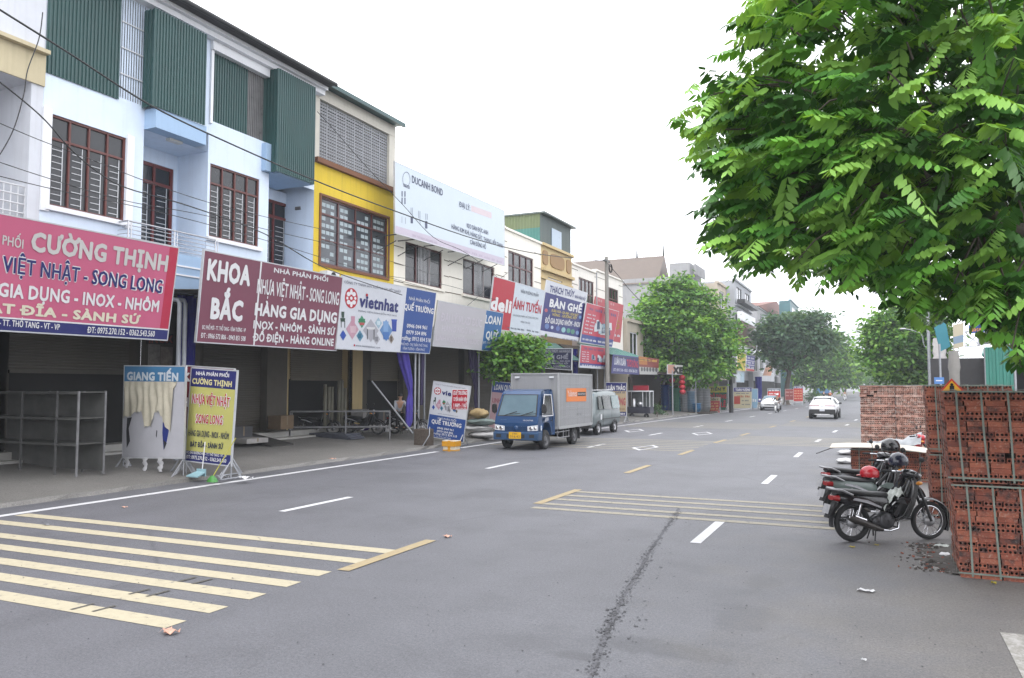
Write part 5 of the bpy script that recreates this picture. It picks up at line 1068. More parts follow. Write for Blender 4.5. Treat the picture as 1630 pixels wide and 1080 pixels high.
# ---- tied curtains
def curtain(label, pts, X, m, tie=None):
    n = 18; b = MB(); rr = []
    for i, (u, v, w_) in enumerate(pts):
        c = at_x(u, v, X); D = (c - O).dot(_f); hw = w_ * D / FPX / 2; ph = i * .35
        rr.append([(c.x + .55 * hw * math.sin(th) * (1 + .25 * math.sin(6 * th + ph)), c.y + hw * math.cos(th) * (1 + .16 * math.sin(6 * th + ph)), c.z) for th in np.arange(n * 2) * PI / n])
    RR = []
    for i in range(len(rr) - 1):
        for k in range(4): t = k / 4; RR.append([tuple(Vector(p) * (1 - t) + Vector(q) * t) for p, q in zip(rr[i], rr[i + 1])])
    RR.append(rr[-1]); b.loft(RR); return tag(b.build("curtain", m), label, "curtain", "gathered cloth curtains under the awnings")
vio = mat("violet_cloth", hx("5547b4", .5), .8, .2, 5); dvi = mat("dark_purple_cloth", hx("4a4068", .5), .85, .25, 5); blu = mat("royal_blue_cloth", hx("2a2aa0", .55), .8, .2, 4)
curtain("violet cloth curtain tied in the middle, left of the steel posts", [(640, 556, 26), (644, 580, 24), (650, 605, 18), (653, 622, 10), (653, 628, 9), (652, 640, 14), (651, 672, 14), (650, 680, 8)], -16.8, vio)
curtain("dark purple curtain bunched behind the steel posts", [(671, 556, 14), (671, 585, 13), (670, 620, 10), (670, 645, 8)], -17.2, dvi)
curtain("dark plum curtain tied beside the faded sign's post", [(752, 556, 20), (754, 585, 18), (757, 610, 12), (757.5, 622, 6), (757, 634, 8), (758, 650, 6)], -17.2, dvi)
curtain("royal blue cloth hanging between the first two shop fronts", [(298, 470, 30), (298, 510, 30), (297, 560, 28), (296, 620, 26), (296, 660, 22)], -18.6, blu)
curtain("dark blue cloth beside the far corner of the navy furniture sign", [(916, 556, 10), (916, 590, 10), (916, 640, 8)], -17.2, blu)
curtain("blue striped cloth hanging behind the plastic tubs", [(1121, 584, 12), (1121, 592, 12), (1121, 601, 11)], -15.5, mat("blue_striped_cloth", hx("3a54b8", .6), .8, .4, 9))
curtain("blue cloth hung under the far orange panel's roof", [(1207, 600, 16), (1208, 622, 14), (1208, 640, 12)], -13.8, blu)
# ---- steel shelf rack at far left
t = thing("shelf_rack", "empty dark steel shelf rack standing in the shade under the pink-red sign", "rack", (-18.6, 12.6, .2))
b = MB(); x0, x1, y0, y1 = -20.5, -16.85, 12.35, 13.05
for x in (x0, (x0 + x1) / 2 - .2, x1 - .75, x1):
    for y in (y0, y1): b = MB(); b.box((x - .02, y - .02, .22), (x + .02, y + .02, 2.2)); b.build("upright", mat('grey_upright', (.14, .14, .145), .6, .3, 5) if x > x1 - .3 else mat("dull_dark_steel", (.07, .07, .07), .6, .3, 5), t)  # the pair at the road end is lighter than the other uprights
for z in (.95, 1.55, 2.16):
    b = MB(); b.box((x0, y0 + .022, z), (x1, y1 - .022, z + .025)); b.box((x0, y0 - .018, z - .03), (x1, y0 + .02, z - .001)); b.build("shelf", mat("worn_steel_sheet", (.06, .06, .057), .6, .3, 3), t)
b = MB(); b.quad((x0, y1 - .03, .3), (x1, y1 - .03, .3), (x1, y1 - .03, 2.15), (x0, y1 - .03, 2.15)); b.build("back_sheet", mat("worn_steel_sheet", (.06, .06, .057), .6, .3, 3), t)
t = thing("poster", "stained price posters pasted on the wall beside the drain pipes", "poster", at_x(255, 580, -19.4)[:])
for u0, u1, v0, v1, c in ((236, 254, 548, 592, "8a8680"), (256, 274, 552, 590, "92887e")):
    a, q = at_x(u0, v0, -19.4), at_x(u1, v1, -19.4); b = MB(); b.quad((-19.4, a.y, q.z), (-19.4, q.y, q.z), (-19.4, q.y, a.z), (-19.4, a.y, a.z)); b.build("sheet", mat("poster" + c, hx(c, .5), .7, .4, 7), t)
s = Sheet([(235, 532), (276, 532), (276, 548), (235, 548)], [at_x(235, 532, -19.4), at_x(276, 532, -19.4), at_x(276, 548, -19.4), at_x(235, 548, -19.4)]); s.text("INOX", col("8a3a30", .5), (237, 546), (274, 546), 11, .04); s.board(mat("dark_board", (.03, .028, .03), .8, .2), t)
# ---- workbench frame with goods
A = at_z(463, 692, .48); Bp = at_z(620, 702, .2); e = (Bp - A); e.z = 0; L = e.length; e.normalize(); n_ = Vector((e.y, -e.x, 0))
t = thing("bench_frame", "bare steel bench frame standing in front of the half-open shutters", "bench", ((A + Bp) / 2)[:]); b = MB(); zt = 1.35
for k in (0, .55, 1):
    for s_ in (-.3, .3):
        p = A + e * L * k + n_ * s_; b = MB(); b.tube([(p.x, p.y, .25 + .2 * (1 - k)), (p.x, p.y, zt)], .03, 6); b.build("leg", mat('grey_upright', (.14, .14, .145), .6, .3, 5), t)
b = MB()
for z in (zt, .75):
    for s_ in (-.3, .3): p, q = A + n_ * s_, A + e * L + n_ * s_; b.tube([(p.x, p.y, z), (q.x, q.y, z)], .028, 6)
    for k in (0, 1): p = A + e * L * k; b.tube([p + n_ * .3 + Vector((0, 0, z - p.z)), p - n_ * .3 + Vector((0, 0, z - p.z))], .028, 6)
b.build("rail", mat('grey_upright', (.14, .14, .145)), t)
p, q = at_x(592, 607, -17.8), at_x(657, 690, -16.6); b = MB(); b.tube([p, q], .035, 6); tag(b.build("leaning_pole", M_pipe), "grey pole leaning slantwise behind the bench frame's right end", "pole")
def sack(label, c, r, m, cat="sack", group=None, name="sack", seed=0, par=None):
    b = MB(); k, n = 8, 18; rr = []
    for i in range(k + 1):
        f_ = -1 + 2 * i / k; w_ = max(.03, (1 - abs(f_) ** 2.6)) ** .5
        K = [1 + random.Random(seed * 31 + i * 7 + q).uniform(-.13, .13) for q in range(n)]; rr.append([(c[0] + r[0] * f_ + .04 * r[0] * math.sin(7 * th + seed), c[1] + r[1] * w_ * math.cos(th) * K[int(th * n / 6.2832 + .5) % n] * (1 + .1 * math.sin(3 * th + i + seed)), c[2] + r[2] * (1 + w_ * math.sin(th) * K[int(th * n / 6.2832 + .5) % n] * (1 + .2 * math.sin(4 * th + i * 1.7 + seed)))) for th in np.arange(n) * 2 * PI / n])
    b.loft(rr); return tag(b.build(name, m), label, cat, group)
M_sack = mat("white_woven_sack", hx("dcdcdc", .66), .7, .15, 5, bump=.4, bscale=9); M_sackg = mat("grey_green_sack", hx("8fa09c", .6), .7, .2, 5, bump=.4, bscale=9); M_tan = mat("tan_sack", hx("c2a878", .6), .7, .2, 5, bump=.4, bscale=9)
c = at_z(757, 700, .1)
for k, (dx, dz, r, m, l) in enumerate(((.25, 0, (.75, .4, .13), M_sack, "lowest white sack of the pile beside the leaning board"), (-.1, .27, (.75, .4, .13), M_sack, "second white sack up in the pile beside the leaning board"), (.1, .54, (.7, .38, .14), M_sackg, "grey-green sack near the top of the pile by the leaning board"), (0, .82, (.45, .32, .2), M_tan, "tan bulging sack on top of the pile by the leaning board"))):
    sack(l, (c.x + dx - .3, c.y + .9, .12 + dz), r, m, group="sacks piled by the leaning board", seed=k)
c = at_z(565, 690, .3); sack("crumpled purple plastic bag on the ground under the bench frame", (c.x, c.y, .35), (.7, .35, .16), mat("purple_bag", hx("5a3a9c", .55), .35, .2, 6, bump=.4, bscale=8), "bag", name="plastic_bag", seed=3)
c = at_z(610, 692, .22); sack("white plastic bag slumped at the right end of the bench frame", (c.x, c.y, .22), (.35, .3, .22), M_wht, "bag", name="plastic_bag", seed=5)
c = at_z(540, 700, .25); b = MB()
for k in range(3): b.box((c.x - 1.3 + .12 * k, c.y - .5, .3 + .07 * k), (c.x + .9 - .1 * k, c.y + .4, .36 + .07 * k))
tag(b.build("flattened_box_pile", mat("dark_card", (.07, .075, .095), .8, .25, 3)), "pile of flattened dark boxes lying below the bench frame", "boxes")
c = at_z(715, 719, .0); t = thing("foam_box", "white foam box wrapped in orange tape at the pavement edge", "box", (c.x, c.y, 0)); b = MB(); b.box((c.x - .26, c.y, 0), (c.x + .24, c.y + .36, .24)); b.box((c.x - .28, c.y - .02, .245), (c.x + .26, c.y + .38, .38)); b.build("body", mat("foam", hx("e8ddc8", .62), .8, .08, 6), t, bevel=.015)
b = MB(); tp = mat("orange_tape", hx("e0a02a", .66), .3, .15, 5); b.box((c.x - .05, c.y - .024, 0), (c.x + .05, c.y + .384, .384)); b.box((c.x - .284, c.y - .026, .18), (c.x + .264, c.y + .386, .36)); b.box((c.x - .265, c.y - .005, .02), (c.x + .245, c.y + .365, .06)); b.build("tape", tp, t)
c = at_z(669, 712, .05); t = thing("weight_block", "dark wicker-like weighted crate at the foot of the steel posts", "crate", (c.x, c.y, .05)); b = MB(); b.box((c.x - .3, c.y, .06), (c.x + .3, c.y + .5, .72)); b.build("body", mat("dark_wicker", (.07, .055, .045), .85, .5, 12), t, bevel=.04)
b = MB(); b.tube([(c.x + .15, c.y - .12, .06), (c.x + .4, c.y - .02, .5), (c.x + .34, c.y + .1, .8)], .02, 6); b.tube([(c.x - .2, c.y + .1, .7), (c.x, c.y + .2, .86), (c.x + .2, c.y + .1, .7)], .015, 6); b.build("handle", M_pipe, t)
# broom and dustpan
c = at_z(306, 760, .12); t = thing("dustpan", "pale blue long-handled dustpan lying in front of the yellow-green board", "dustpan", (c.x, c.y, .12)); b = MB(); b.prism([(c.x - .2, c.y, .12), (c.x + .2, c.y - .02, .12), (c.x + .17, c.y + .25, .2), (c.x - .1, c.y + .25, .22)], (0, .0, .03)); b.box((c.x - .12, c.y + .24, .12), (c.x + .17, c.y + .27, .3)); b.build("pan", col("9fc6d0", .62), t)
b = MB(); b.tube([(c.x + .05, c.y + .25, .2), (c.x + .08, c.y + .3, .95)], .013, 6); b.build("handle", M_wht, t)
c = at_z(338, 767, .1); t = thing("broom", "green-headed broom leaning against the yellow-green board", "broom", (c.x, c.y, .1)); b = MB(); b.tube([(c.x, c.y, .2), (c.x + .35, c.y + .35, 1.1)], .013, 6); b.build("handle", col("c9c45a", .62), t); b = MB(); b.loft([[(c.x + dx * k, c.y + dy * k, z) for dx, dy in ((-.1, -.05), (.1, -.05), (.1, .05), (-.1, .05))] for k, z in ((1.2, .09), (1, .16), (.3, .24))]); b.build("head", col("4f9a48", .6), t)
# ---- litter
def litter(label, u, v, w_, h_, m, z=0.008, fold=.02):
    c = at_z(u, v, z); k = (c - O).dot(_f) / FPX; b = MB(); a = w_ * k / 2; d = h_ * k * 2.2; n = 6; V = []
    for i in range(n + 1):
        for j in range(4): V.append((c.x + a * (2 * i / n - 1) * (1 - .2 * (j % 2)), c.y + d * (j / 3 - .5) + .3 * d * math.sin(i * 1.3), z + abs(fold * math.sin(i * 1.9 + j * 2.1))))
    b.add(V, [(i * 4 + j, i * 4 + 4 + j, i * 4 + 5 + j, i * 4 + 1 + j) for i in range(n) for j in range(3)], 0); tag(b.build("litter", m), label, "litter", "scraps of litter on the ground")
wp = mat("white_paper", hx("e6e6e8", .62), .6, .08, 20); op = mat("orange_scrap", hx("e0b09a", .62), .6, .3, 20); gp = mat("grey_scrap", hx("8a8a8e", .6), .7, .2, 20)
litter("white scrap of plastic on the asphalt near the front brick bale", 1378, 941, 28, 5, wp); litter("white and orange wrapper on the asphalt below the nearest yellow stripe", 269, 1008, 30, 7, op, fold=.04); litter("small pinkish wrapper beyond the yellow line's far end", 711, 855, 14, 4, op, fold=.03); litter("grey cardboard scrap lying on the second yellow stripe", 75, 836, 18, 3, gp, fold=.02)
litter("pink wrapper in a damp patch on the pavement", 528, 731, 12, 3, op, .13, .03); litter("tiny white paper bit near the bottom right", 1375, 1052, 9, 2, wp); litter("yellowed leaf below the black motorbike's rear wheel", 1356, 871, 10, 4, mat("yellow_leaf", hx("b8a83a", .6), .7, .2), fold=.01); litter("second yellowed leaf near the black motorbike's stand", 1395, 868, 8, 3, mat("yellow_leaf", hx("b8a83a", .6)), fold=.01); litter("yellow-white scrap at the foot of the front brick bale", 1582, 930, 8, 4, mat("yellow_leaf", hx("b8a83a", .6)), fold=.03)
litter("crumpled dark and white rag beside the yellow-green board's foot", 352, 763, 18, 6, mat("rag", hx("a8aab0", .6), .7, .5, 9), .1, .1); litter("crumpled white rag next to the dark rag at the kerb", 388, 763, 26, 6, wp, .1, .07)
litter("dull scrap of paper on the far white lane", 197, 808, 12, 2, op)
# ---- plastic tubs, lanterns, food cart at the far left pavement
G = "stacked plastic tubs beside the middle tree"; COLS = {"deep blue": "2a5cb0", "sky blue": "5aa0d8", "green": "5fae8c", "teal": "3f8f9c", "pale grey": "c8ccd2", "light blue": "a8c8e4", "white": "dcdde0"}
tub_me = {}
def tubs(u, v, Y_, color, n, r, h_, where):
    c = at_y(u, v, Y_); m = mat("tub_" + color.replace(" ", "_"), hx(COLS[color], .6), .35, .06, 3)
    for k in range(n):
        key = (color, r, h_)
        if key not in tub_me:
            b = MB(); b.lathe((0, 0, 0), (0, 0, 1), [(.01, .0), (r * .72, 0), (r * .95, h_), (r, h_), (r, h_ + .03), (r * .93, h_ + .03), (r * .7, .05), (.01, .05)], 16); o = b.build("plastic_tub", m); tub_me[key] = o
        else: o = tub_me[key].copy(); C.objects.link(o)
        o.location = (c.x, c.y, .18 + k * h_ * .62); BASE[o.name] = o.location; tag(o, "%s plastic tub in %s" % (color, where), "tub", G)
tubs(1059, 655, 68, "deep blue", 8, .42, .42, "the tall stack nearest the tree trunk"); tubs(1067, 655, 68.4, "sky blue", 8, .3, .4, "the narrow tall stack by the slim post"); tubs(1076, 656, 68, "green", 7, .42, .42, "the stack right of the slim post"); tubs(1083, 657, 68.2, "teal", 4, .4, .42, "the low stack in front of the lanterns"); tubs(1090, 656, 68, "pale grey", 6, .4, .34, "the stack under the lanterns")
tubs(1100, 656, 68, "light blue", 7, .38, .36, "the tall stack right of the lanterns"); tubs(1109, 656, 67.5, "sky blue", 3, .4, .3, "the short stack before the boards"); tubs(1115, 654, 69.5, "white", 9, .45, .36, "the stack behind the second post"); tubs(1124, 654, 69.5, "white", 8, .42, .36, "the stack beside the green board")
t = thing("pallet_deck", "low dark slatted deck carrying the plastic tubs", "deck", at_y(1090, 660, 68)[:]); b = MB(); x0 = at_y(1052, 660, 67.5).x; x1 = at_y(1132, 660, 67.5).x
for k in range(5): b.box((x0, 67.0 + k * .75, .03), (x1, 67.6 + k * .75, .15))
b.build("slats", mat("dark_timber", (.05, .042, .036), .8, .3, 3), t)
for k, (u, v) in enumerate(((1086, 601.5), (1085.5, 609), (1086, 616.5), (1086.5, 624), (1069.5, 605.5))):
    c = at_y(u, v, 66); b = MB(); b.lathe((c.x, c.y, c.z), (0, 0, 1), [(.08, -.22), (.12, -.2), (.24, -.1), (.27, 0), (.24, .1), (.12, .2), (.08, .22)], 14); tag(b.build("paper_lantern", mat("lantern_red", hx("c22a3a", .66), .5, .05)), ["top red lantern of the hanging string", "second red lantern from the top of the string", "third red lantern down the string", "lowest red lantern of the string", "single red lantern left of the slim post"][k], "lantern", "red lanterns by the plastic tubs")
Y_ = 55; a, q = at_y(999, 668, Y_), at_y(1035, 668, Y_)
t = thing("food_cart", "glass-sided food cart with a dark counter and red sign, right of the cream board", "cart", (a.x, Y_, .1)); zc = at_y(1010, 648, Y_).z; zt = at_y(1010, 624, Y_).z
b = MB(); b.box((a.x, Y_, .4), (q.x, Y_ + 1.0, zc)); b.build("counter", mat("dark_counter", (.025, .025, .04), .5, .2), t); b = MB()
for x in (a.x + .02, a.x + (q.x - a.x) * .68, q.x - .02):
    for y in (Y_ + .02, Y_ + .98): b.box((x - .02, y - .02, zc), (x + .02, y + .02, zt))
b.box((a.x, Y_ - .02, zt), (q.x, Y_ + 1.02, zt + .08)); b.build("frame", M_bar, t)
b = MB(); b.quad((a.x, Y_ + .97, zc), (q.x, Y_ + .97, zc), (q.x, Y_ + .97, zt), (a.x, Y_ + .97, zt)); b.build("pane", mat("cart_glass", (.12, .13, .13), .15, .1, spec=.7), t)
b = MB(); b.box((a.x + .4, Y_ + .1, zt + .09), (q.x - .15, Y_ + .3, zt + .45)); b.build("sign_board", col("a8283a", .6), t)
b = MB(); b.lathe((a.x + .35, Y_ + .4, zc), (0, 0, 1), [(.16, 0), (.16, .55), (.1, .58), (.01, .58)], 12); b.build("steel_pot", M_steel, t); b = MB(); b.ball((a.x + .85, Y_ + .3, zc + .2), (.2, .2, .18), 12); b.build("bowl", M_steel, t)
for x in (a.x + .3, q.x - .3):
    b = MB(); b.lathe((x, Y_ + .1, .2), (0, 1, 0), [(.05, -.03), (.2, -.03), (.2, .03), (.05, .03)], 14); b.build("wheel", M_rub, t)
# ---- road signs on the right
p = at_y(1515, 612, 15.5); t = thing("warning_sign", "triangular yellow warning sign with a red border standing behind the brick bales", "road sign", (p.x, p.y, 0))
zs = at_y(1515, 617, 15.5).z; zt = at_y(1515, 602.5, 15.5).z; hw = .17; P3 = [Vector((p.x - hw * 1.15, p.y, zs - .08)), Vector((p.x + hw * 1.15, p.y, zs - .08)), Vector((p.x, p.y, zt))]
b = MB(); b.prism(P3, (0, .012, 0)); b.build("plate", col("d0382a", .66), t); c = sum(P3, Vector()) / 3; b = MB(); b.prism([c + (q - c) * .74 + Vector((0, -.006, 0)) for q in P3], (0, .004, 0)); b.build("face", col("f0b428", .66), t)
b = MB(); b.box((c.x - .035, p.y - .012, c.z - .07), (c.x + .035, p.y - .0085, c.z + .03)); b.ball((c.x, p.y - .01, c.z + .05), (.025, .002, .025), 8); b.build("symbol", col("15151a", .5), t); b = MB(); b.tube([(p.x, p.y + .04, 0), (p.x, p.y + .04, zt - .05)], .02, 6); b.build("post", M_pipe, t)
p = at_y(1494, 606, 24); t = thing("blue_road_sign", "small blue rectangular road sign on a grey post behind the brick bales", "road sign", (p.x, p.y, 0)); q0, q1 = at_y(1487, 601, 24), at_y(1503, 611.5, 24); b = MB(); b.box((q0.x, 24, q1.z), (q1.x, 24.015, q0.z)); b.build("plate", col("5f8fd0", .66), t)
b = MB(); b.box((q0.x + .04, 23.996, (q0.z + q1.z) / 2 - .012), (q1.x - .04, 23.999, (q0.z + q1.z) / 2 + .012)); b.build("symbol", c_w, t); b = MB(); b.tube([(p.x + .05, 24.03, 0), (p.x + .05, 24.03, q0.z + .9)], .03, 6); b.build("post", M_pipe, t)
# ---- goods standing in the shade of the shops
t = thing("roll_bundle", "upright pale rolls and tubes standing in the dark half-open shop", "rolls", at_x(535, 660, -19.9)[:])
for k, (u, v0, v1) in enumerate(((517, 612, 655), (523, 616, 655), (528, 616, 655), (539, 606, 652), (544, 606, 655), (549, 618, 655))):
    a = at_x(u, v1, -19.9); z = at_x(u, v0, -19.9).z; b = MB(); b.lathe((a.x, a.y, .64), (0, 0, 1), [(.01, 0), (.07, 0), (.07, z - .64), (.05, z - .64), (.05, z - .7), (.01, z - .7)], 12); b.build("roll", mat("pale_roll", hx("9a9684", .45), .6, .2, 4), t)
def carton(label, u, v, X, s_, m):
    a = at_x(u, v, X); t = thing("carton", label, "box", (a.x, a.y, a.z), group="boxes in the shade of the shops"); b = MB(); b.box((a.x - s_[0], a.y - s_[1], a.z), (a.x + s_[0], a.y + s_[1], a.z + s_[2])); b.build("body", m, t, bevel=.01)
    b = MB(); b.box((a.x - s_[0] - .003, a.y - .03, a.z + s_[2] * .3), (a.x + s_[0] + .003, a.y + .03, a.z + s_[2] + .003)); b.build("tape", mat("tan_tape", (.16, .12, .07), .4, .1), t)
cb = mat("brown_card", (.13, .09, .055), .85, .2, 3); cw = mat("pale_card", (.26, .25, .24), .8, .2, 3); cd = mat("dark_card2", (.05, .05, .055), .8, .2, 3)
carton("brown carton at the pillar foot beside the half-open shutter", 447, 683, -20, (.3, .35, .5), cb); carton("pale carton stacked behind the bench frame's middle", 575, 668, -19.6, (.3, .3, .42), cw); carton("dark carton on the ground behind the bench frame's right half", 600, 676, -19.3, (.35, .4, .55), cd); carton("brown carton beside the faded sign's post in the shade", 742, 668, -18.6, (.35, .4, .6), cb); carton("dark carton deep under the maroon sign", 370, 700, -19.8, (.5, .4, .45), cd); carton("pale flat carton lying under the maroon sign", 392, 705, -19.2, (.5, .5, .16), cw)
t = thing("wooden_ramp", "dark sloping ramp laid on the pale steps under the maroon sign", "ramp", at_x(405, 700, -19.6)[:]); a = at_x(405, 702, -19.6); b = MB(); b.prism([(a.x - .7, a.y - .5, .66), (a.x + 1.2, a.y - .5, .34), (a.x + 1.2, a.y - .5, .28), (a.x - .7, a.y - .5, .58)], (0, 1.1, 0)); b.build("deck", mat("dark_plank", (.03, .028, .026), .8, .3, 4), t)
a, q = at_x(516, 431, -18.0), at_x(535, 441, -18.0); t = thing("air_conditioner", "small pale air-conditioner unit under the yellow house's window", "air conditioner", (a.x, a.y, q.z)); b = MB(); b.box((a.x - .2, a.y, q.z - .2), (a.x + .15, q.y, a.z)); b.build("casing", M_wht, t); b = MB(); b.lathe((a.x + .152, (a.y + q.y) / 2, (a.z + q.z) / 2 - .1), (1, 0, 0), [(.01, .002), (.14, .002), (.15, .01), (.13, .012)], 16); b.build("fan", M_blkm, t)
a = at_x(481, 333, -18.9); t = thing("wall_lamp", "small dark bracket lamp on the blue wall beside the recessed door", "lamp", (a.x, a.y, a.z)); b = MB(); b.box((-19.1, a.y - .16, a.z - .05), (a.x + .02, a.y + .16, a.z + .06)); b.build("housing", mat("lamp_grey", (.12, .11, .11), .5, .1), t); b = MB(); b.ball((a.x + .03, a.y, a.z - .03), (.05, .12, .04), 10); b.build("lamp_shade", M_dk, t)
# ================================================================== PEOPLE, VEHICLES, BRICKS
M_skin = mat("skin", (.42, .24, .16), .55, .05); M_hair = mat("black_hair", (.012, .011, .01), .5, .2)
def skin_mesh(name, nodes, edges, m, par, sub=2):
    me = bpy.data.meshes.new(name); me.from_pydata([n[0] for n in nodes], edges, []); me.materials.append(m); o = bpy.data.objects.new(name, me); C.objects.link(o); o.parent = par
    md = o.modifiers.new("Skin", "SKIN"); md.use_smooth_shade = True
    for i, n in enumerate(nodes): r = n[1]; me.skin_vertices[0].data[i].radius = (r, r) if not hasattr(r, "__len__") else r
    me.skin_vertices[0].data[0].use_root = True
    s_ = o.modifiers.new("Sub", "SUBSURF"); s_.levels = s_.render_levels = sub; return o
def rider(name_label, loc, rz, top, bottom, helmet=None, group=None, lean=.12, reach=.42, hand_z=.98, seat=.80, foot=(.22, .16, .30)):
    """Seated person in local axes: +x forward, z up."""
    t = thing("person", name_label, "person", loc, rz, group); BASE[t.name] = Vector((0, 0, 0)); S = seat
    hip, wa, ch, nk, hd = (0, 0, S + .08), (lean * .4, 0, S + .26), (lean, 0, S + .47), (lean + .03, 0, S + .60), (lean + .07, 0, S + .74)
    N = [(hip, .12), (wa, .11), (ch, (.15, .11)), (nk, .05), ((lean + .05, 0, S + .66), .055), (hd, (.075, .09)), ((lean + .075, 0, S + .82), .07)]; E_ = [(0, 1), (1, 2), (2, 3), (3, 4), (4, 5), (5, 6)]
    L = []; A = []
    for s_ in (-1, 1):
        k = len(N); kn = (.42, s_ * .17, S - .02); ft = (foot[0], s_ * foot[1], foot[2])
        N += [((.05, s_ * .1, S + .04), .085), (kn, .06), (ft, .042), ((ft[0] + .15, ft[1], ft[2] - .05), .035)]; E_ += [(0, k), (k, k + 1), (k + 1, k + 2), (k + 2, k + 3)]; L.append(k)
        k = len(N); sh = (lean, s_ * .19, S + .53); el = (lean + .18, s_ * .27, S + .30); hn = (reach, s_ * .27, hand_z)
        N += [(sh, .055), (el, .04), (hn, .028), ((reach + .07, s_ * .26, hand_z - .0), .03)]; E_ += [(2, k), (k, k + 1), (k + 1, k + 2), (k + 2, k + 3)]; A.append(k)
    skin_mesh("body", N, E_, M_skin, t)
    g = lambda n, d: (n[0], tuple(x + d for x in n[1]) if hasattr(n[1], "__len__") else n[1] + d)
    T = [g(N[i], .016) for i in (0, 1, 2)] + [(N[2][0][:2] + (N[2][0][2] + .09,), .07)]; TE = [(0, 1), (1, 2), (2, 3)]
    for k in A: q = len(T); T += [g(N[k], .014), g(N[k + 1], .014), (tuple(np.array(N[k + 1][0]) * .3 + np.array(N[k + 2][0]) * .7), .042)]; TE += [(2, q), (q, q + 1), (q + 1, q + 2)]
    skin_mesh("shirt", T, TE, top, t)
    B = [g(N[0], .014)]; BE = []
    for k in L: q = len(B); B += [g(N[k], .012), g(N[k + 1], .012), g(N[k + 2], .012)]; BE += [(0, q), (q, q + 1), (q + 1, q + 2)]
    skin_mesh("trousers", B, BE, bottom, t)
    b = MB()
    for s_ in (-1, 1): b.ball((foot[0] + .08, s_ * foot[1], foot[2] - .05), (.14, .05, .045), 10)
    b.build("shoe", M_blkm, t, world=False)
    b = MB(); h = Vector(hd)
    if helmet: b.ball((h.x - .005, 0, h.z + .04), (.135, .125, .125), 14, z0=-.15); b.build("helmet", helmet, t, world=False)
    else: b.ball((h.x - .02, 0, h.z + .035), (.105, .095, .10), 12, z0=-.2); b.build("hair", M_hair, t, world=False)
    b = MB()
    b.loft([[(h.x + .085, y * .012, h.z - .005 + z * .014) for y, z in ((-1, -1), (1, -1), (1, 1), (-1, 1))], [(h.x + .112, y * .010, h.z - .02 + z * .01) for y, z in ((-1, -1), (1, -1), (1, 1), (-1, 1))]])
    for s_ in (-1, 1): b.ball((h.x - .0, s_ * .092, h.z - .01), (.02, .012, .03), 8)
    b.build("face_features", M_skin, t, world=False)
    b = MB()
    for s_ in (-1, 1): b.ball((h.x + .082, s_ * .033, h.z + .012), (.012, .016, .008), 8)
    b.build("eyes", M_hair, t, world=False)
    return t
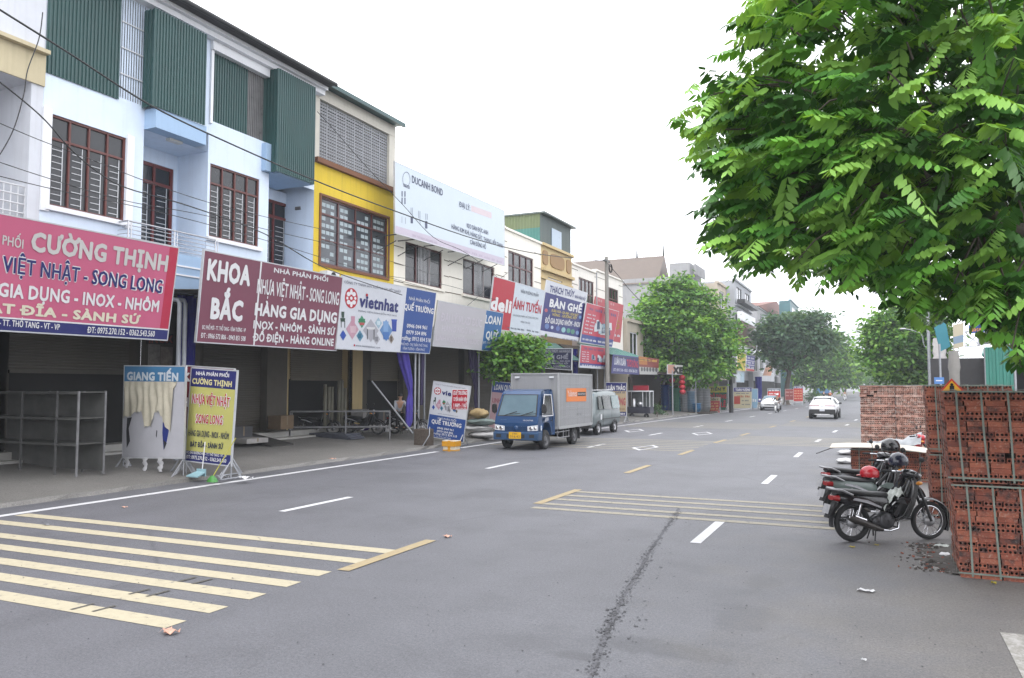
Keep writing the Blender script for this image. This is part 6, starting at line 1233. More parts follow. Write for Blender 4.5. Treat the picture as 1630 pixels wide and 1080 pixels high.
# ------------------------------------------------------------------ motorbike, local axes: +x forward, rear axle above the origin
def ring(x, hw, z0, z1, n=14, p=.7):
    zc, hz = (z0 + z1) / 2, (z1 - z0) / 2; f = lambda a: math.copysign(abs(a) ** p, a)
    return [(x, hw * f(math.cos(th)), zc + hz * f(math.sin(th))) for th in np.arange(n) * 2 * PI / n]
WB = 1.24; WR = .285
def motorbike(label, loc, rz, m1, m2=None, seatm=None, spokes=True, group="motorbikes parked by the brick bales", lean=.0, cat="motorbike", simple=False):
    t = thing("motorbike", label, cat, loc, rz, group); BASE[t.name] = Vector((0, 0, 0)); m2 = m2 or m1; seatm = seatm or M_blkm; B = lambda b, n, m, p=t: b.build(n, m, p, world=False)
    for x, nm in ((0, "rear_wheel"), (WB, "front_wheel")):
        b = MB(); r = .042 if x == 0 else .036; nn = 36; mm = 10; vs = [(x + (WR - r + r * math.cos(a)) * math.cos(th), r * 1.0 * math.sin(a), WR + (WR - r + r * math.cos(a)) * math.sin(th)) for th in np.arange(nn) * 2 * PI / nn for a in np.arange(mm) * 2 * PI / mm]
        b.add(vs, [(i * mm + j, ((i + 1) % nn) * mm + j, ((i + 1) % nn) * mm + (j + 1) % mm, i * mm + (j + 1) % mm) for i in range(nn) for j in range(mm)], 0, True); w_ = B(b, nm, M_rub)
        b = MB(); b.lathe((x, 0, WR), (0, 1, 0), [(WR - .07, -.024), (WR - .052, -.026), (WR - .05, 0), (WR - .052, .026), (WR - .07, .024), (WR - .07, -.024)], 36); B(b, "rim", M_chr, w_)
        b = MB(); b.lathe((x, 0, WR), (0, 1, 0), [(.01, -.07), (.05, -.07), (.06, -.04), (.085, -.035), (.085, .02), (.05, .06), (.01, .06)], 18); B(b, "hub", M_alu, w_)
        b = MB()
        for k in range(28 if spokes else 10):
            a = 2 * PI * k / (28 if spokes else 10); a2 = a + (.38 if k % 2 else -.38) * spokes; y = (-.035 if k % 4 < 2 else .03)
            b.tube([(x + .075 * math.cos(a), y, WR + .075 * math.sin(a)), (x + (WR - .068) * math.cos(a2), y * .2, WR + (WR - .068) * math.sin(a2))], .0028 if spokes else .012, 4)
        B(b, "spokes", M_chr if spokes else M_alu, w_)
    # engine, cases
    b = MB(); b.lathe((.50, -.13, .31), (0, 1, 0), [(.01, 0), (.10, 0), (.125, .03), (.125, .22), (.1, .26), (.01, .26)], 20); b.lathe((.36, -.11, .30), (0, 1, 0), [(.01, 0), (.075, 0), (.085, .03), (.085, .2), (.01, .22)], 16)
    b.loft([ring(.56, .075, .27, .40), ring(.70, .07, .30, .43), ring(.78, .06, .32, .45)]); B(b, "engine", mat("engine_grey", (.07, .07, .075), .45, .3, 12, metal=.5))
    b = MB()
    for k in range(6): b.box((.60 + .028 * k, -.09, .275 + .008 * k), (.612 + .028 * k, .09, .43 + .008 * k))
    B(b, "cooling_fins", M_blkm)
    b = MB(); b.tube([(.70, -.07, .28), (.66, -.12, .20), (.52, -.15, .175), (.36, -.155, .19)], .016, 8); B(b, "exhaust_pipe", M_chr)
    b = MB(); b.tube([(.40, -.155, .185), (.30, -.16, .215), (.10, -.165, .29), (-.10, -.17, .36), (-.16, -.17, .385)], [.02, .045, .05, .045, .034], 12); B(b, "exhaust", mat("sooty_exhaust", (.05, .045, .042), .4, .3, 8, metal=.4))
    b = MB(); b.tube([(.12, -.168, .335), (-.06, -.175, .40)], .028, 8); b.tube([(-.155, -.172, .384), (-.165, -.172, .388)], [.034, .036], 12); B(b, "heat_guard", M_chr)
    b = MB(); b.tube([(0, -.06, WR), (.34, -.07, .32)], .022, 6); b.tube([(0, .06, WR), (.34, .07, .32)], .03, 6); b.tube([(.3, -.1, .2), (.3, -.22, .19)], .012, 5); b.tube([(.66, -.02, .62), (.95, 0, .86)], .03, 6); b.tube([(.56, -.24, .24), (.56, .24, .24)], .011, 6); b.tube([(.2, -.15, .33), (.16, -.17, .36), (.3, -.12, .42)], .012, 5); B(b, "frame", M_blkm)
    b = MB(); b.tube([(.42, .14, .23), (.5, .26, .03)], .012, 5); b.tube([(.34, -.06, .2), (.30, -.1, .02)], .011, 5); b.tube([(.34, .06, .2), (.30, .1, .02)], .011, 5); B(b, "stand", M_blkm)
    for s_ in (-1, 1):
        b = MB(); b.tube([(.02, s_ * .10, .33), (.10, s_ * .11, .62)], .016, 8)
        for k in range(9): q = k / 9; b.lathe((.03 + .07 * q, s_ * .102, .37 + .22 * q), (.27, 0, .96), [(.02, -.004), (.03, 0), (.02, .004)], 10)
        B(b, "shock_absorber", M_chr)
    # rear body, seat
    b = MB(); b.loft([ring(-.30, .05, .655, .70), ring(-.2, .10, .575, .72), ring(-.05, .125, .52, .725), ring(.15, .13, .50, .715), ring(.34, .12, .48, .70), ring(.50, .10, .44, .68), ring(.60, .08, .44, .62)]); B(b, "tail_cowl", m2 if m2 is not M_blkm else m1)
    b = MB()
    for s_ in (-1, 1): b.prism([(-.05, s_ * .128, .63), (.16, s_ * .134, .585), (.40, s_ * .124, .50), (.40, s_ * .124, .525), (.18, s_ * .134, .625), (-.02, s_ * .13, .66)], (0, s_ * .006, 0))
    B(b, "side_decal", mat("silver_decal", (.34, .34, .36), .3, .2, 20))
    b = MB(); sr = []
    for x, hw, z, h in ((-.27, .085, .735, .03), (-.18, .115, .735, .05), (-.05, .125, .725, .055), (.12, .13, .705, .055), (.28, .125, .685, .055), (.42, .10, .675, .055), (.52, .075, .675, .05), (.56, .05, .67, .04)): sr.append(ring(x, hw, z - .03, z + h, 14, .75))
    b.loft(sr); B(b, "seat", seatm)
    b = MB(); b.tube([(-.05, -.13, .70), (-.22, -.135, .775), (-.33, -.10, .79), (-.36, 0, .79), (-.33, .10, .79), (-.22, .135, .775), (-.05, .13, .70)], .016, 8); B(b, "grab_rail", M_alu)
    b = MB(); b.loft([ring(-.33, .075, .62, .69), ring(-.24, .11, .60, .70)]); B(b, "tail_light", M_tail)
    b = MB(); b.loft([[(-.24, y, .62), (-.25, y, .60)] [::1] + [(-.24, y * .98, .59), (-.23, y * .98, .61)] for y in (-.07, .07)]); rr = []
    for a in np.linspace(.15, 1.75, 8):
        c_, s2 = math.cos(a + PI / 2), math.sin(a + PI / 2); rr.append([(c_ * .335, -.065, WR + s2 * .335), (c_ * .345, -.02, WR + s2 * .35), (c_ * .345, .02, WR + s2 * .35), (c_ * .335, .065, WR + s2 * .335)])
    b.loft(rr, close=False, caps=False); b.prism([(-.28, -.06, .60), (-.42, -.055, .37), (-.40, -.055, .36), (-.24, -.06, .58)], (0, .11, 0)); B(b, "rear_mudguard", M_blkm)
    b = MB(); b.prism([(-.385, -.085, .56), (-.43, -.085, .43), (-.425, -.085, .43), (-.38, -.085, .56)], (0, .17, 0)); B(b, "number_plate", mat("dull_plate", (.3, .3, .31), .5, .2, 12))
    # centre and leg shield
    b = MB(); b.loft([ring(.50, .09, .42, .56), ring(.62, .085, .42, .52), ring(.76, .08, .45, .60), ring(.86, .07, .55, .80), ring(.92, .06, .72, .92)]); B(b, "centre_cover", m1)
    b = MB(); rr = []
    for x, z, w_ in ((.58, .34, .10), (.66, .33, .17), (.74, .37, .21), (.80, .47, .23), (.85, .60, .24), (.89, .72, .23), (.93, .83, .19), (.96, .92, .13)):
        rr.append([(x - .055, -w_, z + .015), (x + .02, -w_ * .7, z - .005), (x + .05, 0, z - .012), (x + .02, w_ * .7, z - .005), (x - .055, w_, z + .015), (x - .065, w_ * .97, z + .02), (x + .005, w_ * .66, z + .005), (x + .035, 0, z), (x + .005, -w_ * .66, z + .005), (x - .065, -w_ * .97, z + .02)])
    b.loft(rr); B(b, "leg_shield", m1)
    b = MB()
    for s_ in (-1, 1): b.prism([(.60, s_ * .13, .60), (.75, s_ * .225, .56), (.80, s_ * .238, .62), (.79, s_ * .238, .66), (.70, s_ * .2, .67)], (0, s_ * .008, 0))
    B(b, "shield_panel", m2)
    b = MB()
    for s_ in (-1, 1):
        q = [(.56, .40), (.70, .33), (.82, .36), (.92, .56), (1.0, .86), (.93, .95), (.86, .82), (.78, .64), (.66, .57)]; b.prism([(x, s_ * (.17 - .06 * abs(z - .6)), z) for x, z in q], (0, -s_ * .05, 0))
    B(b, "side_fairing", m1)
    # fork, fender, bars
    b = MB()
    for s_ in (-1, 1): b.tube([(WB, s_ * .065, WR), (WB - .10, s_ * .07, .56), (WB - .19, s_ * .06, .78)], [.024, .022, .02], 8)
    b.tube([(WB - .18, 0, .74), (WB - .28, 0, 1.0)], .03, 8); B(b, "fork", M_blkm)
    b = MB(); rr = []
    for a in np.linspace(-.5, 2.0, 14):
        c_, s2 = math.cos(a), math.sin(a); w_ = .075 * (1 - .25 * abs(a - .8) / 1.3); rr.append([(WB + c_ * .315, -w_, WR + s2 * .315), (WB + c_ * .34, -w_ * .6, WR + s2 * .34), (WB + c_ * .348, 0, WR + s2 * .348), (WB + c_ * .34, w_ * .6, WR + s2 * .34), (WB + c_ * .315, w_, WR + s2 * .315)])
    b.loft(rr, close=False, caps=False); B(b, "front_mudguard", m1)
    b = MB(); b.loft([ring(.86, .05, .98, 1.02), ring(.90, .15, .93, 1.05), ring(.97, .17, .90, 1.05), ring(1.04, .14, .88, 1.02), ring(1.09, .09, .90, .99)]); b.loft([ring(.93, .12, .80, .92), ring(1.0, .13, .78, .92), ring(1.06, .08, .80, .9)]); B(b, "handlebar_cover", m1)
    b = MB(); b.ball((1.06, 0, .955), (.055, .11, .055), 14); B(b, "headlight", M_lamp)
    b = MB()
    for s_ in (-1, 1): b.ball((1.0, s_ * .15, .86), (.06, .035, .03), 10)
    B(b, "indicator", mat("amber_lens", (.5, .2, .03), .2, 0))
    b = MB(); b.tube([(.80, -.35, 1.0), (.92, -.2, 1.0), (.94, 0, .99), (.92, .2, 1.0), (.80, .35, 1.0)], .013, 8); B(b, "handlebar", M_chr)
    for s_ in (-1, 1):
        b = MB(); b.tube([(.76, s_ * .385, .995), (.86, s_ * .285, 1.0)], .019, 8); b.tube([(.93, s_ * .24, 1.02), (.83, s_ * .36, .985)], .006, 5); B(b, "grip", M_rub)
        b = MB(); b.tube([(.89, s_ * .26, 1.0), (.92, s_ * .31, 1.13), (.92, s_ * .33, 1.20)], .006, 5); b.ball((.915, s_ * .345, 1.23), (.022, .065, .042), 12); B(b, "mirror", M_blkm)
    return t
def to_world(t, p): a = t.rotation_euler[2]; return Vector((t.location.x + p[0] * math.cos(a) - p[1] * math.sin(a), t.location.y + p[0] * math.sin(a) + p[1] * math.cos(a), t.location.z + p[2]))
def helmet(label, c, m, rz=0, r=.135):
    t = thing("helmet", label, "helmet", c, rz, "helmets left on the motorbikes"); BASE[t.name] = Vector((0, 0, 0)); b = MB(); b.ball((0, 0, 0), (r * 1.05, r * .93, r * .95), 20, z0=-.35); b.build("shell", m, t, world=False)
    b = MB(); b.ball((0, 0, 0), (r * 1.0, r * .88, r * .9), 18, z0=-.34, z1=.2); b.tube([(.02, -r * .86, -.03), (.03, -.05, -.16), (.03, .05, -.16), (.02, r * .86, -.03)], .007, 4); b.build("lining", M_blkm, t, world=False)
    b = MB(); b.prism([(r * .86, -r * .6, -.02), (r * 1.35, -r * .35, -.035), (r * 1.4, 0, -.035), (r * 1.35, r * .35, -.035), (r * .86, r * .6, -.02)], (0, 0, .008)); b.build("peak", m, t, world=False); return t
HD = math.atan2(.54, .84)
p = at_z(1357, 862, 0); bike1 = motorbike("black underbone motorbike nearest the camera, with a pale plastic bag on its footwell", (p.x, p.y - .02, 0), HD, M_blk, M_blk)
b3 = mat("silver_green_paint", (.12, .15, .14), .3, .08, coat=.3)
p = at_z(1333, 829, 0); bike2 = motorbike("dark motorbike with silver-green tail, in the middle of the three, red helmet on its seat", (p.x + .1, p.y - .05, 0), HD + .04, M_blk, b3)
p = at_z(1319, 808, 0); bike3 = motorbike("dark motorbike farthest from the camera in the row of three", (p.x + .2, p.y - .1, 0), HD + .03, M_blk, M_blkm)
helmet("dark navy helmet hung on the nearest black motorbike's mirror", to_world(bike1, (.86, .12, 1.16)), mat("navy_gloss", (.015, .018, .035), .2, .1, coat=.5), HD + .5, .15)
helmet("large glossy black helmet hung on the middle motorbike's handlebar", to_world(bike2, (.86, -.1, 1.26)), M_blk, HD + 1, .165)
helmet("red helmet with a white badge resting on the middle motorbike's seat", to_world(bike2, (.50, -.02, .80)), M_red, HD + 2.6, .15)
b = MB(); c = to_world(bike1, (.62, 0, .60)); R_ = Matrix.Rotation(HD, 3, "Z"); V = []; n = 12
for i in range(n + 1):
    for j in range(n + 1):
        a, d = i / n - .5, j / n - .5; V.append(c + R_ @ Vector((a * .34, d * .24, .10 * (1 - 2.2 * (a * a + d * d)) + .03 * math.sin(a * 17 + d * 9) + .02 * math.sin(d * 23 - a * 6) + a * .22)))
b.add(V, [(i * (n + 1) + j, (i + 1) * (n + 1) + j, (i + 1) * (n + 1) + j + 1, i * (n + 1) + j + 1) for i in range(n) for j in range(n)], 0, True)
tag(b.build("plastic_bag", mat("clear_bag", hx("d8ded8", .62), .25, .15, 9, bump=.3, bscale=14)), "pale plastic bag stuffed in the nearest black motorbike's footwell", "bag")
p = at_d(1402, 752, 20.6); bike4 = motorbike("red motorbike draped in plastic sheeting behind the pale board", (.05, 23.75, 0), -.18, M_red, M_red)
b = MB(); V = []; n = 16
for i in range(n + 1):
    for j in range(9):
        x = -.25 + 1.25 * i / n; y = (j / 8 - .5); z = .80 + .30 * max(0, (x - .2)) ** 1.0 - .9 * abs(y) ** 1.7 + .035 * math.sin(9 * x + 11 * y) + .02 * math.sin(21 * x); V.append(to_world(bike4, (x, y * .6, z + .03)))
b.add(V, [(i * 9 + j, i * 9 + 9 + j, i * 9 + 10 + j, i * 9 + 1 + j) for i in range(n) for j in range(8)], 0, True); tag(b.build("plastic_sheet", mat("dusty_plastic", hx("b8bcc0", .6), .3, .2, 6, bump=.5, bscale=9)), "wrinkled grey plastic sheet thrown over the red motorbike", "sheet")
# motorbikes in the shade under the awnings
for (u, v), a, l in (((482, 692), .35, "dim motorbike in the shade behind the bench frame's left half"), ((556, 690), .2, "dim motorbike in the shade behind the bench frame's right half"), ((628, 690), .1, "dim motorbike under the violet curtain with a man seated on it")):
    p = at_z(u, v, .4); motorbike(l, (p.x, p.y, .36), a, M_blk, M_blkm, group="motorbikes parked in the shade of the shops"); last = C.objects
p = at_z(632, 690, .4)
rider("man in a white sleeveless shirt sitting sideways in the shade beside the violet curtain", (p.x + .1, p.y - .1, .36), -.6, mat("white_shirt", hx("c8ccd6", .6), .8, .05), M_blkm, lean=.18, reach=.4, hand_z=.95)
# riders far down the street
def ridden(label_b, label_p, u, v, rz, m, top, bot, hel, k=1.0):
    p = at_z(u, v, 0); motorbike(label_b, (p.x - .62 * math.cos(rz), p.y - .62 * math.sin(rz), 0), rz, m, m, spokes=False, group="motorbikes being ridden down the street", simple=True)
    rider(label_p, (p.x - .35 * math.cos(rz), p.y - .35 * math.sin(rz), 0), rz, top, bot, hel, "riders on the street", hand_z=1.02, reach=.55)
ridden("light scooter ridden past the white sedan", "rider in a black top beside the white sedan", 1237, 657, -PI / 2 - .05, M_wht, M_blkm, M_blkm, M_wht)
ridden("white scooter ridden far off beside the brick bales", "rider on the white scooter far off beside the brick bales", 1345, 638.5, -PI / 2, M_wht, mat("beige_top", hx("b8b0a4", .6), .8, .05), M_blkm, M_blkm)
ridden("scooter just ahead of the white hatchback", "rider in orange seen above the white hatchback's right side", 1322, 640, PI / 2, M_blkm, mat("orange_top", hx("c8703a", .6), .8, .05), M_blkm, M_wht)
ridden("scooter mostly hidden beyond the white hatchback's roof", "rider in a blue-black top seen above the white hatchback's roof", 1312, 640, PI / 2, M_wht, mat("navy_top", hx("2a3450", .6), .8, .05), M_blkm, M_blk)
# ------------------------------------------------------------------ wheels for cars (axis along x)
def car_wheel(par, c, r, w_, name="wheel", dual=False, rimm=None):
    x, y, z = c; b = MB(); b.lathe((x - w_ / 2, y, z), (1, 0, 0), [(r * .62, 0), (r * .9, -.005), (r * .985, .02), (r, .05), (r, w_ - .05), (r * .985, w_ - .02), (r * .9, w_ + .005), (r * .62, w_)], 28); o = b.build(name, M_rub, par, world=False)
    b = MB(); s_ = 1 if x > 0 else -1; xo = x + s_ * w_ / 2
    b.lathe((xo, y, z), (s_, 0, 0), [(r * .63, -.0), (r * .6, -.012), (r * .55, -.05), (r * .30, -.055), (r * .27, -.02), (r * .17, .0), (r * .01, .004)], 24); b.build("rim", rimm or M_alu, o, world=False)
    b = MB()
    for k in range(8): a = 2 * PI * k / 8; b.ball((xo - s_ * .048, y + r * .44 * math.cos(a), z + r * .44 * math.sin(a)), (.006, r * .06, r * .06), 8)
    b.build("rim_hole", M_blkm, o, world=False); return o
M_tblue = mat("truck_blue", (.010, .045, .125), .3, .08, 2, coat=.4, streak=.1); M_silv = mat("truck_box_grey", (.25, .253, .262), .45, .05, 1.2, metal=.2, streak=.32); M_ws = glass_mat("windscreen", (.10, .15, .18), .06); M_dgl = glass_mat("black_glass", (.012, .013, .015), .06)
def sm_quad(b, a, c, d, e, m=0): b.quad(a, c, d, e, m)
# ---- box truck, local axes: x across (x<0 its right side), front at y=0 facing -y
t = truck = thing("box_truck", "blue-cabbed box truck with a grey cargo box bearing an orange panel", "truck", (-11.98, 26.12, 0)); BASE[t.name] = Vector((0, 0, 0)); LB = lambda b, n, m, p=t, **k: b.build(n, m, p, world=False, **k)
def cab_ring(y, z0, z1, w0, w1, ztop): return None
b = MB(); prof = [(.10, .42), (.0, .62), (.0, .98), (.06, 1.22), (.42, 2.02), (.58, 2.14), (.8, 2.19), (1.50, 2.21), (1.62, 2.16), (1.64, 1.2), (1.64, .50), (1.30, .50), (1.22, .78), (1.06, .96), (.84, 1.0), (.62, .96), (.46, .78), (.40, .46)]
wd = lambda z: .86 if z < 1.25 else .86 - .10 * (z - 1.25) / .95
rr = []
for s_, ins in ((-1, .05), (-1, 0), (1, 0), (1, .05)):
    rr.append([(s_ * (wd(z) - ins), y + (ins * .8 if y < .6 else (-ins if y > 1.5 else 0)) * .7, z - (ins * .6 if z > 2.0 else 0)) for y, z in prof])
n = len(prof); vs = [p for r in rr for p in r]; b.add(vs, [(i * n + j, (i + 1) * n + j, (i + 1) * n + (j + 1) % n, i * n + (j + 1) % n) for i in range(3) for j in range(n)], 0, False)
for r in (rr[0], rr[-1]): b.add(r, [tuple(range(n)) if r is rr[0] else tuple(range(n - 1, -1, -1))], 0)
cab = LB(b, "cab", M_tblue)
sl = lambda z: .06 + (z - 1.22) * .36 / .80       # windscreen rake
b = MB(); a0, a1 = 1.26, 1.99; b.prism([(-.74, sl(a0) - .012, a0), (.74, sl(a0) - .012, a0), (.67, sl(a1) - .012, a1), (-.67, sl(a1) - .012, a1)], (0, .006, 0)); LB(b, "windscreen", M_ws)
b = MB(); 
for q in ([(-.79, 1.23), (-.74, 1.26), (-.67, 1.99), (-.70, 2.02)], [(.79, 1.23), (.70, 2.02), (.67, 1.99), (.74, 1.26)], [(-.79, 1.23), (.79, 1.23), (.74, 1.26), (-.74, 1.26)], [(-.70, 2.02), (-.67, 1.99), (.67, 1.99), (.70, 2.02)]): b.add([(x, sl(z) - .014, z) for x, z in q], [(0, 1, 2, 3)])
LB(b, "windscreen_seal", M_blkm)
b = MB()
for x0 in (-.5, .15): b.tube([(x0, sl(1.25) - .03, 1.25), (x0 + .48, sl(1.42) - .03, 1.40)], .012, 5); b.tube([(x0 + .2, sl(1.3) - .03, 1.30), (x0 + .62, sl(1.36) - .03, 1.33)], .009, 5)
LB(b, "wiper", M_blkm)
for s_ in (-1, 1):
    xx = s_ * .868; b = MB(); q = [(.46, 1.26), (1.40, 1.26), (1.40, 1.96), (.78, 1.96)]; P = [(s_ * (wd(z) + .006), y, z) for y, z in q]; b.prism(P, (s_ * .004, 0, 0)); LB(b, "side_window", M_dgl)
    b = MB()
    for a, c in (((.42, 1.22), (1.44, 1.22)), ((.42, 1.22), (.77, 2.0)), ((.77, 2.0), (1.44, 2.0)), ((1.44, 2.0), (1.44, 1.22))): b.tube([(s_ * (wd(a[1]) + .008), *a), (s_ * (wd(c[1]) + .008), *c)], .016, 5)
    LB(b, "window_frame", M_wht if s_ > 0 else M_blkm)
    b = MB()
    for a, c in (((.44, 1.2), (.44, .98)), ((1.46, 2.02), (1.46, .60)), ((1.20, .60), (1.46, .60))): b.tube([(s_ * (wd(a[1]) + .001), *a), (s_ * (wd(c[1]) + .001), *c)], .006, 4)
    LB(b, "door_seam", M_blkm)
    b = MB(); b.box((s_ * .862, 1.22, 1.02), (s_ * .885, 1.36, 1.06)); LB(b, "door_handle", M_blkm)
    b = MB(); b.tube([(s_ * .86, .36, 1.28), (s_ * 1.0, .24, 1.30), (s_ * 1.0, .24, 1.62)], .012, 5); b.loft([ring(.20, .09, 1.34, 1.66, 12, .6), ring(.26, .10, 1.32, 1.68, 12, .6), ring(.30, .06, 1.38, 1.62, 12, .6)]) ; v = b.v; k = len(v) - 60
    for i in range(k, len(v)): x, y, z = v[i]; v[i] = (s_ * 1.0 + y, x, z)
    LB(b, "mirror", M_blkm)
b = MB(); b.loft([[(x, y, z) for x, z in ((-.87, .38), (.87, .38), (.88, .62), (-.88, .62))] for y in (-.10,)] + [[(x, y, z) for x, z in ((-.89, .36), (.89, .36), (.90, .66), (-.90, .66))] for y in (-.04, .30)], sm=False); LB(b, "bumper", mat("bumper_blue", (.016, .05, .115), .45, .1, 3, streak=.15), bevel=.02)
b = MB(); b.box((-.34, -.107, .44), (.38, -.09, .58)); b.box((-.76, -.107, .46), (-.56, -.09, .58)); b.box((.56, -.107, .46), (.76, -.09, .58)); LB(b, "air_intake", M_blkm)
b = MB(); b.box((-.45, -.014, .72), (.45, .02, .86)); LB(b, "grille", mat("navy_grille", (.012, .03, .07), .4, .1))
b = MB()
for k in range(3): b.box((-.44, -.02, .735 + .045 * k), (.44, -.004, .752 + .045 * k))
b.lathe((0, -.03, .80), (0, -1, 0), [(.09, 0), (.085, .012), (.03, .016), (.001, .016)], 18); LB(b, "grille_bars", M_tblue)
for s_ in (-1, 1):
    b = MB(); b.loft([[(s_ * x, y, z) for x, z in ((.46, .70), (.85, .72), (.85, .92), (.46, .87))] for y in (-.02, .05)], sm=False); o = LB(b, "headlight", M_lamp, bevel=.012)
    b = MB(); b.lathe((s_ * .60, -.024, .79), (0, -1, 0), [(.07, 0), (.06, .005), (.01, .006)], 14); b.lathe((s_ * .76, -.024, .80), (0, -1, 0), [(.055, 0), (.05, .005), (.01, .006)], 14); LB(b, "reflector", M_chr, o)
b = MB(); b.box((-.24, -.118, .42), (.24, -.108, .66)); pl = LB(b, "number_plate", col("e8b51e", .7))
def flat_text(tx, par, m, org, ex, ez, cap, w_, nr, bold=.02, name="lettering"):
    v, f = text_mesh(tx, bold); x0, x1 = v[:, 0].min(), v[:, 0].max(); o_, ex, ez, nr = Vector(org), Vector(ex), Vector(ez), Vector(nr); b = MB()
    b.add([o_ + ex * ((a - x0) / (x1 - x0) * w_) + ez * (c_ / CAP * cap) + nr * .004 for a, c_ in v], f); return b.build(name, m, par, world=False)
flat_text("19H", pl, c_dk, (-.09, -.118, .565), (1, 0, 0), (0, 0, 1), .07, .18, (0, -1, 0), .03); flat_text("016.43", pl, c_dk, (-.19, -.118, .455), (1, 0, 0), (0, 0, 1), .085, .38, (0, -1, 0), .03)
flat_text("FRONTIER", t, c_w, (.28, -.0, 1.06), (1, 0, 0), (0, .0, 1), .045, .40, (0, -1, 0), .04); flat_text("K2700", t, col("6f8fb0", .6), (-.62, .0, 1.08), (1, 0, 0), (0, 0, 1), .03, .24, (0, -1, 0), .02)
b = MB(); b.ball((.865, .30, .80), (.006, .09, .13), 14); o = LB(b, "door_badge", col("7f9cc0", .6)); b = MB(); b.ball((.872, .30, .85), (.004, .04, .04), 10); b.ball((.872, .30, .76), (.004, .05, .045), 10); LB(b, "badge_mark", c_w, o)
b = MB(); b.prism([(.864, .62, 1.02), (.864, 1.0, 1.05), (.864, .98, 1.18), (.864, .70, 1.14)], (.006, 0, 0)); LB(b, "door_sticker", mat("pale_sticker", hx("b8bcc8", .6), .4, .3, 9))
# cargo box
y0, y1, z0, z1, hw = 1.72, 5.55, .74, 2.80, .97
b = MB(); b.box((-hw, y0, z0), (hw, y1, z1)); box = LB(b, "cargo_box", M_silv)
b = MB()
for z in [1.06, 1.10, 1.14, 1.42, 1.46, 1.50, 2.22, 2.26, 2.30, 2.42]:
    for s_ in (-1, 1): b.tube([(s_ * (hw + .001), y0 + .04, z), (s_ * (hw + .001), y1 - .04, z)], .008, 5)
LB(b, "box_rib", M_silv, box); b = MB()
for x in (-hw, hw):
    for y in (y0, y1): b.box((x - .03, y - .03, z0 - .02), (x + .03, y + .03, z1 + .03))
for x in (-hw, hw): b.box((x - .028, y0 + .03, z1 - .03), (x + .028, y1 - .03, z1 + .028)); b.box((x - .028, y0 + .03, z0 - .05), (x + .028, y1 - .03, z0 + .05))
for y in (y0, y1): b.box((-hw + .03, y - .028, z1 - .03), (hw - .03, y + .028, z1 + .028)); b.box((-hw + .03, y - .028, z0 - .05), (hw - .03, y + .028, z0 + .05))
LB(b, "box_edge", mat("box_edge_alu", (.33, .335, .34), .4, .08, 3, metal=.3), box)
for x in (-.72, .72): b = MB(); b.box((x - .09, y0 - .075, z1 - .17), (x + .09, y0 - .031, z1 - .10)); LB(b, "marker_lamp", M_lamp, box)
X_ = hw + .012; b = MB(); b.quad((X_, 2.55, 1.72), (X_, 4.85, 1.70), (X_, 4.85, 2.24), (X_, 2.55, 2.24)); o = LB(b, "orange_panel", col("e88440", .7), box)
flat_text("Yulamos", o, c_w, (X_, 2.66, 1.92), (0, 1, 0), (0, 0, 1), .24, 1.05, (1, 0, 0), .03); b = MB(); b.quad((X_ + .003, 3.78, 1.92), (X_ + .003, 4.78, 1.92), (X_ + .003, 4.78, 2.09), (X_ + .003, 3.78, 2.09)); LB(b, "black_strip", col("2c2622", .6), o); flat_text("BÁN NHÔM INOX", o, c_w, (X_ + .004, 3.84, 1.965), (0, 1, 0), (0, 0, 1), .075, .88, (1, 0, 0), .02)
flat_text("0912 345", box, col("84868c", .6), (X_ - .01, 3.72, 1.12), (0, 1, 0), (0, 0, 1), .13, .55, (1, 0, 0), .02)
b = MB(); 
for x in (-.4, .4): b.box((x - .04, 1.0, .52), (x + .04, 5.5, .66))
for y in (2.0, 3.0, 4.2, 5.2): b.box((-.36, y, .54), (.36, y + .08, .64))
LB(b, "chassis", M_dk)
for s_ in (-1, 1):
    b = MB(); 
    for z in (.36, .58): b.tube([(s_ * .9, 1.75, z), (s_ * .9, 3.05, z)], .022, 5)
    for y in (1.8, 2.4, 3.0): b.tube([(s_ * .9, y, .36), (s_ * .9, y, .76)], .018, 5)
    LB(b, "side_guard", mat("dull_grey_steel", (.2, .2, .21), .6, .2, 6)); b = MB(); rr = []
    for a in np.linspace(.1, PI - .1, 10): rr.append([(s_ * .70, 3.72 + .47 * math.cos(a), .36 + .45 * math.sin(a)), (s_ * .93, 3.72 + .47 * math.cos(a), .36 + .45 * math.sin(a)), (s_ * .93, 3.72 + .49 * math.cos(a), .36 + .47 * math.sin(a)), (s_ * .70, 3.72 + .49 * math.cos(a), .36 + .47 * math.sin(a))])
    b.loft(rr, sm=False); b.box((s_ * .68, 4.2, .2), (s_ * .92, 4.23, .62)); LB(b, "rear_mudguard", M_blkm)
    car_wheel(t, (s_ * .74, .84, .355), .355, .2, rimm=mat("dusty_rim", (.10, .10, .105), .6, .25, 8)); car_wheel(t, (s_ * .76, 3.72, .345), .345, .24, rimm=mat("dusty_rim", (.10, .10, .105)))
b = MB(); b.box((-.55, 2.1, .38), (-.15, 2.8, .62)); b.box((.5, 3.0, .3), (.75, 3.2, .6)); b.tube([(0, .9, .38), (0, 3.7, .36)], .05, 8); b.tube([(-.75, .84, .355), (.75, .84, .355)], .05, 8); b.tube([(-.7, 3.72, .345), (.7, 3.72, .345)], .07, 8); LB(b, "underbody", M_dk)
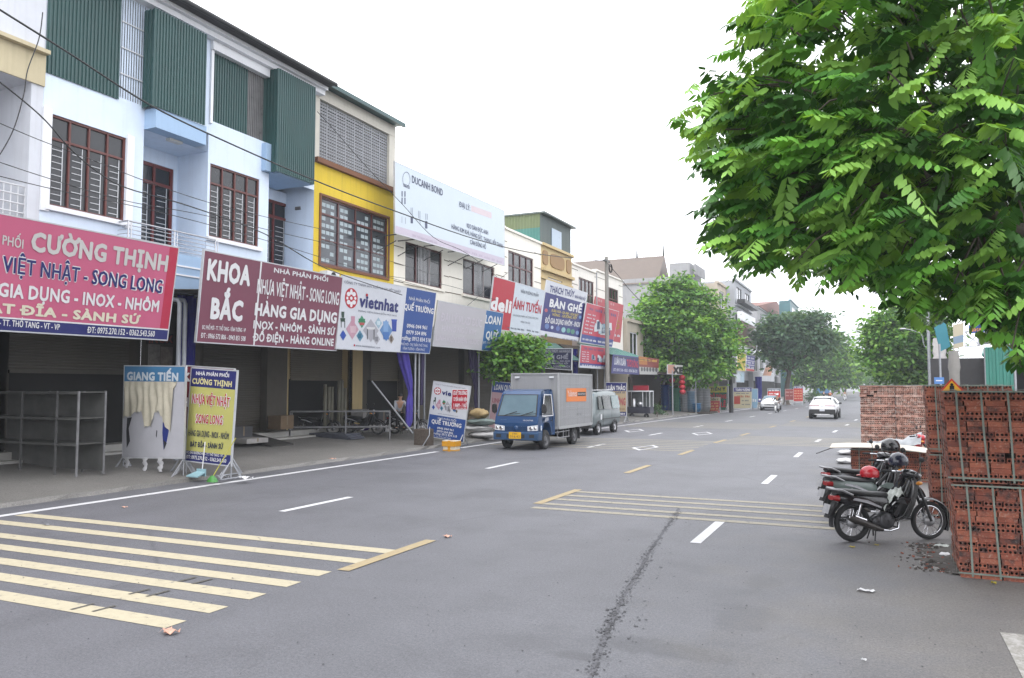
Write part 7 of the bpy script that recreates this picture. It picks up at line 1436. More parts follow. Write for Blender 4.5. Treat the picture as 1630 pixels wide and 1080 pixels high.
# ------------------------------------------------------------------ lofted car bodies: sections along y, front at y=0 facing -y
def car(name, label, loc, rz, secs, m, wheels, glass, parts, group=None, cat="car", wr=.31, ww=.2, rim=None):
    """secs: (y, floor z, half width, belt z, roof z, roof half width)"""
    t = thing(name, label, cat, loc, rz, group); BASE[t.name] = Vector((0, 0, 0)); b = MB(); rr = []
    for y, zf, hw_, zb, zr, rw in secs:
        q = [(hw_ * .55, zf), (hw_ * .93, zf + .03), (hw_ * .99, zf + (zb - zf) * .35), (hw_, zf + (zb - zf) * .7), (hw_ * .965, zb), (rw + (hw_ * .95 - rw) * .55, zb + (zr - zb) * .45), (rw, zr - min(.05, (zr - zb) * .25)), (rw * .82, zr), (rw * .35, zr + .012)]
        rr.append([(x, y, z) for x, z in q] + [(-x, y, z) for x, z in reversed(q)])
    b.loft(rr); b.build("body", m, t, world=False, sub=1)
    for x, y in wheels:
        for s_ in (-1, 1):
            car_wheel(t, (s_ * x, y, wr), wr, ww, rimm=rim); a = MB(); a.lathe((s_ * (x + ww / 2 + .012), y, wr), (s_, 0, 0), [(wr * 1.02, -.1), (wr * 1.16, -.02), (wr * 1.16, .0), (wr * 1.02, .004)], 24); a.build("wheel_arch", M_blkm, t, world=False)
    for nm, mm, pts in glass:
        a = MB(); P = [Vector(p) for p in pts]; nr = (P[1] - P[0]).cross(P[-1] - P[0]).normalized(); a.prism([p + nr * .0 for p in P], nr * .012); a.build(nm, mm, t, world=False)
    for nm, mm, lo, hi, bv in parts: a = MB(); a.box(lo, hi); a.build(nm, mm, t, world=False, bevel=bv)
    return t
M_van = mat("van_silver", (.105, .128, .132), .35, .05, 2, coat=.3, streak=.06); M_cwh = mat("car_white", (.62, .63, .65), .25, .04, coat=.5)
def sideglass(y0, y1, z0, z1, x0, x1, ya=None, yb=None):
    r = []
    for s_ in (1, -1):
        q = [(s_ * x0, y0, z0), (s_ * x0, y1, z0), (s_ * x1, yb if yb is not None else y1, z1), (s_ * x1, ya if ya is not None else y0, z1)]
        r.append(("side_window", M_dgl, q if s_ > 0 else q[::-1]))
    return r
teal = glass_mat("tinted_teal_glass", (.06, .11, .11), .08)
van_s = [(0, .42, .55, .62, .68, .5), (.05, .35, .78, .75, .95, .66), (.35, .32, .83, 1.0, 1.12, .7), (.75, .30, .845, 1.12, 1.62, .66), (1.15, .30, .845, 1.13, 2.0, .66), (1.6, .30, .845, 1.14, 2.11, .67), (3.0, .30, .845, 1.14, 2.13, .67), (4.2, .32, .845, 1.14, 2.10, .67), (4.55, .36, .83, 1.14, 1.98, .65), (4.68, .45, .78, 1.1, 1.6, .62), (4.7, .55, .6, .9, 1.2, .5)]
gl = [("windscreen", M_ws, [(-.62, .60, 1.2), (.62, .60, 1.2), (.56, 1.12, 1.96), (-.56, 1.12, 1.96)])] + sideglass(.95, 1.55, 1.22, 1.86, .862, .74, 1.2) + [("side_window", M_dgl if k == 0 else teal, q) for k, (a, c) in enumerate(((1.75, 2.95), (3.1, 4.35))) for q in ([(.862, a, 1.2), (.862, c, 1.2), (.745, c, 1.86), (.745, a, 1.86)], [(-.862, a, 1.2), (-.745, a, 1.86), (-.745, c, 1.86), (-.862, c, 1.2)])]
car("minibus", "silver-green minibus parked close behind the box truck", (-13.0, 35.0, 0), 0, van_s, M_van, [(.74, 1.0), (.74, 3.55)], gl, [("bumper", M_blkm, (-.8, -.04, .36), (.8, .1, .6), .03), ("headlight", M_lamp, (-.78, -.0, .72), (-.45, .1, .9), .02), ("headlight", M_lamp, (.45, -.0, .72), (.78, .1, .9), .02), ("roof_trim", M_cwh, (-.6, 1.5, 2.115), (.6, 4.1, 2.15), .01), ("door_seam", M_blkm, (.848, 1.66, .42), (.852, 1.675, 1.9), 0), ("door_seam", M_blkm, (.848, 3.02, .42), (.852, 3.035, 1.9), 0), ("rub_strip", M_blkm, (.85, 1.5, .72), (.862, 4.4, .75), 0), ("door_badge", c_w, (.852, 1.25, .72), (.858, 1.45, .98), 0)], cat="minibus", wr=.32)
suv = [(0, .42, .70, .55, .62, .5), (.04, .34, .86, .85, .98, .70), (.10, .30, .92, 1.02, 1.10, .74), (.5, .28, .935, 1.06, 1.46, .62), (.75, .28, .94, 1.07, 1.57, .62), (1.4, .28, .94, 1.07, 1.61, .64), (2.4, .28, .94, 1.06, 1.57, .63), (3.0, .28, .935, 1.03, 1.28, .62), (3.3, .28, .93, 1.0, 1.06, .68), (4.0, .3, .90, .88, .94, .66), (4.25, .36, .8, .68, .74, .55), (4.3, .45, .55, .55, .6, .4)]
p = at_z(1309, 667.5, 0)
gl = [("rear_window", M_dgl, [(-.66, .17, 1.12), (.66, .17, 1.12), (.55, .56, 1.47), (-.55, .56, 1.47)])] + sideglass(.75, 2.9, 1.12, 1.48, .945, .70, .95, 2.5)
t = car("suv", "white hatchback seen from behind, driving away up the street", (p.x, p.y, 0), -.03, suv, M_cwh, [(.83, .85), (.83, 3.4)], gl, [("rear_bumper", M_blkm, (-.87, -.04, .34), (.87, .12, .70), .05), ("number_plate", c_pw, (-.17, -.055, .56), (.17, -.042, .70), 0), ("skid_plate", M_wht, (-.5, -.05, .30), (.5, .0, .36), .02), ("roof_spoiler", M_cwh, (-.6, .42, 1.5), (.6, .75, 1.56), .02), ("mirror", M_blk, (.93, 2.55, 1.02), (1.12, 2.7, 1.17), .04), ("mirror", M_blk, (-1.12, 2.55, 1.02), (-.93, 2.7, 1.17), .04), ("tail_light", M_tail, (-.86, .03, .93), (-.18, .08, .97), .01), ("tail_light", M_tail, (.18, .03, .93), (.86, .08, .97), .01), ("rear_wiper", M_blkm, (-.05, .22, 1.17), (.3, .25, 1.2), 0)], "cars on the street", wr=.34, ww=.22)
b = MB(); b.prism([(-.12, .015, 1.0), (.0, .005, .90), (.12, .015, 1.0), (.09, .015, 1.0), (0, .005, .93), (-.09, .015, 1.0)], (0, -.012, 0)); b.build("emblem", M_chr, t, world=False)
sed = [(0, .38, .6, .5, .54, .45), (.05, .28, .82, .66, .72, .6), (.3, .22, .88, .76, .82, .66), (1.1, .2, .90, .88, .96, .68), (1.35, .2, .9, .92, 1.02, .66), (1.9, .2, .9, .94, 1.36, .58), (2.4, .2, .9, .95, 1.45, .58), (3.1, .2, .9, .96, 1.42, .57), (3.9, .2, .89, .98, 1.1, .6), (4.5, .26, .84, .9, .98, .6), (4.62, .4, .6, .7, .76, .5)]
p = at_z(1225, 654, 0)
gl = [("windscreen", M_ws, [(-.68, 1.32, 1.0), (.68, 1.32, 1.0), (.56, 1.98, 1.40), (-.56, 1.98, 1.40)])] + sideglass(1.5, 3.8, .99, 1.36, .905, .63, 2.1, 3.3)
car("sedan", "white sedan facing the camera, pulled up at the left kerb", (p.x, p.y, 0), .06, sed, M_cwh, [(.79, .85), (.79, 3.6)], gl, [("grille", M_blk, (-.5, -.01, .50), (.5, .07, .62), .02), ("lower_grille", M_blkm, (-.62, -.01, .24), (.62, .09, .38), .02), ("headlight", M_lamp, (-.8, .02, .56), (-.5, .2, .68), .02), ("headlight", M_lamp, (.5, .02, .56), (.8, .2, .68), .02), ("number_plate", c_w, (-.22, -.03, .38), (.22, -.015, .48), 0), ("mirror", M_cwh, (.9, 1.5, .95), (1.1, 1.62, 1.1), .03), ("mirror", M_cwh, (-1.1, 1.5, .95), (-.9, 1.62, 1.1), .03)], "cars on the street", wr=.31)
p = at_z(1315, 633, 0); t = thing("cargo_truck", "far parked truck with a blue box and red top edge, left side of the street", "truck", (p.x - 1, p.y, 0)); b = MB(); b.box((p.x - 2.2, p.y, .9), (p.x + .9, p.y + 5, 3.0)); b.build("cargo_box", mat("pale_blue_box", hx("5f93c4", .62), .5, .08, 1), t); b = MB(); b.box((p.x - 2.25, p.y - .05, 3.005), (p.x + .95, p.y + 5, 3.25)); b.build("top_edge", M_red, t)
b = MB()
for x in (p.x - 1.8, p.x + .5): b.lathe((x, p.y + 1, .45), (1, 0, 0), [(.1, -.12), (.45, -.12), (.45, .12), (.1, .12)], 14)
b.build("wheel", M_rub, t); b = MB(); b.box((p.x - 2.0, p.y + .2, .45), (p.x + .7, p.y + 5, .896)); b.build("chassis", M_dk, t)
# ------------------------------------------------------------------ strapped bales of hollow bricks
def brick_mat(name, c1, c2, burn, dust):
    m = mat(name, c1, .85, var=0.0001); n = m.node_tree; L = n.links; b_ = n.nodes["Principled BSDF"]; g_ = n.nodes.new("ShaderNodeNewGeometry")
    def nz(s_, d=4): z = n.nodes.new("ShaderNodeTexNoise"); z.inputs["Scale"].default_value = s_; z.inputs["Detail"].default_value = d; L.new(g_.outputs["Position"], z.inputs["Vector"]); return z.outputs[0]
    def mr(s_, a, c, d=1.0): r = n.nodes.new("ShaderNodeMapRange"); r.inputs[1].default_value = a; r.inputs[2].default_value = c; r.inputs[4].default_value = d; L.new(s_, r.inputs[0]); return r.outputs[0]
    def mi(f, a, c):
        q = n.nodes.new("ShaderNodeMix"); q.data_type = "RGBA"; L.new(f, q.inputs[0])
        for i, x in ((6, a), (7, c)):
            if isinstance(x, tuple): q.inputs[i].default_value = (*x, 1)
            else: L.new(x, q.inputs[i])
        return q.outputs[2]
    c = mi(mr(nz(9), .35, .65), c1, c2); c = mi(mr(nz(7.3, 3), .52, .66, burn), c, (.035, .028, .028)); c = mi(mr(nz(40, 5), .55, .75, dust), c, (.34, .25, .20)); L.new(c, b_.inputs["Base Color"])
    bp = n.nodes.new("ShaderNodeBump"); bp.inputs["Strength"].default_value = .4; bp.inputs["Distance"].default_value = .01; L.new(nz(120, 4), bp.inputs["Height"]); L.new(bp.outputs[0], b_.inputs["Normal"]); return m
BM = [brick_mat("red_brick", (.25, .075, .045), (.18, .055, .037), .8, .55), brick_mat("orange_brick", (.30, .098, .057), (.23, .074, .046), .5, .65), brick_mat("burnt_brick", (.12, .046, .036), (.18, .055, .036), .9, .3)]
BP = [brick_mat("dusty_pink_brick", (.40, .23, .18), (.30, .15, .115), .45, .9), brick_mat("grey_pink_brick", (.42, .30, .255), (.31, .19, .155), .45, .95), brick_mat("dull_red_brick", (.28, .14, .105), (.22, .10, .08), .5, .8)]
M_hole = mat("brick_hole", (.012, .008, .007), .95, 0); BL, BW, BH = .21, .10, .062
def brick_geo(detail=True):
    b = MB(); l, w_, h = BL / 2 - .002, BW / 2 - .0015, BH / 2 - .0012
    b.add([(-l, -w_, -h), (l, -w_, -h), (l, w_, -h), (-l, w_, -h), (-l, -w_, h), (l, -w_, h), (l, w_, h), (-l, w_, h)], [(0, 3, 2, 1), (4, 5, 6, 7), (0, 1, 5, 4), (2, 3, 7, 6)])
    for s_ in (-1, 1):
        n = 8; F = []
        for c in (-w_ / 2, w_ / 2):
            ho = [(s_ * l, c + .0165 * math.cos(2 * PI * (k + .5) / n), .0165 * math.sin(2 * PI * (k + .5) / n)) for k in range(n)]; hi = [(p[0] - s_ * .05, p[1], p[2]) for p in ho]
            b.add(ho + hi, [((k, (k + 1) % n, n + (k + 1) % n, n + k) if s_ < 0 else (k, n + k, n + (k + 1) % n, (k + 1) % n)) for k in range(n)], 1); b.add(hi, [tuple(range(n)) if s_ > 0 else tuple(range(n - 1, -1, -1))], 1)
            sq = [(s_ * l, c + q[0] * w_ / 2, q[1] * h) for q in ((1, 0), (1, 1), (0, 1), (-1, 1), (-1, 0), (-1, -1), (0, -1), (1, -1))]; a = [sq[k] for k in range(8)]
            hh = [(s_ * l, c + .0165 * math.cos(2 * PI * k / n), .0165 * math.sin(2 * PI * k / n)) for k in range(n)]
            rot = [(s_ * l, c + .0165 * math.cos(2 * PI * (k + .5) / n), .0165 * math.sin(2 * PI * (k + .5) / n)) for k in range(n)]
            vs = a + rot
            for k in range(n):
                f = (k, (k + 1) % n, n + k) ; g = ((k + 1) % n, n + (k + 1) % n, n + k)
                for q in (f, g): b.add([vs[i] for i in q], [(0, 1, 2) if s_ > 0 else (2, 1, 0)], 0)
    return b
BG = brick_geo(); b_me = {}
def bale(label, x0, y0, z0, w_, d_, h_, mats, nparts=90, group="strapped bales of hollow bricks", straps=(5, 3), lean=0.0, strapm=None, endon=False, seed=1):
    rn = random.Random(seed); t = thing("brick_bale", label, "brick bale", (x0 + w_ / 2, y0 + d_ / 2, z0), group=group); o = Vector((x0 + w_ / 2, y0 + d_ / 2, z0)); nc = int(h_ / BH); L = []
    for c in range(nc):
        z = z0 + (c + .5) * BH; hd = ((c + seed) // 2) % 2 == 1 if not endon else (c % 5 != 2); sx = lean * c / nc + rn.uniform(-.008, .008)
        top = c == nc - 1
        fl, fd = (BW, BL) if hd else (BL, BW)           # size along x, along y
        nx = max(1, int(round(w_ / fl))); ny = max(1, int(round(d_ / fd)))
        for i in range(nx):
            for j in range(ny):
                if not (top or j == 0 or i == 0 or i == nx - 1 or j == ny - 1): continue
                if rn.random() < .012 and not top: continue
                x = x0 + (i + .5) * w_ / nx + sx + rn.uniform(-.006, .006); y = y0 + (j + .5) * d_ / ny + rn.uniform(-.008, .008) + (rn.uniform(-.02, .012) if j == 0 else 0)
                L.append((Vector((x, y, z)), PI / 2 if hd else 0, rn.choice((0, 0, 0, 1, 1, 2)), rn.uniform(-.03, .03), rn.random() < .5))
    L.sort(key=lambda q: ((q[0].y - y0) > d_ * .2) * 3 + abs(q[0].z - CAMH) * .0 + (q[0] - O).length)
    for k, (p, a, mi_, da, fl_) in enumerate(L[:nparts]):
        key = (mats[mi_].name,)
        if key not in b_me:
            me_o = BG.build("brick", [mats[mi_], M_hole], t, world=False); b_me[key] = me_o.data; ob = me_o
        else: ob = bpy.data.objects.new("brick", b_me[key]); C.objects.link(ob); ob.parent = t
        ob.location = p - o; ob.rotation_euler = (0, 0, a + da + (PI if fl_ else 0))
    b = MB(); VV = np.array(BG.v)
    for p, a, mi_, da, fl_ in L[nparts:]:
        ca, sa = math.cos(a + da), math.sin(a + da); q = np.stack([p.x + VV[:, 0] * ca - VV[:, 1] * sa, p.y + VV[:, 0] * sa + VV[:, 1] * ca, p.z + VV[:, 2]], 1); k = len(b.v); b.v.extend(map(tuple, q)); b.f.extend([i + k for i in f] for f in BG.f); b.m.extend(3 if m else mi_ for m in BG.m); b.s.extend([False] * len(BG.f))
    ob = b.build("stacked_bricks", [*mats, M_hole], t); ob["kind"] = "stuff"
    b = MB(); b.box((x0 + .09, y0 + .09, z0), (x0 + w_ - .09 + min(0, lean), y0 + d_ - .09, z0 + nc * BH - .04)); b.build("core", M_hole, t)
    sm = strapm or mat("green_strap", hx("8d978c", .58), .5, .2, 6); zt = z0 + nc * BH
    for k in range(straps[0]):
        x = x0 + w_ * (k + .5 + rn.uniform(-.12, .12)) / straps[0]; xt = x + lean; b = MB(); q = [(x + rn.uniform(-.02, .02), y0 - .026, z0 + .02), ((x + xt) / 2, y0 - .032, (z0 + zt) / 2), (xt, y0 - .026, zt), (xt, y0 - .01, zt + .008), (xt, y0 + d_ * .5, zt + .012), (xt, y0 + d_, zt + .008)]
        b.loft([[(p[0] - .011, p[1], p[2] + .001), (p[0] + .011, p[1], p[2] + .001), (p[0] + .011, p[1] - .002, p[2]), (p[0] - .011, p[1] - .002, p[2])] for p in q], sm=False); b.build("strap", sm, t)
    for k in range(straps[1]):
        y = y0 + d_ * (k + .5) / straps[1]; b = MB(); q = [(x0 - .024, y, z0 + .02), (x0 + lean - .03, y, zt), (x0 + lean + .02, y, zt + .016), (x0 + w_ + lean, y, zt + .016)]
        b.loft([[(p[0], p[1] - .011, p[2]), (p[0], p[1] + .011, p[2]), (p[0] + .002, p[1] + .011, p[2] + .001), (p[0] + .002, p[1] - .011, p[2] + .001)] for p in q], sm=False); b.build("strap", sm, t)
    for zz in (z0 + .05, zt - .02):
        b = MB(); b.box((x0 - .02 + (lean if zz > z0 + .1 else 0), y0 - .036, zz), (x0 + w_, y0 - .030, zz + .02)); b.build("strap", sm, t)
    return t
fr = at_z(1529, 919, 0)
bale("red hollow-brick bale nearest the camera, lower of its two tiers", fr.x, fr.y, .0, 1.32, 1.15, 1.13, BM, 100, seed=1, lean=-.05)
bale("red hollow-brick bale nearest the camera, upper of its two tiers", fr.x - .08, fr.y + .01, 1.135, 1.32, 1.12, 1.12, BM, 100, seed=2, lean=-.04)
bale("lower red bale just behind the nearest pair, beside the motorbikes", .82, 15.75, .0, 1.3, 1.1, 1.14, BM, 60, seed=3, lean=-.02)
bale("upper red bale just behind the nearest pair, beside the motorbikes", .80, 15.75, 1.15, 1.3, 1.1, 1.18, BM, 60, seed=4, lean=-.03)
bale("knee-high red bale under the pale board", -.66, 21.5, .0, 1.75, .95, .78, BM, 60, seed=5)
bale("tall dusty pink bale at the left, set back beside the road", -.52, 27.3, 0, 1.0, 1.1, 2.36, BP, 100, seed=6, endon=True, straps=(0, 0)); bale("tall dusty pink bale at the right, against its darker twin", .50, 27.2, 0, .98, 1.1, 2.36, BP, 60, seed=7, endon=True, straps=(0, 0))
# pale board resting on the low bale
b = MB(); n = 14; V = []; x0, x1 = -1.12, 1.3
for i in range(n + 1):
    x = x0 + (x1 - x0) * i / n; z = .80 + .045 * math.sin(PI * (i / n) * 1.1) - .08 * (i / n) ** 2 - .02 * (1 - i / n)
    for y, dz in ((20.95 + .15 * (1 - i / n), 0), (22.2, .03)): V += [(x, y, z + dz), (x, y, z + dz + .018)]
b.add(V, [f for i in range(n) for f in ((i * 4, i * 4 + 4, i * 4 + 5, i * 4 + 1), (i * 4 + 1, i * 4 + 5, i * 4 + 7, i * 4 + 3), (i * 4 + 2, i * 4 + 3, i * 4 + 7, i * 4 + 6), (i * 4, i * 4 + 2, i * 4 + 6, i * 4 + 4))] + [(0, 1, 3, 2), (n * 4, n * 4 + 2, n * 4 + 3, n * 4 + 1)], 0)
tag(b.build("pale_board", mat("pale_foam_board", hx("d6cdc0", .64), .7, .08, 3)), "long pale bowed board laid across the knee-high brick bale", "board")
b = MB(); b.tube([at_z(1300, 722, .70), at_z(1322, 714, .76), at_z(1340, 711, .80), at_z(1355, 710, .83)], .012, 5); tag(b.build("stick", M_blkm), "thin dark stick poking out past the pale board's left end", "stick")
for k, (u, v, l) in enumerate(((1345, 724, "crumpled white sack lying on the ground left of the knee-high bale, upper one"), (1344, 738, "crumpled white sack on the ground left of the knee-high bale, lower one"))):
    c = at_z(u, v, 0); sack(l, (c.x + .05, c.y, 0), (.28, .3, .08), M_sack, group="sacks beside the low brick bale", seed=k + 8)
# rubble at the front bale's foot
b = MB()
for i in range(900):
    x = fr.x - .02 - abs(RN.gauss(0, .22)); y = fr.y + RN.uniform(.15, 2.1); s_ = RN.uniform(.004, .017) * (2 if RN.random() < .05 else 1); k = RN.uniform(0, 6)
    b.obox((x, y, s_ * .6), (s_ * math.cos(k), s_ * math.sin(k), .2 * s_), (-s_ * .7 * math.sin(k), s_ * .7 * math.cos(k), 0), (0, 0, s_ * RN.uniform(.3, .7)), RN.choice((0, 0, 0, 0, 0, 1, 2)))
n = 22; V = []
for i in range(n + 1):
    for j in range(7): a_ = i / n; r_ = (.42 + .12 * math.sin(i * 1.7) + .06 * math.sin(i * 3.1)) * math.sin(PI * (.08 + .84 * a_)); V.append((fr.x + .12 - (r_ + .12) * j / 6, fr.y + .1 + 2.0 * a_, max(.003, .05 * (1 - j / 6) + RN.uniform(-.01, .012)) if j < 6 else -.004))
b.add(V, [(i * 7 + j, i * 7 + j + 1, i * 7 + 8 + j, i * 7 + 7 + j) for i in range(n) for j in range(6)], 0)
b.build("rubble", [mat("dark_debris", (.075, .068, .062), .9, .3, 20), BM[0], mat("pale_debris", (.3, .29, .28), .8, .2, 20)], kind="stuff")
c = at_z(1500, 868, .03); sack("torn clear plastic bag lying under the black motorbike's front wheel", (c.x, c.y - .05, 0), (.11, .08, .025), mat("clear_bag", hx("d8ded8", .62)), "bag", name="plastic_bag", seed=11)
c = at_z(1515, 884, .03); sack("white torn plastic bag on the rubble at the front bale's foot", (c.x - .08, c.y, 0), (.07, .06, .03), M_wht, "bag", name="plastic_bag", seed=12)
# ================================================================== TREES AND AIR
def leaf_mat(name, c, tr=.45, gloss=.42):
    if name in _M: return _M[name]
    m = bpy.data.materials.new(name); m.use_nodes = True; n = m.node_tree; L = n.links; b = n.nodes["Principled BSDF"]; out = n.nodes["Material Output"]
    g = n.nodes.new("ShaderNodeNewGeometry"); z = n.nodes.new("ShaderNodeTexNoise"); z.inputs["Scale"].default_value = 2.2; z.inputs["Detail"].default_value = 3; L.new(g.outputs["Position"], z.inputs["Vector"])
    r = n.nodes.new("ShaderNodeMapRange"); r.inputs[1].default_value = .3; r.inputs[2].default_value = .7; r.inputs[3].default_value = .7; r.inputs[4].default_value = 1.3; L.new(z.outputs[0], r.inputs[0])
    v = n.nodes.new("ShaderNodeVectorMath"); v.operation = "SCALE"; v.inputs[0].default_value = c; L.new(r.outputs[0], v.inputs["Scale"]); L.new(v.outputs[0], b.inputs["Base Color"]); b.inputs["Roughness"].default_value = gloss; b.inputs["Specular IOR Level"].default_value = .35
    t = n.nodes.new("ShaderNodeBsdfTranslucent"); v2 = n.nodes.new("ShaderNodeVectorMath"); v2.operation = "MULTIPLY"; v2.inputs[1].default_value = (1.25, 1.15, .35); L.new(v.outputs[0], v2.inputs[0]); L.new(v2.outputs[0], t.inputs[0])
    s = n.nodes.new("ShaderNodeMixShader"); s.inputs[0].default_value = tr; L.new(b.outputs[0], s.inputs[1]); L.new(t.outputs[0], s.inputs[2]); L.new(s.outputs[0], out.inputs[0]); _M[name] = m; return m
M_bark = mat("bark", (.085, .07, .058), .9, .3, 9, bump=.5, bscale=25)
rg = np.random.default_rng(5)
def frames(nrm, updir):
    x = np.cross(updir, nrm); x /= np.linalg.norm(x, axis=1, keepdims=True) + 1e-9; y = np.cross(nrm, x); return x, y
class Leaves:
    def __init__(s): s.v = []; s.f = []; s.m = []; s.n = 0
    def add(s, P, axis, side, L, W, fold, mi):            # arrays of leaves: base, direction, side vector, length, width
        nr = np.cross(axis, side); L = L[:, None]; W = W[:, None]; k = len(P)
        pts = np.stack([P, P + axis * L * .34 + side * W * .5 - nr * W * fold, P + axis * L * .70 + side * W * .40 - nr * W * fold * .9, P + axis * L - nr * L * .10, P + axis * L * .70 - side * W * .40 - nr * W * fold * .9, P + axis * L * .34 - side * W * .5 - nr * W * fold], 1)
        b = s.n + np.arange(k) * 6; s.v.append(pts.reshape(-1, 3)); f = np.concatenate([np.stack([b, b + 1, b + 2, b + 3], 1), np.stack([b, b + 3, b + 4, b + 5], 1)], 0); s.f.append(f); s.m.append(np.concatenate([mi, mi])); s.n += k * 6
    def build(s, name, mats, par):
        v = np.concatenate(s.v) - np.array(BASE[par.name]); f = np.concatenate(s.f); m = np.concatenate(s.m); me = bpy.data.meshes.new(name); me.vertices.add(len(v)); me.vertices.foreach_set("co", v.astype(np.float32).ravel()); nf = len(f); me.loops.add(nf * 4); me.loops.foreach_set("vertex_index", f.astype(np.int32).ravel())
        me.polygons.add(nf); me.polygons.foreach_set("loop_start", np.arange(nf, dtype=np.int32) * 4); me.polygons.foreach_set("loop_total", np.full(nf, 4, np.int32)); me.polygons.foreach_set("material_index", m.astype(np.int32)); me.update(); me.validate()
        for q in mats: me.materials.append(q)
        o = bpy.data.objects.new(name, me); C.objects.link(o); o.parent = par; return o
def norm(a): return a / (np.linalg.norm(a, axis=-1, keepdims=True) + 1e-9)
def frond(lv, base, d, L, nl, lw, mi, droop):
    """Pinnate leaves: base (k,3), outward direction d, rachis length L."""
    k = len(base); up = np.array([0, 0, 1.0]); side0 = norm(np.cross(d, up) + rg.normal(0, .12, (k, 3)))
    for j in range(nl):
        t = (j + 1.2) / (nl + .4); p = base + d * (L * t)[:, None] - up * (droop * L * t * t)[:, None]; ax = norm(d - up * (2 * droop * t))
        sc_ = .55 + .6 * math.sin(PI * min(1, .25 + t * .62))
        for s_ in (-1, 1):
            la = norm(side0 * s_ * .80 + ax * .36 - up * (.55 + .35 * rg.random((k, 1))) + rg.normal(0, .08, (k, 3))); sd = norm(np.cross(np.cross(la, ax), la)); lv.add(p, la, sd, lw * sc_ * (.85 + .3 * rg.random(k)), lw * sc_ * .42 * np.ones(k), .16, mi)
    p = base + d * L[:, None] - up * (droop * L)[:, None]; la = norm(d - up * (2 * droop)); lv.add(p, la, side0, lw * np.ones(k), lw * .42 * np.ones(k), .14, mi)
def inside(px, pts):
    x, y = pts[:, 0], pts[:, 1]; r = np.zeros(len(pts), bool); n = len(px); j = n - 1
    for i in range(n):
        xi, yi = px[i]; xj, yj = px[j]; c = ((yi > y) != (yj > y)) & (x < (xj - xi) * (y - yi) / (yj - yi + 1e-9) + xi); r ^= c; j = i
    return r
# ---- the big tree over the right verge: trunk stands just outside the picture, crown hangs over the road
t = thing("street_tree", "large roadside tree with drooping feathery leaves overhanging the road from the right", "tree", (2.75, 9.6, 0))
Q = lambda u, v, d: at_d(u, v, d)
b = MB(); tr = [(2.75, 9.6, 0), (2.72, 9.6, 1.2), (2.6, 9.6, 2.6), (2.45, 9.6, 3.6)]; b.tube(tr, [.24, .2, .18, .17], 12); b.build("trunk", M_bark, t)
limbs = [([tr[-1], Q(1640, 372, 8.6), Q(1530, 335, 8.7), Q(1475, 300, 8.9), Q(1440, 240, 9.1), Q(1418, 120, 9.3), Q(1405, 20, 9.5)], .12), ([Q(1530, 335, 8.7), Q(1440, 330, 8.6), Q(1345, 288, 8.8), Q(1250, 312, 9.0), Q(1180, 325, 9.1)], .06), ([tr[-1], Q(1660, 300, 9.4), Q(1560, 180, 9.9), Q(1480, 60, 10.2)], .09), ([Q(1440, 240, 9.1), Q(1360, 195, 9), Q(1250, 185, 9), Q(1190, 140, 9.2)], .04), ([Q(1475, 300, 8.9), Q(1400, 380, 8.6), Q(1330, 400, 8.6), Q(1270, 395, 8.7)], .04), ([tr[-1], Q(1690, 430, 8.0), Q(1620, 480, 7.8), Q(1560, 500, 7.9)], .05), ([Q(1418, 120, 9.3), Q(1440, 60, 9), Q(1436, -10, 9)], .035), ([Q(1345, 288, 8.8), Q(1290, 240, 8.5), Q(1232, 225, 8.3)], .025), ([Q(1250, 312, 9), Q(1220, 355, 8.9), Q(1160, 372, 8.8)], .02), ([tr[-1], Q(1700, 200, 7.6), Q(1600, 60, 7.4)], .07)]
for i, (pts, r) in enumerate(limbs):
    P = []; n = len(pts)
    for a, c in zip(pts, pts[1:]):
        a, c = Vector(a), Vector(c)
        for k in range(4): P.append(a.lerp(c, k / 4) + Vector((RN.gauss(0, r * .25), RN.gauss(0, r * .25), RN.gauss(0, r * .25))) * (k > 0))
    P.append(Vector(pts[-1])); b = MB(); b.tube(P, [r * (1 - .8 * k / (len(P) - 1)) for k in range(len(P))], 8); b.build("limb", M_bark, t)
SIL = [(1200, -140), (1197, 5), (1210, 15), (1175, 52), (1152, 62), (1160, 82), (1130, 122), (1118, 160), (1092, 190), (1097, 225), (1112, 262), (1118, 300), (1140, 322), (1112, 390), (1148, 412), (1180, 422), (1205, 446), (1240, 442), (1285, 446), (1325, 450), (1348, 482), (1362, 462), (1402, 458), (1438, 475), (1458, 516), (1500, 518), (1530, 505), (1560, 515), (1590, 540), (1612, 572), (1640, 600), (1760, 610), (1760, -140)]
lv = Leaves(); N = 500; U = rg.uniform([1085, -130], [1760, 640], (9000, 2)); U = U[inside(SIL, U)][:N * 3]
ed = lambda u, v: np.clip(np.minimum((u - 1085) / 330, (480 - v) / 200 + .4), .05, 1)
D = 9.0 + (rg.random(len(U)) * 2 - 1) * 2.0 * np.sqrt(ed(U[:, 0], U[:, 1])); D = np.where(U[:, 1] > 430, 7.6 + rg.random(len(U)) * 1.6, D)
U2 = rg.uniform([1530, 440], [1720, 640], (150, 2)); U2 = U2[inside(SIL, U2)][:36]; U = np.concatenate([U[:N + 120], U2]); D = np.concatenate([D[:N + 120], 7.3 + rg.random(len(U2)) * 1.2]); cen = np.array([at_d(u, v, d) for (u, v), d in zip(U, D)])
hub = np.array([1.1, 9.3, 4.9]); young = rg.random(len(cen)) ; base_mi = np.where(young > .64, 2, np.where(young > .38, 1, 0))
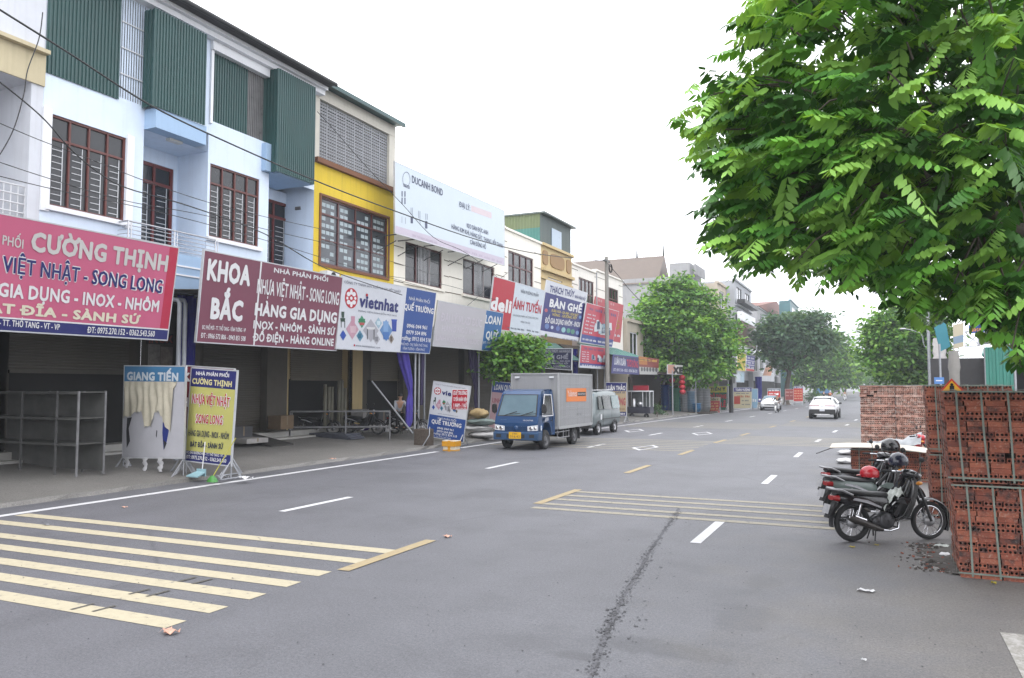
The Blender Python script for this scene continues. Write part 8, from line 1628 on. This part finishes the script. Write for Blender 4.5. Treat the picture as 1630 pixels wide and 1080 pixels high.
for k in range(5):
    out = norm((cen - hub) * [1, 1, .35] + rg.normal(0, 1.5, cen.shape)); d = norm(out * [1, 1, .45] + rg.normal(0, .35, cen.shape) * [1, 1, .4] + [0, 0, .10]); L = rg.uniform(.30, .52, len(cen)); keep = rg.random(len(cen)) < .93
    b0 = cen + rg.normal(0, .13, cen.shape); tip = b0 + d * L[:, None] * .9 - np.array([0, 0, .16]); pr = np.array([proj(p)[:2] for p in tip]); keep &= inside(SIL, pr + rg.normal(0, 13, pr.shape))
    mi = np.where(rg.random(len(cen)) < .8, base_mi, rg.integers(0, 3, len(cen))); i = np.where(keep)[0]
    frond(lv, b0[i], d[i], L[i], 7, .145, mi[i], .34)
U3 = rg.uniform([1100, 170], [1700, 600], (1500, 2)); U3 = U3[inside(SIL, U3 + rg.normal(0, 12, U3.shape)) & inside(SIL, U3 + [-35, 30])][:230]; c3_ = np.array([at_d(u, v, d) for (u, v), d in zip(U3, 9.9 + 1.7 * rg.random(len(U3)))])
for k in range(4):                                        # extra inner fronds block sky; all deep green puts shade into the colour
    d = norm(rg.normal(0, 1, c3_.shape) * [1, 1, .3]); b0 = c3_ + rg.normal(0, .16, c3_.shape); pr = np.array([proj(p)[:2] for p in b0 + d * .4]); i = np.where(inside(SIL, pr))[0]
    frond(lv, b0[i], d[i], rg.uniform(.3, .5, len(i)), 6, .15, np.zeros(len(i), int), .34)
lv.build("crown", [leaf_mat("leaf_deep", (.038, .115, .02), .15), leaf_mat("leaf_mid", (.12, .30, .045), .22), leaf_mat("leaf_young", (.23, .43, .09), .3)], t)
b = MB()
for i in range(0, len(cen), 2):
    c = Vector(cen[i]); q = c + (Vector(hub) - c).normalized() * RN.uniform(.3, .7) + Vector((RN.gauss(0, .1), RN.gauss(0, .1), RN.gauss(0, .1))); b.tube([c, (c + q) / 2 + Vector((0, 0, .04)), q], [.006, .009, .012], 4)
b.build("twigs", M_bark, t)
# ---- round-crowned street trees
def tree(label, base, blobs, nleaf, ls, mats, tr=.16, forks=(), group="trees down the street", name="street_tree", gaps=.0, seed=1):
    t = thing(name, label, "tree", base, group=group); B0 = Vector(base); rr = np.random.default_rng(seed); R0 = random.Random(seed)
    c0 = Vector(blobs[0][0]); b = MB(); top = B0.lerp(c0, .55); top.z = min(top.z, c0.z - blobs[0][1][2] * .4); mid = B0.lerp(top, .5) + Vector((R0.gauss(0, .12), 0, 0)); b.tube([B0 + Vector((0, 0, -.05)), B0 + Vector((0, 0, .3)), mid, top], [tr * 1.5, tr, tr * .85, tr * .7], 10); b.build("trunk", M_bark, t)
    b = MB()
    for c, r in blobs:
        c = Vector(c); st = top.lerp(mid, R0.random() * .3); b.tube([st, st.lerp(c, .5) + Vector((R0.gauss(0, .2), R0.gauss(0, .2), .1)), c + Vector((0, 0, r[2] * .3))], [tr * .5, tr * .3, tr * .1], 6)
        for k in range(6):
            d = Vector((R0.gauss(0, 1), R0.gauss(0, 1), R0.gauss(.3, .6))).normalized(); b.tube([st.lerp(c, .7), c + Vector((d.x * r[0], d.y * r[1], d.z * r[2])) * .8], [tr * .2, tr * .04], 5)
    b.build("limbs", M_bark, t); lv = Leaves(); vol = np.array([r[0] * r[1] * r[2] for c, r in blobs]) ** (2 / 3); vol /= vol.sum()
    holes = []
    for _ in range(max(3, len(blobs))):
        c, r = blobs[rr.integers(0, len(blobs))]; d = norm(rr.normal(0, 1, 3)); holes.append((np.array(c) + d * np.array(r) * .95, np.array(r) * rr.uniform(.28, .46)))
    for (c, r), q in zip(blobs, vol):
        nc = max(6, int(nleaf * q / 26)); d = norm(rr.normal(0, 1, (nc, 3)) + [0, 0, .15]); rad = rr.uniform(.45, 1.0, (nc, 1)) ** .6 * rr.uniform(.82, 1.1, (nc, 1)); cc = np.array(c) + d * rad * np.array(r); cc = cc[~np.any([np.linalg.norm((cc - h_) / np.array(hr), axis=1) < 1 for h_, hr in holes], axis=0)]; nc = len(cc); d = norm(cc - np.array(c)); mi0 = rr.choice(len(mats), nc, p=[.45, .35, .2][:len(mats)] if len(mats) == 3 else None)
        P = np.repeat(cc, 26, 0); dd = np.repeat(d, 26, 0); P = P + rr.normal(0, 1, P.shape) * ls * np.array([1.5, 1.5, .5]); ax = norm(dd * [.6, .6, .2] + rr.normal(0, .7, P.shape) * [1, 1, .6] + [0, 0, -.3]); sd = norm(np.cross(ax, rr.normal(0, 1, P.shape) * [.5, .5, .1] + dd * .8 + [0, 0, .8])); k = len(P)
        lv.add(P, ax, sd, ls * rr.uniform(.7, 1.3, k), ls * .5 * rr.uniform(.8, 1.2, k), .12, np.where(rr.random(k) < .85, np.repeat(mi0, 26), rr.integers(0, len(mats), k)))
    lv.build("crown", mats, t); return t
G1 = [leaf_mat("tree_leaf_deep", (.06, .15, .034)), leaf_mat("tree_leaf_mid", (.12, .28, .05)), leaf_mat("tree_leaf_light", (.22, .40, .08))]
G2 = [leaf_mat("dark_leaf_a", (.05, .11, .06)), leaf_mat("dark_leaf_b", (.065, .14, .075)), leaf_mat("dark_leaf_c", (.11, .2, .1))]
def blob(u, v, D, ru, rv, rd=None): c = at_d(u, v, D); k = D / FPX; return (c[:], (ru * k, (rd or ru) * k * .9, rv * k))
p = at_z(1050, 656, .1); Dm = (p - O).dot(_f)
tree("bright green round tree in the middle distance among the plastic tubs", (p.x, p.y, .1), [blob(1080, 545, Dm, 66, 62), blob(1030, 525, Dm - 1, 38, 46), blob(1128, 555, Dm, 42, 40), blob(1062, 480, Dm + .5, 36, 34), blob(1100, 485, Dm, 38, 34), blob(1110, 592, Dm - 1, 44, 24), blob(1022, 560, Dm, 26, 28), blob(1150, 515, Dm, 22, 26), blob(1086, 452, Dm, 16, 14), blob(1070, 575, Dm - 1.5, 44, 26), blob(1158, 548, Dm, 14, 14)], 26000, .40, G1, .22, seed=3)
p = at_x(812, 690, -15.9); Dm = (p - O).dot(_f)
tree("small leafy tree behind the blue truck under the blue end panel", (p.x, p.y, .1), [blob(820, 568, Dm, 30, 22), blob(795, 575, Dm, 18, 20), blob(835, 558, Dm - .3, 22, 16), blob(815, 548, Dm, 24, 12), blob(845, 576, Dm, 14, 12), blob(800, 590, Dm, 20, 14)], 5200, .27, G1, .07, seed=4)
p = at_z(1252, 645.5, 0); Dm = (p - O).dot(_f)
tree("dark spreading tree over the parked sedan on the left", (p.x, p.y, .1), [blob(1262, 540, Dm, 30, 26), blob(1226, 532, Dm, 18, 17), blob(1246, 514, Dm, 20, 12), blob(1288, 524, Dm, 22, 16), blob(1276, 505, Dm, 14, 7), blob(1300, 506, Dm, 12, 6), blob(1306, 545, Dm, 18, 18), blob(1222, 556, Dm, 10, 12), blob(1256, 574, Dm, 20, 14), blob(1322, 540, Dm, 10, 8)], 9500, .6, G2, .35, seed=5)
tree("mid green tree right of the dark spreading tree, by the striped pole", at_z(1296, 636, 0)[:], [blob(1300, 575, 140, 30, 30), blob(1285, 590, 140, 22, 24), blob(1325, 565, 140, 28, 32), blob(1310, 600, 140, 30, 18), blob(1340, 590, 140, 22, 24), blob(1318, 545, 140, 20, 18)], 8000, .8, G1, .3, seed=6)
tree("hazy green tree farther along the left row", at_z(1345, 630, 0)[:], [blob(1350, 582, 175, 26, 28), blob(1362, 595, 175, 20, 22), blob(1340, 600, 175, 20, 20)], 5000, .75, G1, .3, seed=7)
tree("faint bluish tree near the street's vanishing end", at_z(1378, 627, 0)[:], [blob(1378, 588, 215, 14, 26), blob(1388, 600, 215, 12, 18)], 3500, .8, G1, .3, seed=8)
tree("palest distant tree closing the right side of the street's end", (2 + 8, 235, 0), [blob(1402, 606, 250, 18, 18), blob(1422, 610, 250, 18, 14), blob(1412, 596, 250, 14, 10)], 4000, .9, G1, .3, seed=12)
Dm = 62; p = at_d(1480, 612, Dm)
tree("leaning green tree beside the street lamp on the right", (p.x + .3, p.y, 0), [blob(1440, 545, Dm, 52, 46), blob(1412, 530, Dm, 30, 34), blob(1450, 505, Dm, 38, 22), blob(1470, 560, Dm, 34, 34), blob(1425, 580, Dm, 38, 26), blob(1452, 595, Dm, 34, 20), blob(1480, 520, Dm, 24, 22), blob(1400, 560, Dm, 18, 20), blob(1422, 484, Dm, 8, 8)], 19000, .42, G1, .22, seed=9)
p = at_z(1046, 664, .1); tree("scruffy potted shrubs at the middle tree's foot", (p.x, p.y, .15), [blob(1044, 652, 62, 7, 12), blob(1050, 660, 61, 6, 8)], 900, .16, G2, .03, name="shrub", group=None, seed=10)
# roadside hedge of shop plants far left
p = at_z(1293, 645, .1); tree("low shrub at the foot of the striped pole far down the street", (p.x, p.y, .1), [blob(1293, 632, 110, 9, 9)], 700, .3, G2, .03, name="shrub", group=None, seed=13)
# ---- haze
b = MB(); b.box((-520, -62, -1.2), (520, 520, 46)); hz = b.build("haze", bpy.data.materials.new("haze_air"), kind="stuff"); m = hz.data.materials[0]; m.use_nodes = True; n = m.node_tree; n.nodes.remove(n.nodes["Principled BSDF"]); v = n.nodes.new("ShaderNodeVolumePrincipled"); v.inputs["Color"].default_value = (.90, .95, 1, 1); v.inputs["Density"].default_value = .00065; v.inputs["Anisotropy"].default_value = .2
n.links.new(v.outputs[0], n.nodes["Material Output"].inputs["Volume"])
